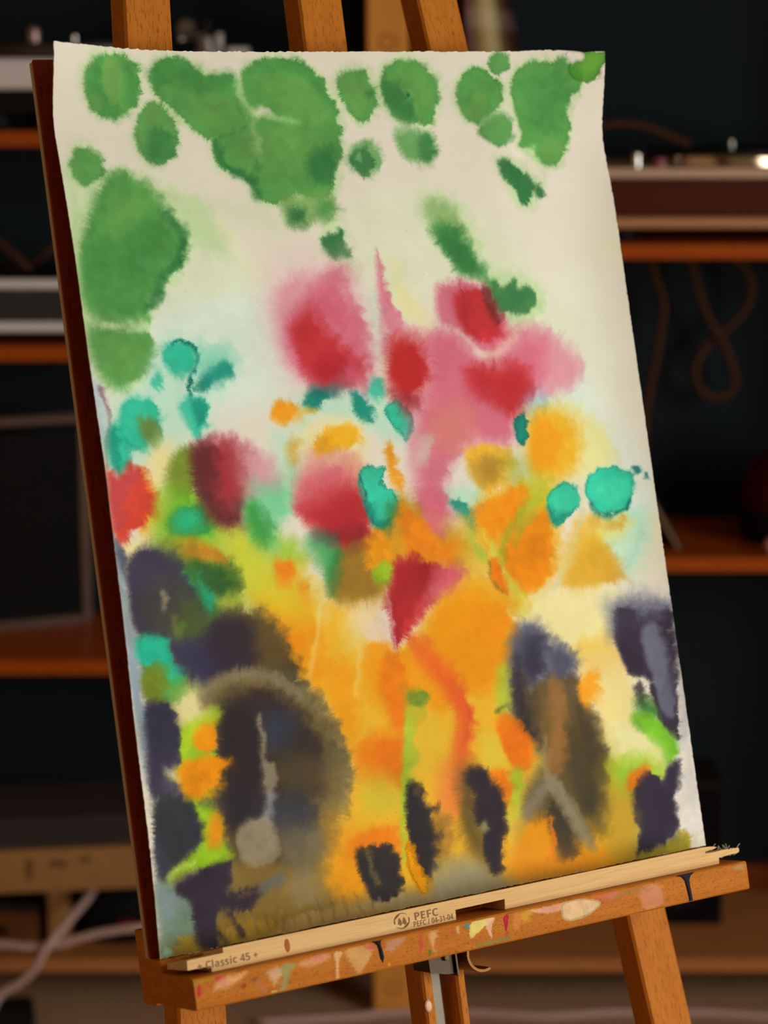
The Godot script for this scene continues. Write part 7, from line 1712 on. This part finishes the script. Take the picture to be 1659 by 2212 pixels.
	[[249, 146, 23], 0.7, 3.6, 2.4, 4.5, 0, -1.00, [357, 420, 381.9, 413.2, 414.1, 403.2, 415.4, 422, 386, 441.4, 370.8, 454.6, 360.5, 438.8]],
	[[249, 146, 21], 0.65, 3.6, 2.4, 4.5, 0, -1.00, [387.9, 456.4, 413.6, 433, 434.1, 431.2, 438.9, 457.9, 432.1, 483.4, 408.7, 503.2, 391.1, 490.1, 382.8, 474.4]],
	[[221, 225, 83], 0.85, 2.6, 1.2, 2, 0, 1.88, [364.1, 442.9, 375.8, 464.4, 383.2, 485.5, 395.5, 503.5]],
	[[247, 130, 25], 0.85, 2.6, 1.2, 2, 0, -1.00, [368.2, 470.9, 376.3, 469.2, 381.1, 492.7, 376.7, 498.8, 367.7, 487.4]],
	[[127, 128, 48], 0.7, 1.2, 0.8, 0.8, 0, 0.94, [366.8, 468.9, 366.7, 485.5, 375.9, 498]],
	[[161, 216, 71], 0.6, 3.6, 2.4, 4.5, 0, -1.00, [347.3, 441.1, 356.6, 449.4, 364.9, 465, 357.9, 468, 351.3, 456.2]],
	[[165, 190, 60], 0.6, 2.6, 1.2, 2, 0, -1.00, [405.5, 428.5, 423.1, 415.2, 435, 412.5, 425.1, 430.4, 406.9, 447.2, 395.9, 460.9]],
	[[232, 185, 48], 0.6, 7, 2.4, 5.5, 0, -1.00, [449.3, 466.4, 476.4, 453.8, 494.5, 463, 509.4, 487.4, 482.2, 503.6, 443.4, 499.6]],
	[[249, 227, 106], 0.5, 8, 3, 6, 0, -1.00, [487.5, 447.2, 530, 443.7, 531.8, 459.3, 499.3, 463.5]],
	[[172, 41, 48], 0.75, 3.6, 2.4, 4.5, 0, -1.00, [272, 460.5, 294.1, 457.4, 309.3, 467.1, 321, 473.1, 301.9, 487.3, 282.7, 503.2, 268.5, 519.5, 260.4, 529.2, 259.2, 507.6, 257.2, 485.8, 266.2, 476.1]],
	[[225, 115, 126], 0.6, 7, 2.4, 5.5, 0, -1.00, [308.8, 469.9, 338, 472.4, 327.8, 483, 300.8, 494.4, 286.8, 503.6, 302.5, 483.7]],
	[[229, 166, 175], 0.8, 1.2, 0.8, 0.8, 0, 0.94, [257.8, 482.3, 258.3, 500.3, 259.1, 521.9, 259.4, 538.1]],
	[[204, 56, 53], 0.4, 7, 2.4, 5.5, 0, -1.00, [275.3, 484.3, 298.4, 483.3, 281.6, 510.2, 264.6, 526.2]],
	[[244, 102, 50], 0.5, 7, 2.4, 5.5, 0, 5.64, [285.3, 539.5, 305.1, 560.1, 319.1, 591, 322.5, 609.6, 307.1, 639.9]],
	[[238, 78, 53], 0.45, 2.6, 1.2, 2, 0, 1.41, [321.7, 587.7, 323.7, 609.7, 314.3, 626.5]],
	[[249, 166, 83], 0.5, 7, 2.4, 5.5, 0, -1.00, [285, 647.3, 301.9, 646.3, 300.9, 678.5, 283.1, 711.5, 278.3, 689.3]],
	[[136, 166, 55], 0.75, 2.8, 2.3, 3, 0.08, -1.00, [265, 576.4, 277.6, 575.2, 284.5, 584.4, 271.5, 588, 264.9, 585.3]],
	[[180, 209, 60], 0.75, 3.6, 2.4, 4.5, 0, -1.00, [261.6, 590.2, 267.2, 601.7, 261.7, 636.7, 252.8, 656.7, 252.9, 635.3]],
	[[161, 220, 60], 0.8, 2.6, 1.2, 2, 0, 1.17, [253.1, 628.3, 250.7, 649.2, 245.5, 676.9, 240.4, 715]],
	[[183, 205, 62], 0.7, 3.6, 2.4, 4.5, 0, -1.00, [359.1, 567.2, 370.3, 565, 369.8, 594.3, 359.1, 607.5, 355.1, 592.3]],
	[[97, 115, 48], 0.8, 1.2, 0.8, 0.8, 0, 0.94, [352.1, 602.8, 365.5, 599.6]],
	[[249, 124, 25], 0.75, 3.6, 2.4, 4.5, 0, -1.00, [355.8, 614.3, 367.5, 608.6, 387.3, 633.5, 382.3, 651.1, 366.3, 656, 354.5, 636]],
	[[161, 216, 60], 0.7, 3.6, 2.4, 4.5, 0, -1.00, [363.6, 659.3, 370.9, 667.7, 362, 695.5, 351.9, 704.8, 353.2, 683.2]],
	[[238, 194, 71], 0.6, 3.6, 2.4, 4.5, 0, -1.00, [349.4, 693.5, 361.4, 699.1, 352, 730.3, 343.1, 732.4]],
	[[106, 89, 50], 0.75, 7, 2.4, 5.5, 0, -1.00, [305.7, 654.1, 319.8, 652.6, 317.4, 681.1, 320, 717.7, 324.8, 740.1, 308.5, 722.9, 303.3, 689.7]],
	[[50, 45, 55], 0.75, 2.2, 2.2, 3.6, 0, -1.00, [315.7, 652, 332.7, 651.7, 343.3, 665.3, 349.1, 682.5, 348.5, 704.3, 339.8, 721, 337.8, 738.7, 328.1, 746.1, 320.3, 728.5, 323.1, 711, 315.1, 695.2, 321.5, 681.8, 313.7, 664.3]],
	[[163, 166, 113], 0.75, 2.6, 1.2, 2, 0, -1.00, [329.5, 704.8, 327.4, 708.2, 323.4, 709.2, 320, 707, 319.1, 703.1, 321.2, 699.6, 325.1, 698.7, 328.6, 700.8]],
	[[249, 133, 27], 0.8, 3.6, 2.4, 4.5, 0, -1.00, [338.2, 657.2, 353.1, 657.7, 359.2, 673.2, 353.3, 690.5, 348.1, 675.1]],
	[[48, 47, 50], 0.8, 2.2, 2.2, 3.6, 0, -1.00, [246.9, 684.2, 253.1, 654.9, 260.9, 663.3, 260.8, 674, 283.4, 678.6, 273.1, 683.1, 273.2, 695.6, 279.4, 703.7, 271, 709.5, 270.3, 727.2, 260, 739.6, 254.6, 713.8, 247.9, 698.5]],
	[[106, 95, 55], 0.55, 7, 2.4, 5.5, 0, -1.00, [274.8, 685.1, 290.5, 691.2, 282, 718.5, 271.8, 731]],
	[[249, 166, 11], 0.9, 1, 2, 1.2, 0.28, -1.00, [243.1, 703, 249.4, 710.1, 251.4, 723.9, 258.6, 735.8, 260.7, 748.6, 253.9, 752.7, 245.8, 738.9, 241, 722.1]],
	[[54, 52, 53], 0.7, 2.2, 2.2, 3.6, 0, -1.00, [193.7, 701.8, 204.6, 701.9, 216.9, 700.4, 228.1, 707.6, 231.7, 724.1, 232.5, 740.1, 219.6, 750.1, 204.6, 742.2, 196.5, 728.5, 192.7, 713.9]],
	[[161, 137, 71], 0.6, 2.6, 1.2, 2, 0, 1.41, [204.7, 703.6, 206.9, 726.8, 211.8, 734.7]],
	[[161, 159, 131], 0.75, 7, 2.4, 5.5, 0, -1.00, [267.2, 733.8, 289.6, 723.3, 308.9, 733.8, 323.7, 747.1, 343.8, 754.3, 330, 760.9, 275.7, 758.4, 259.4, 757.3]],
	[[249, 166, 48], 0.6, 7, 2.4, 5.5, 0, -1.00, [343.1, 732.4, 378.5, 727.4, 410.8, 743.9, 446.1, 746.1, 448.6, 757.7, 373.2, 759.4, 343.8, 754.3]],
	[[95, 100, 126], 0.6, 7, 2.4, 5.5, 0, -1.00, [383.5, 537.2, 397.8, 529.7, 409.8, 536.7, 413.3, 555.7, 397, 561.1, 382.6, 555.5]],
	[[59, 56, 78], 0.65, 3.6, 2.4, 4.5, 0, -1.00, [395.1, 546, 408.9, 542.2, 410.9, 570.3, 397.7, 583.3, 391.5, 567.8]],
	[[65, 65, 92], 0.55, 7, 2.4, 5.5, 0, -1.00, [419.7, 556.6, 441, 566.7, 438.4, 581.3, 419.9, 582.6]],
	[[59, 54, 60], 0.5, 2.6, 1.2, 2, 0, 3.29, [382.1, 559.2, 383.4, 581.4, 381.4, 603.2]],
	[[82, 74, 53], 0.5, 2.6, 1.2, 2, 0, 3.76, [386.1, 574.4, 389.3, 598.8, 389.1, 622.7]],
	[[118, 102, 62], 0.5, 2.6, 1.2, 2, 0, 2.35, [402, 583.9, 402.3, 606.1, 399.2, 627.8]],
	[[99, 85, 50], 0.5, 2.6, 1.2, 2, 0, 3.76, [437.1, 588.6, 436.7, 614.6, 432.7, 640.1]],
	[[67, 60, 53], 0.5, 2.6, 1.2, 2, 0, 4.70, [442.3, 611.6, 446.4, 638.3, 446.8, 664.5]],
	[[78, 69, 48], 0.5, 2.6, 1.2, 2, 0, 5.17, [453.4, 628.1, 457.4, 654.8, 457.6, 681]],
	[[138, 109, 62], 0.5, 2.6, 1.2, 2, 0, 2.11, [420.5, 578.9, 420.3, 597.5, 416.6, 615.5]],
	[[172, 120, 67], 0.6, 7, 2.4, 5.5, 0, 5.17, [416.9, 600.7, 415.8, 633.9, 406.1, 665.7]],
	[[189, 166, 113], 0.6, 2.6, 1.2, 2, 0, 1.41, [400.2, 635.3, 395.3, 656.7, 398.5, 671.9]],
	[[150, 141, 115], 0.6, 2.6, 1.2, 2, 0, 6.11, [402.2, 676.2, 418, 700.8, 434.2, 736.7]],
	[[142, 135, 113], 0.55, 2.6, 1.2, 2, 0, 5.64, [400.4, 674.1, 382.8, 687.9, 369.9, 700.4]],
	[[71, 65, 53], 0.7, 3.6, 2.4, 4.5, 0, -1.00, [396.5, 697.4, 403.2, 696.6, 416.9, 733.8, 412.7, 746, 397.7, 743.5, 394.5, 722.8]],
	[[249, 139, 37], 0.85, 2.6, 1.2, 2, 0, 1.88, [395.6, 708.3, 393.8, 730, 388, 743.7]],
	[[63, 60, 50], 0.5, 7, 2.4, 5.5, 0, -1.00, [439.7, 678.3, 460, 692.6, 454.2, 725.2, 439.8, 730.3, 431.6, 699.3]],
	[[204, 166, 60], 0.55, 7, 2.4, 5.5, 0, -1.00, [466.6, 682.4, 484.8, 707.7, 483.9, 737.5, 463.7, 749.1, 459.9, 718.7]],
	[[129, 135, 156], 0.5, 7, 2.4, 5.5, 0, -1.00, [498.5, 535.7, 521, 526.9, 548.8, 534.4, 555.1, 543, 522.9, 542.5, 502.9, 551.5]],
	[[54, 47, 64], 0.7, 2.2, 2.2, 3.6, 0, -1.00, [503.9, 532.5, 516, 530.2, 523.5, 538.7, 515.4, 560.6, 522.6, 580.7, 522.5, 592.1, 506.9, 590, 500, 566.3]],
	[[61, 54, 76], 0.6, 2.2, 2.2, 3.6, 0, -1.00, [552.5, 534.9, 558.5, 539.6, 559.3, 566.6, 556.8, 596.9, 545.6, 641.2, 547.8, 652.9, 538.7, 644, 535.2, 616.8, 548.4, 588]],
	[[121, 124, 149], 0.6, 2.6, 1.2, 2, 0, -1.00, [526.2, 554.4, 541.4, 544.9, 547.4, 557.2, 548.4, 588, 549.4, 618.8, 544.2, 637.2, 535.2, 628.2, 531, 593.3, 526.2, 573.5]],
	[[129, 207, 48], 0.75, 2.8, 2.3, 3, 0.08, -1.00, [501, 629.1, 515.3, 627.3, 530.9, 639, 542.2, 659.8, 541.6, 674.9, 529.7, 678.8, 527.9, 665.2, 511.1, 647.6]],
	[[238, 240, 175], 0.5, 7, 2.4, 5.5, 0, -1.00, [486, 632.7, 502, 646.3, 522.1, 660.6, 519.8, 671.6, 488.3, 666.9, 473.7, 646]],
	[[180, 216, 60], 0.6, 7, 2.4, 5.5, 0, -1.00, [479.2, 665.6, 511.7, 666.6, 522, 683.3, 495.1, 679.2, 480.1, 684.5]],
	[[249, 137, 32], 0.8, 2.8, 2.3, 3, 0.08, -1.00, [484.4, 690.8, 495.1, 679.2, 513.7, 679, 507.8, 685, 492.1, 693.8]],
	[[56, 49, 69], 0.75, 2.2, 2.2, 3.6, 0, -1.00, [495.9, 686.9, 513.1, 682, 522.3, 692.8, 531.5, 681, 545, 675.4, 544, 690.5, 532.4, 711.5, 533.4, 730.6, 518.2, 750.7, 489.8, 755.4, 489.3, 738.4, 496.2, 720.8, 490.6, 701.1]],
	[[161, 155, 48], 0.7, 1.2, 1.2, 9, 0, -1.00, [480.6, 755.7, 503.8, 754, 527.8, 748.6, 540, 744.9, 541.8, 760.4, 506.6, 763.9]],
	[[44, 41, 60], 0.6, 1.2, 0.8, 0.8, 0, 1.17, [489.3, 738.4, 484.5, 754.5]],
	[[18, 139, 124], 0.7, 2.8, 2.3, 3, 0.08, -1.00, [436.4, 425.8, 439.8, 439.2, 448.6, 443.8, 465.4, 432, 454.7, 436.8, 445.8, 432.2]],
	[[18, 133, 117], 0.7, 2.8, 2.3, 3, 0.08, -1.00, [490.6, 430.3, 501.2, 438.9, 521.8, 440.9, 534.1, 430.7, 526.4, 439.5, 507.6, 443.3, 493.7, 440.1]],
	[[221, 166, 48], 0.6, 3.6, 2.4, 4.5, 0, -1.00, [488.5, 441.6, 511.7, 446.4, 525.8, 443.2, 519.9, 452.2, 491.7, 451.4]],
	[[223, 109, 138], 0.6, 7, 2.4, 5.5, 0, -1.00, [323.7, 263.1, 348, 262.9, 349.1, 293.5, 333.8, 322, 314.8, 335.3, 307, 324.2, 331.4, 300.7]],
	[[189, 41, 46], 0.45, 7, 2.4, 5.5, 0, -1.00, [298.1, 273.2, 315.9, 266.8, 325.7, 281.3, 320, 302, 304.5, 309.3, 294.6, 296]],
	[[193, 45, 53], 0.4, 7, 2.4, 5.5, 0, -1.00, [376.9, 297.5, 392, 296.4, 390.3, 313.4, 378.4, 313.4]],
	[[197, 45, 53], 0.45, 7, 2.4, 5.5, 0, -1.00, [403, 305.7, 424.3, 298.6, 430.2, 316.2, 413.8, 332.3, 402.7, 322.9]],
	[[183, 39, 50], 0.5, 7, 2.4, 5.5, 0, -1.00, [221.3, 280.9, 244.9, 280.3, 255, 291.3, 239.8, 297.7, 221.4, 295.7]],
	[[219, 231, 198], 0.35, 7, 2.4, 5.5, 0, -1.00, [311.6, 356, 326.5, 353, 321.2, 371.5, 305.6, 378.5]],
	[[44, 120, 117], 0.5, 3.6, 2.4, 4.5, 0, -1.00, [207.6, 302.6, 222.7, 302.3, 233.8, 306.4, 221.4, 310.5]],
	[[221, 166, 175], 0.5, 2.6, 1.2, 2, 0, 1.17, [428.1, 266.4, 412.7, 277.2, 394.5, 281.1]],
	[[210, 78, 101], 0.3, 7, 2.4, 5.5, 0, -1.00, [216.2, 223, 236.1, 215.6, 250.5, 228.8, 254.3, 249.8, 236.3, 244.6, 221.3, 235.6]],
	[[39, 115, 64], 0.6, 4, 1.8, 4.2, 0, -1.00, [240.1, 171, 249.6, 164.3, 257, 170.8, 253.4, 182.4, 243.2, 181.1]],
	[[39, 115, 64], 0.45, 4, 1.8, 4.2, 0, -1.00, [446.1, 106.2, 458.5, 113.7, 467.8, 125.9, 463, 138.9, 454.8, 130.2]],
	[[44, 122, 69], 0.45, 4, 1.8, 4.2, 0, -1.00, [426.5, 223.1, 442.9, 220.7, 450.5, 230.5, 437.6, 242.2, 425.4, 239.1]],
]
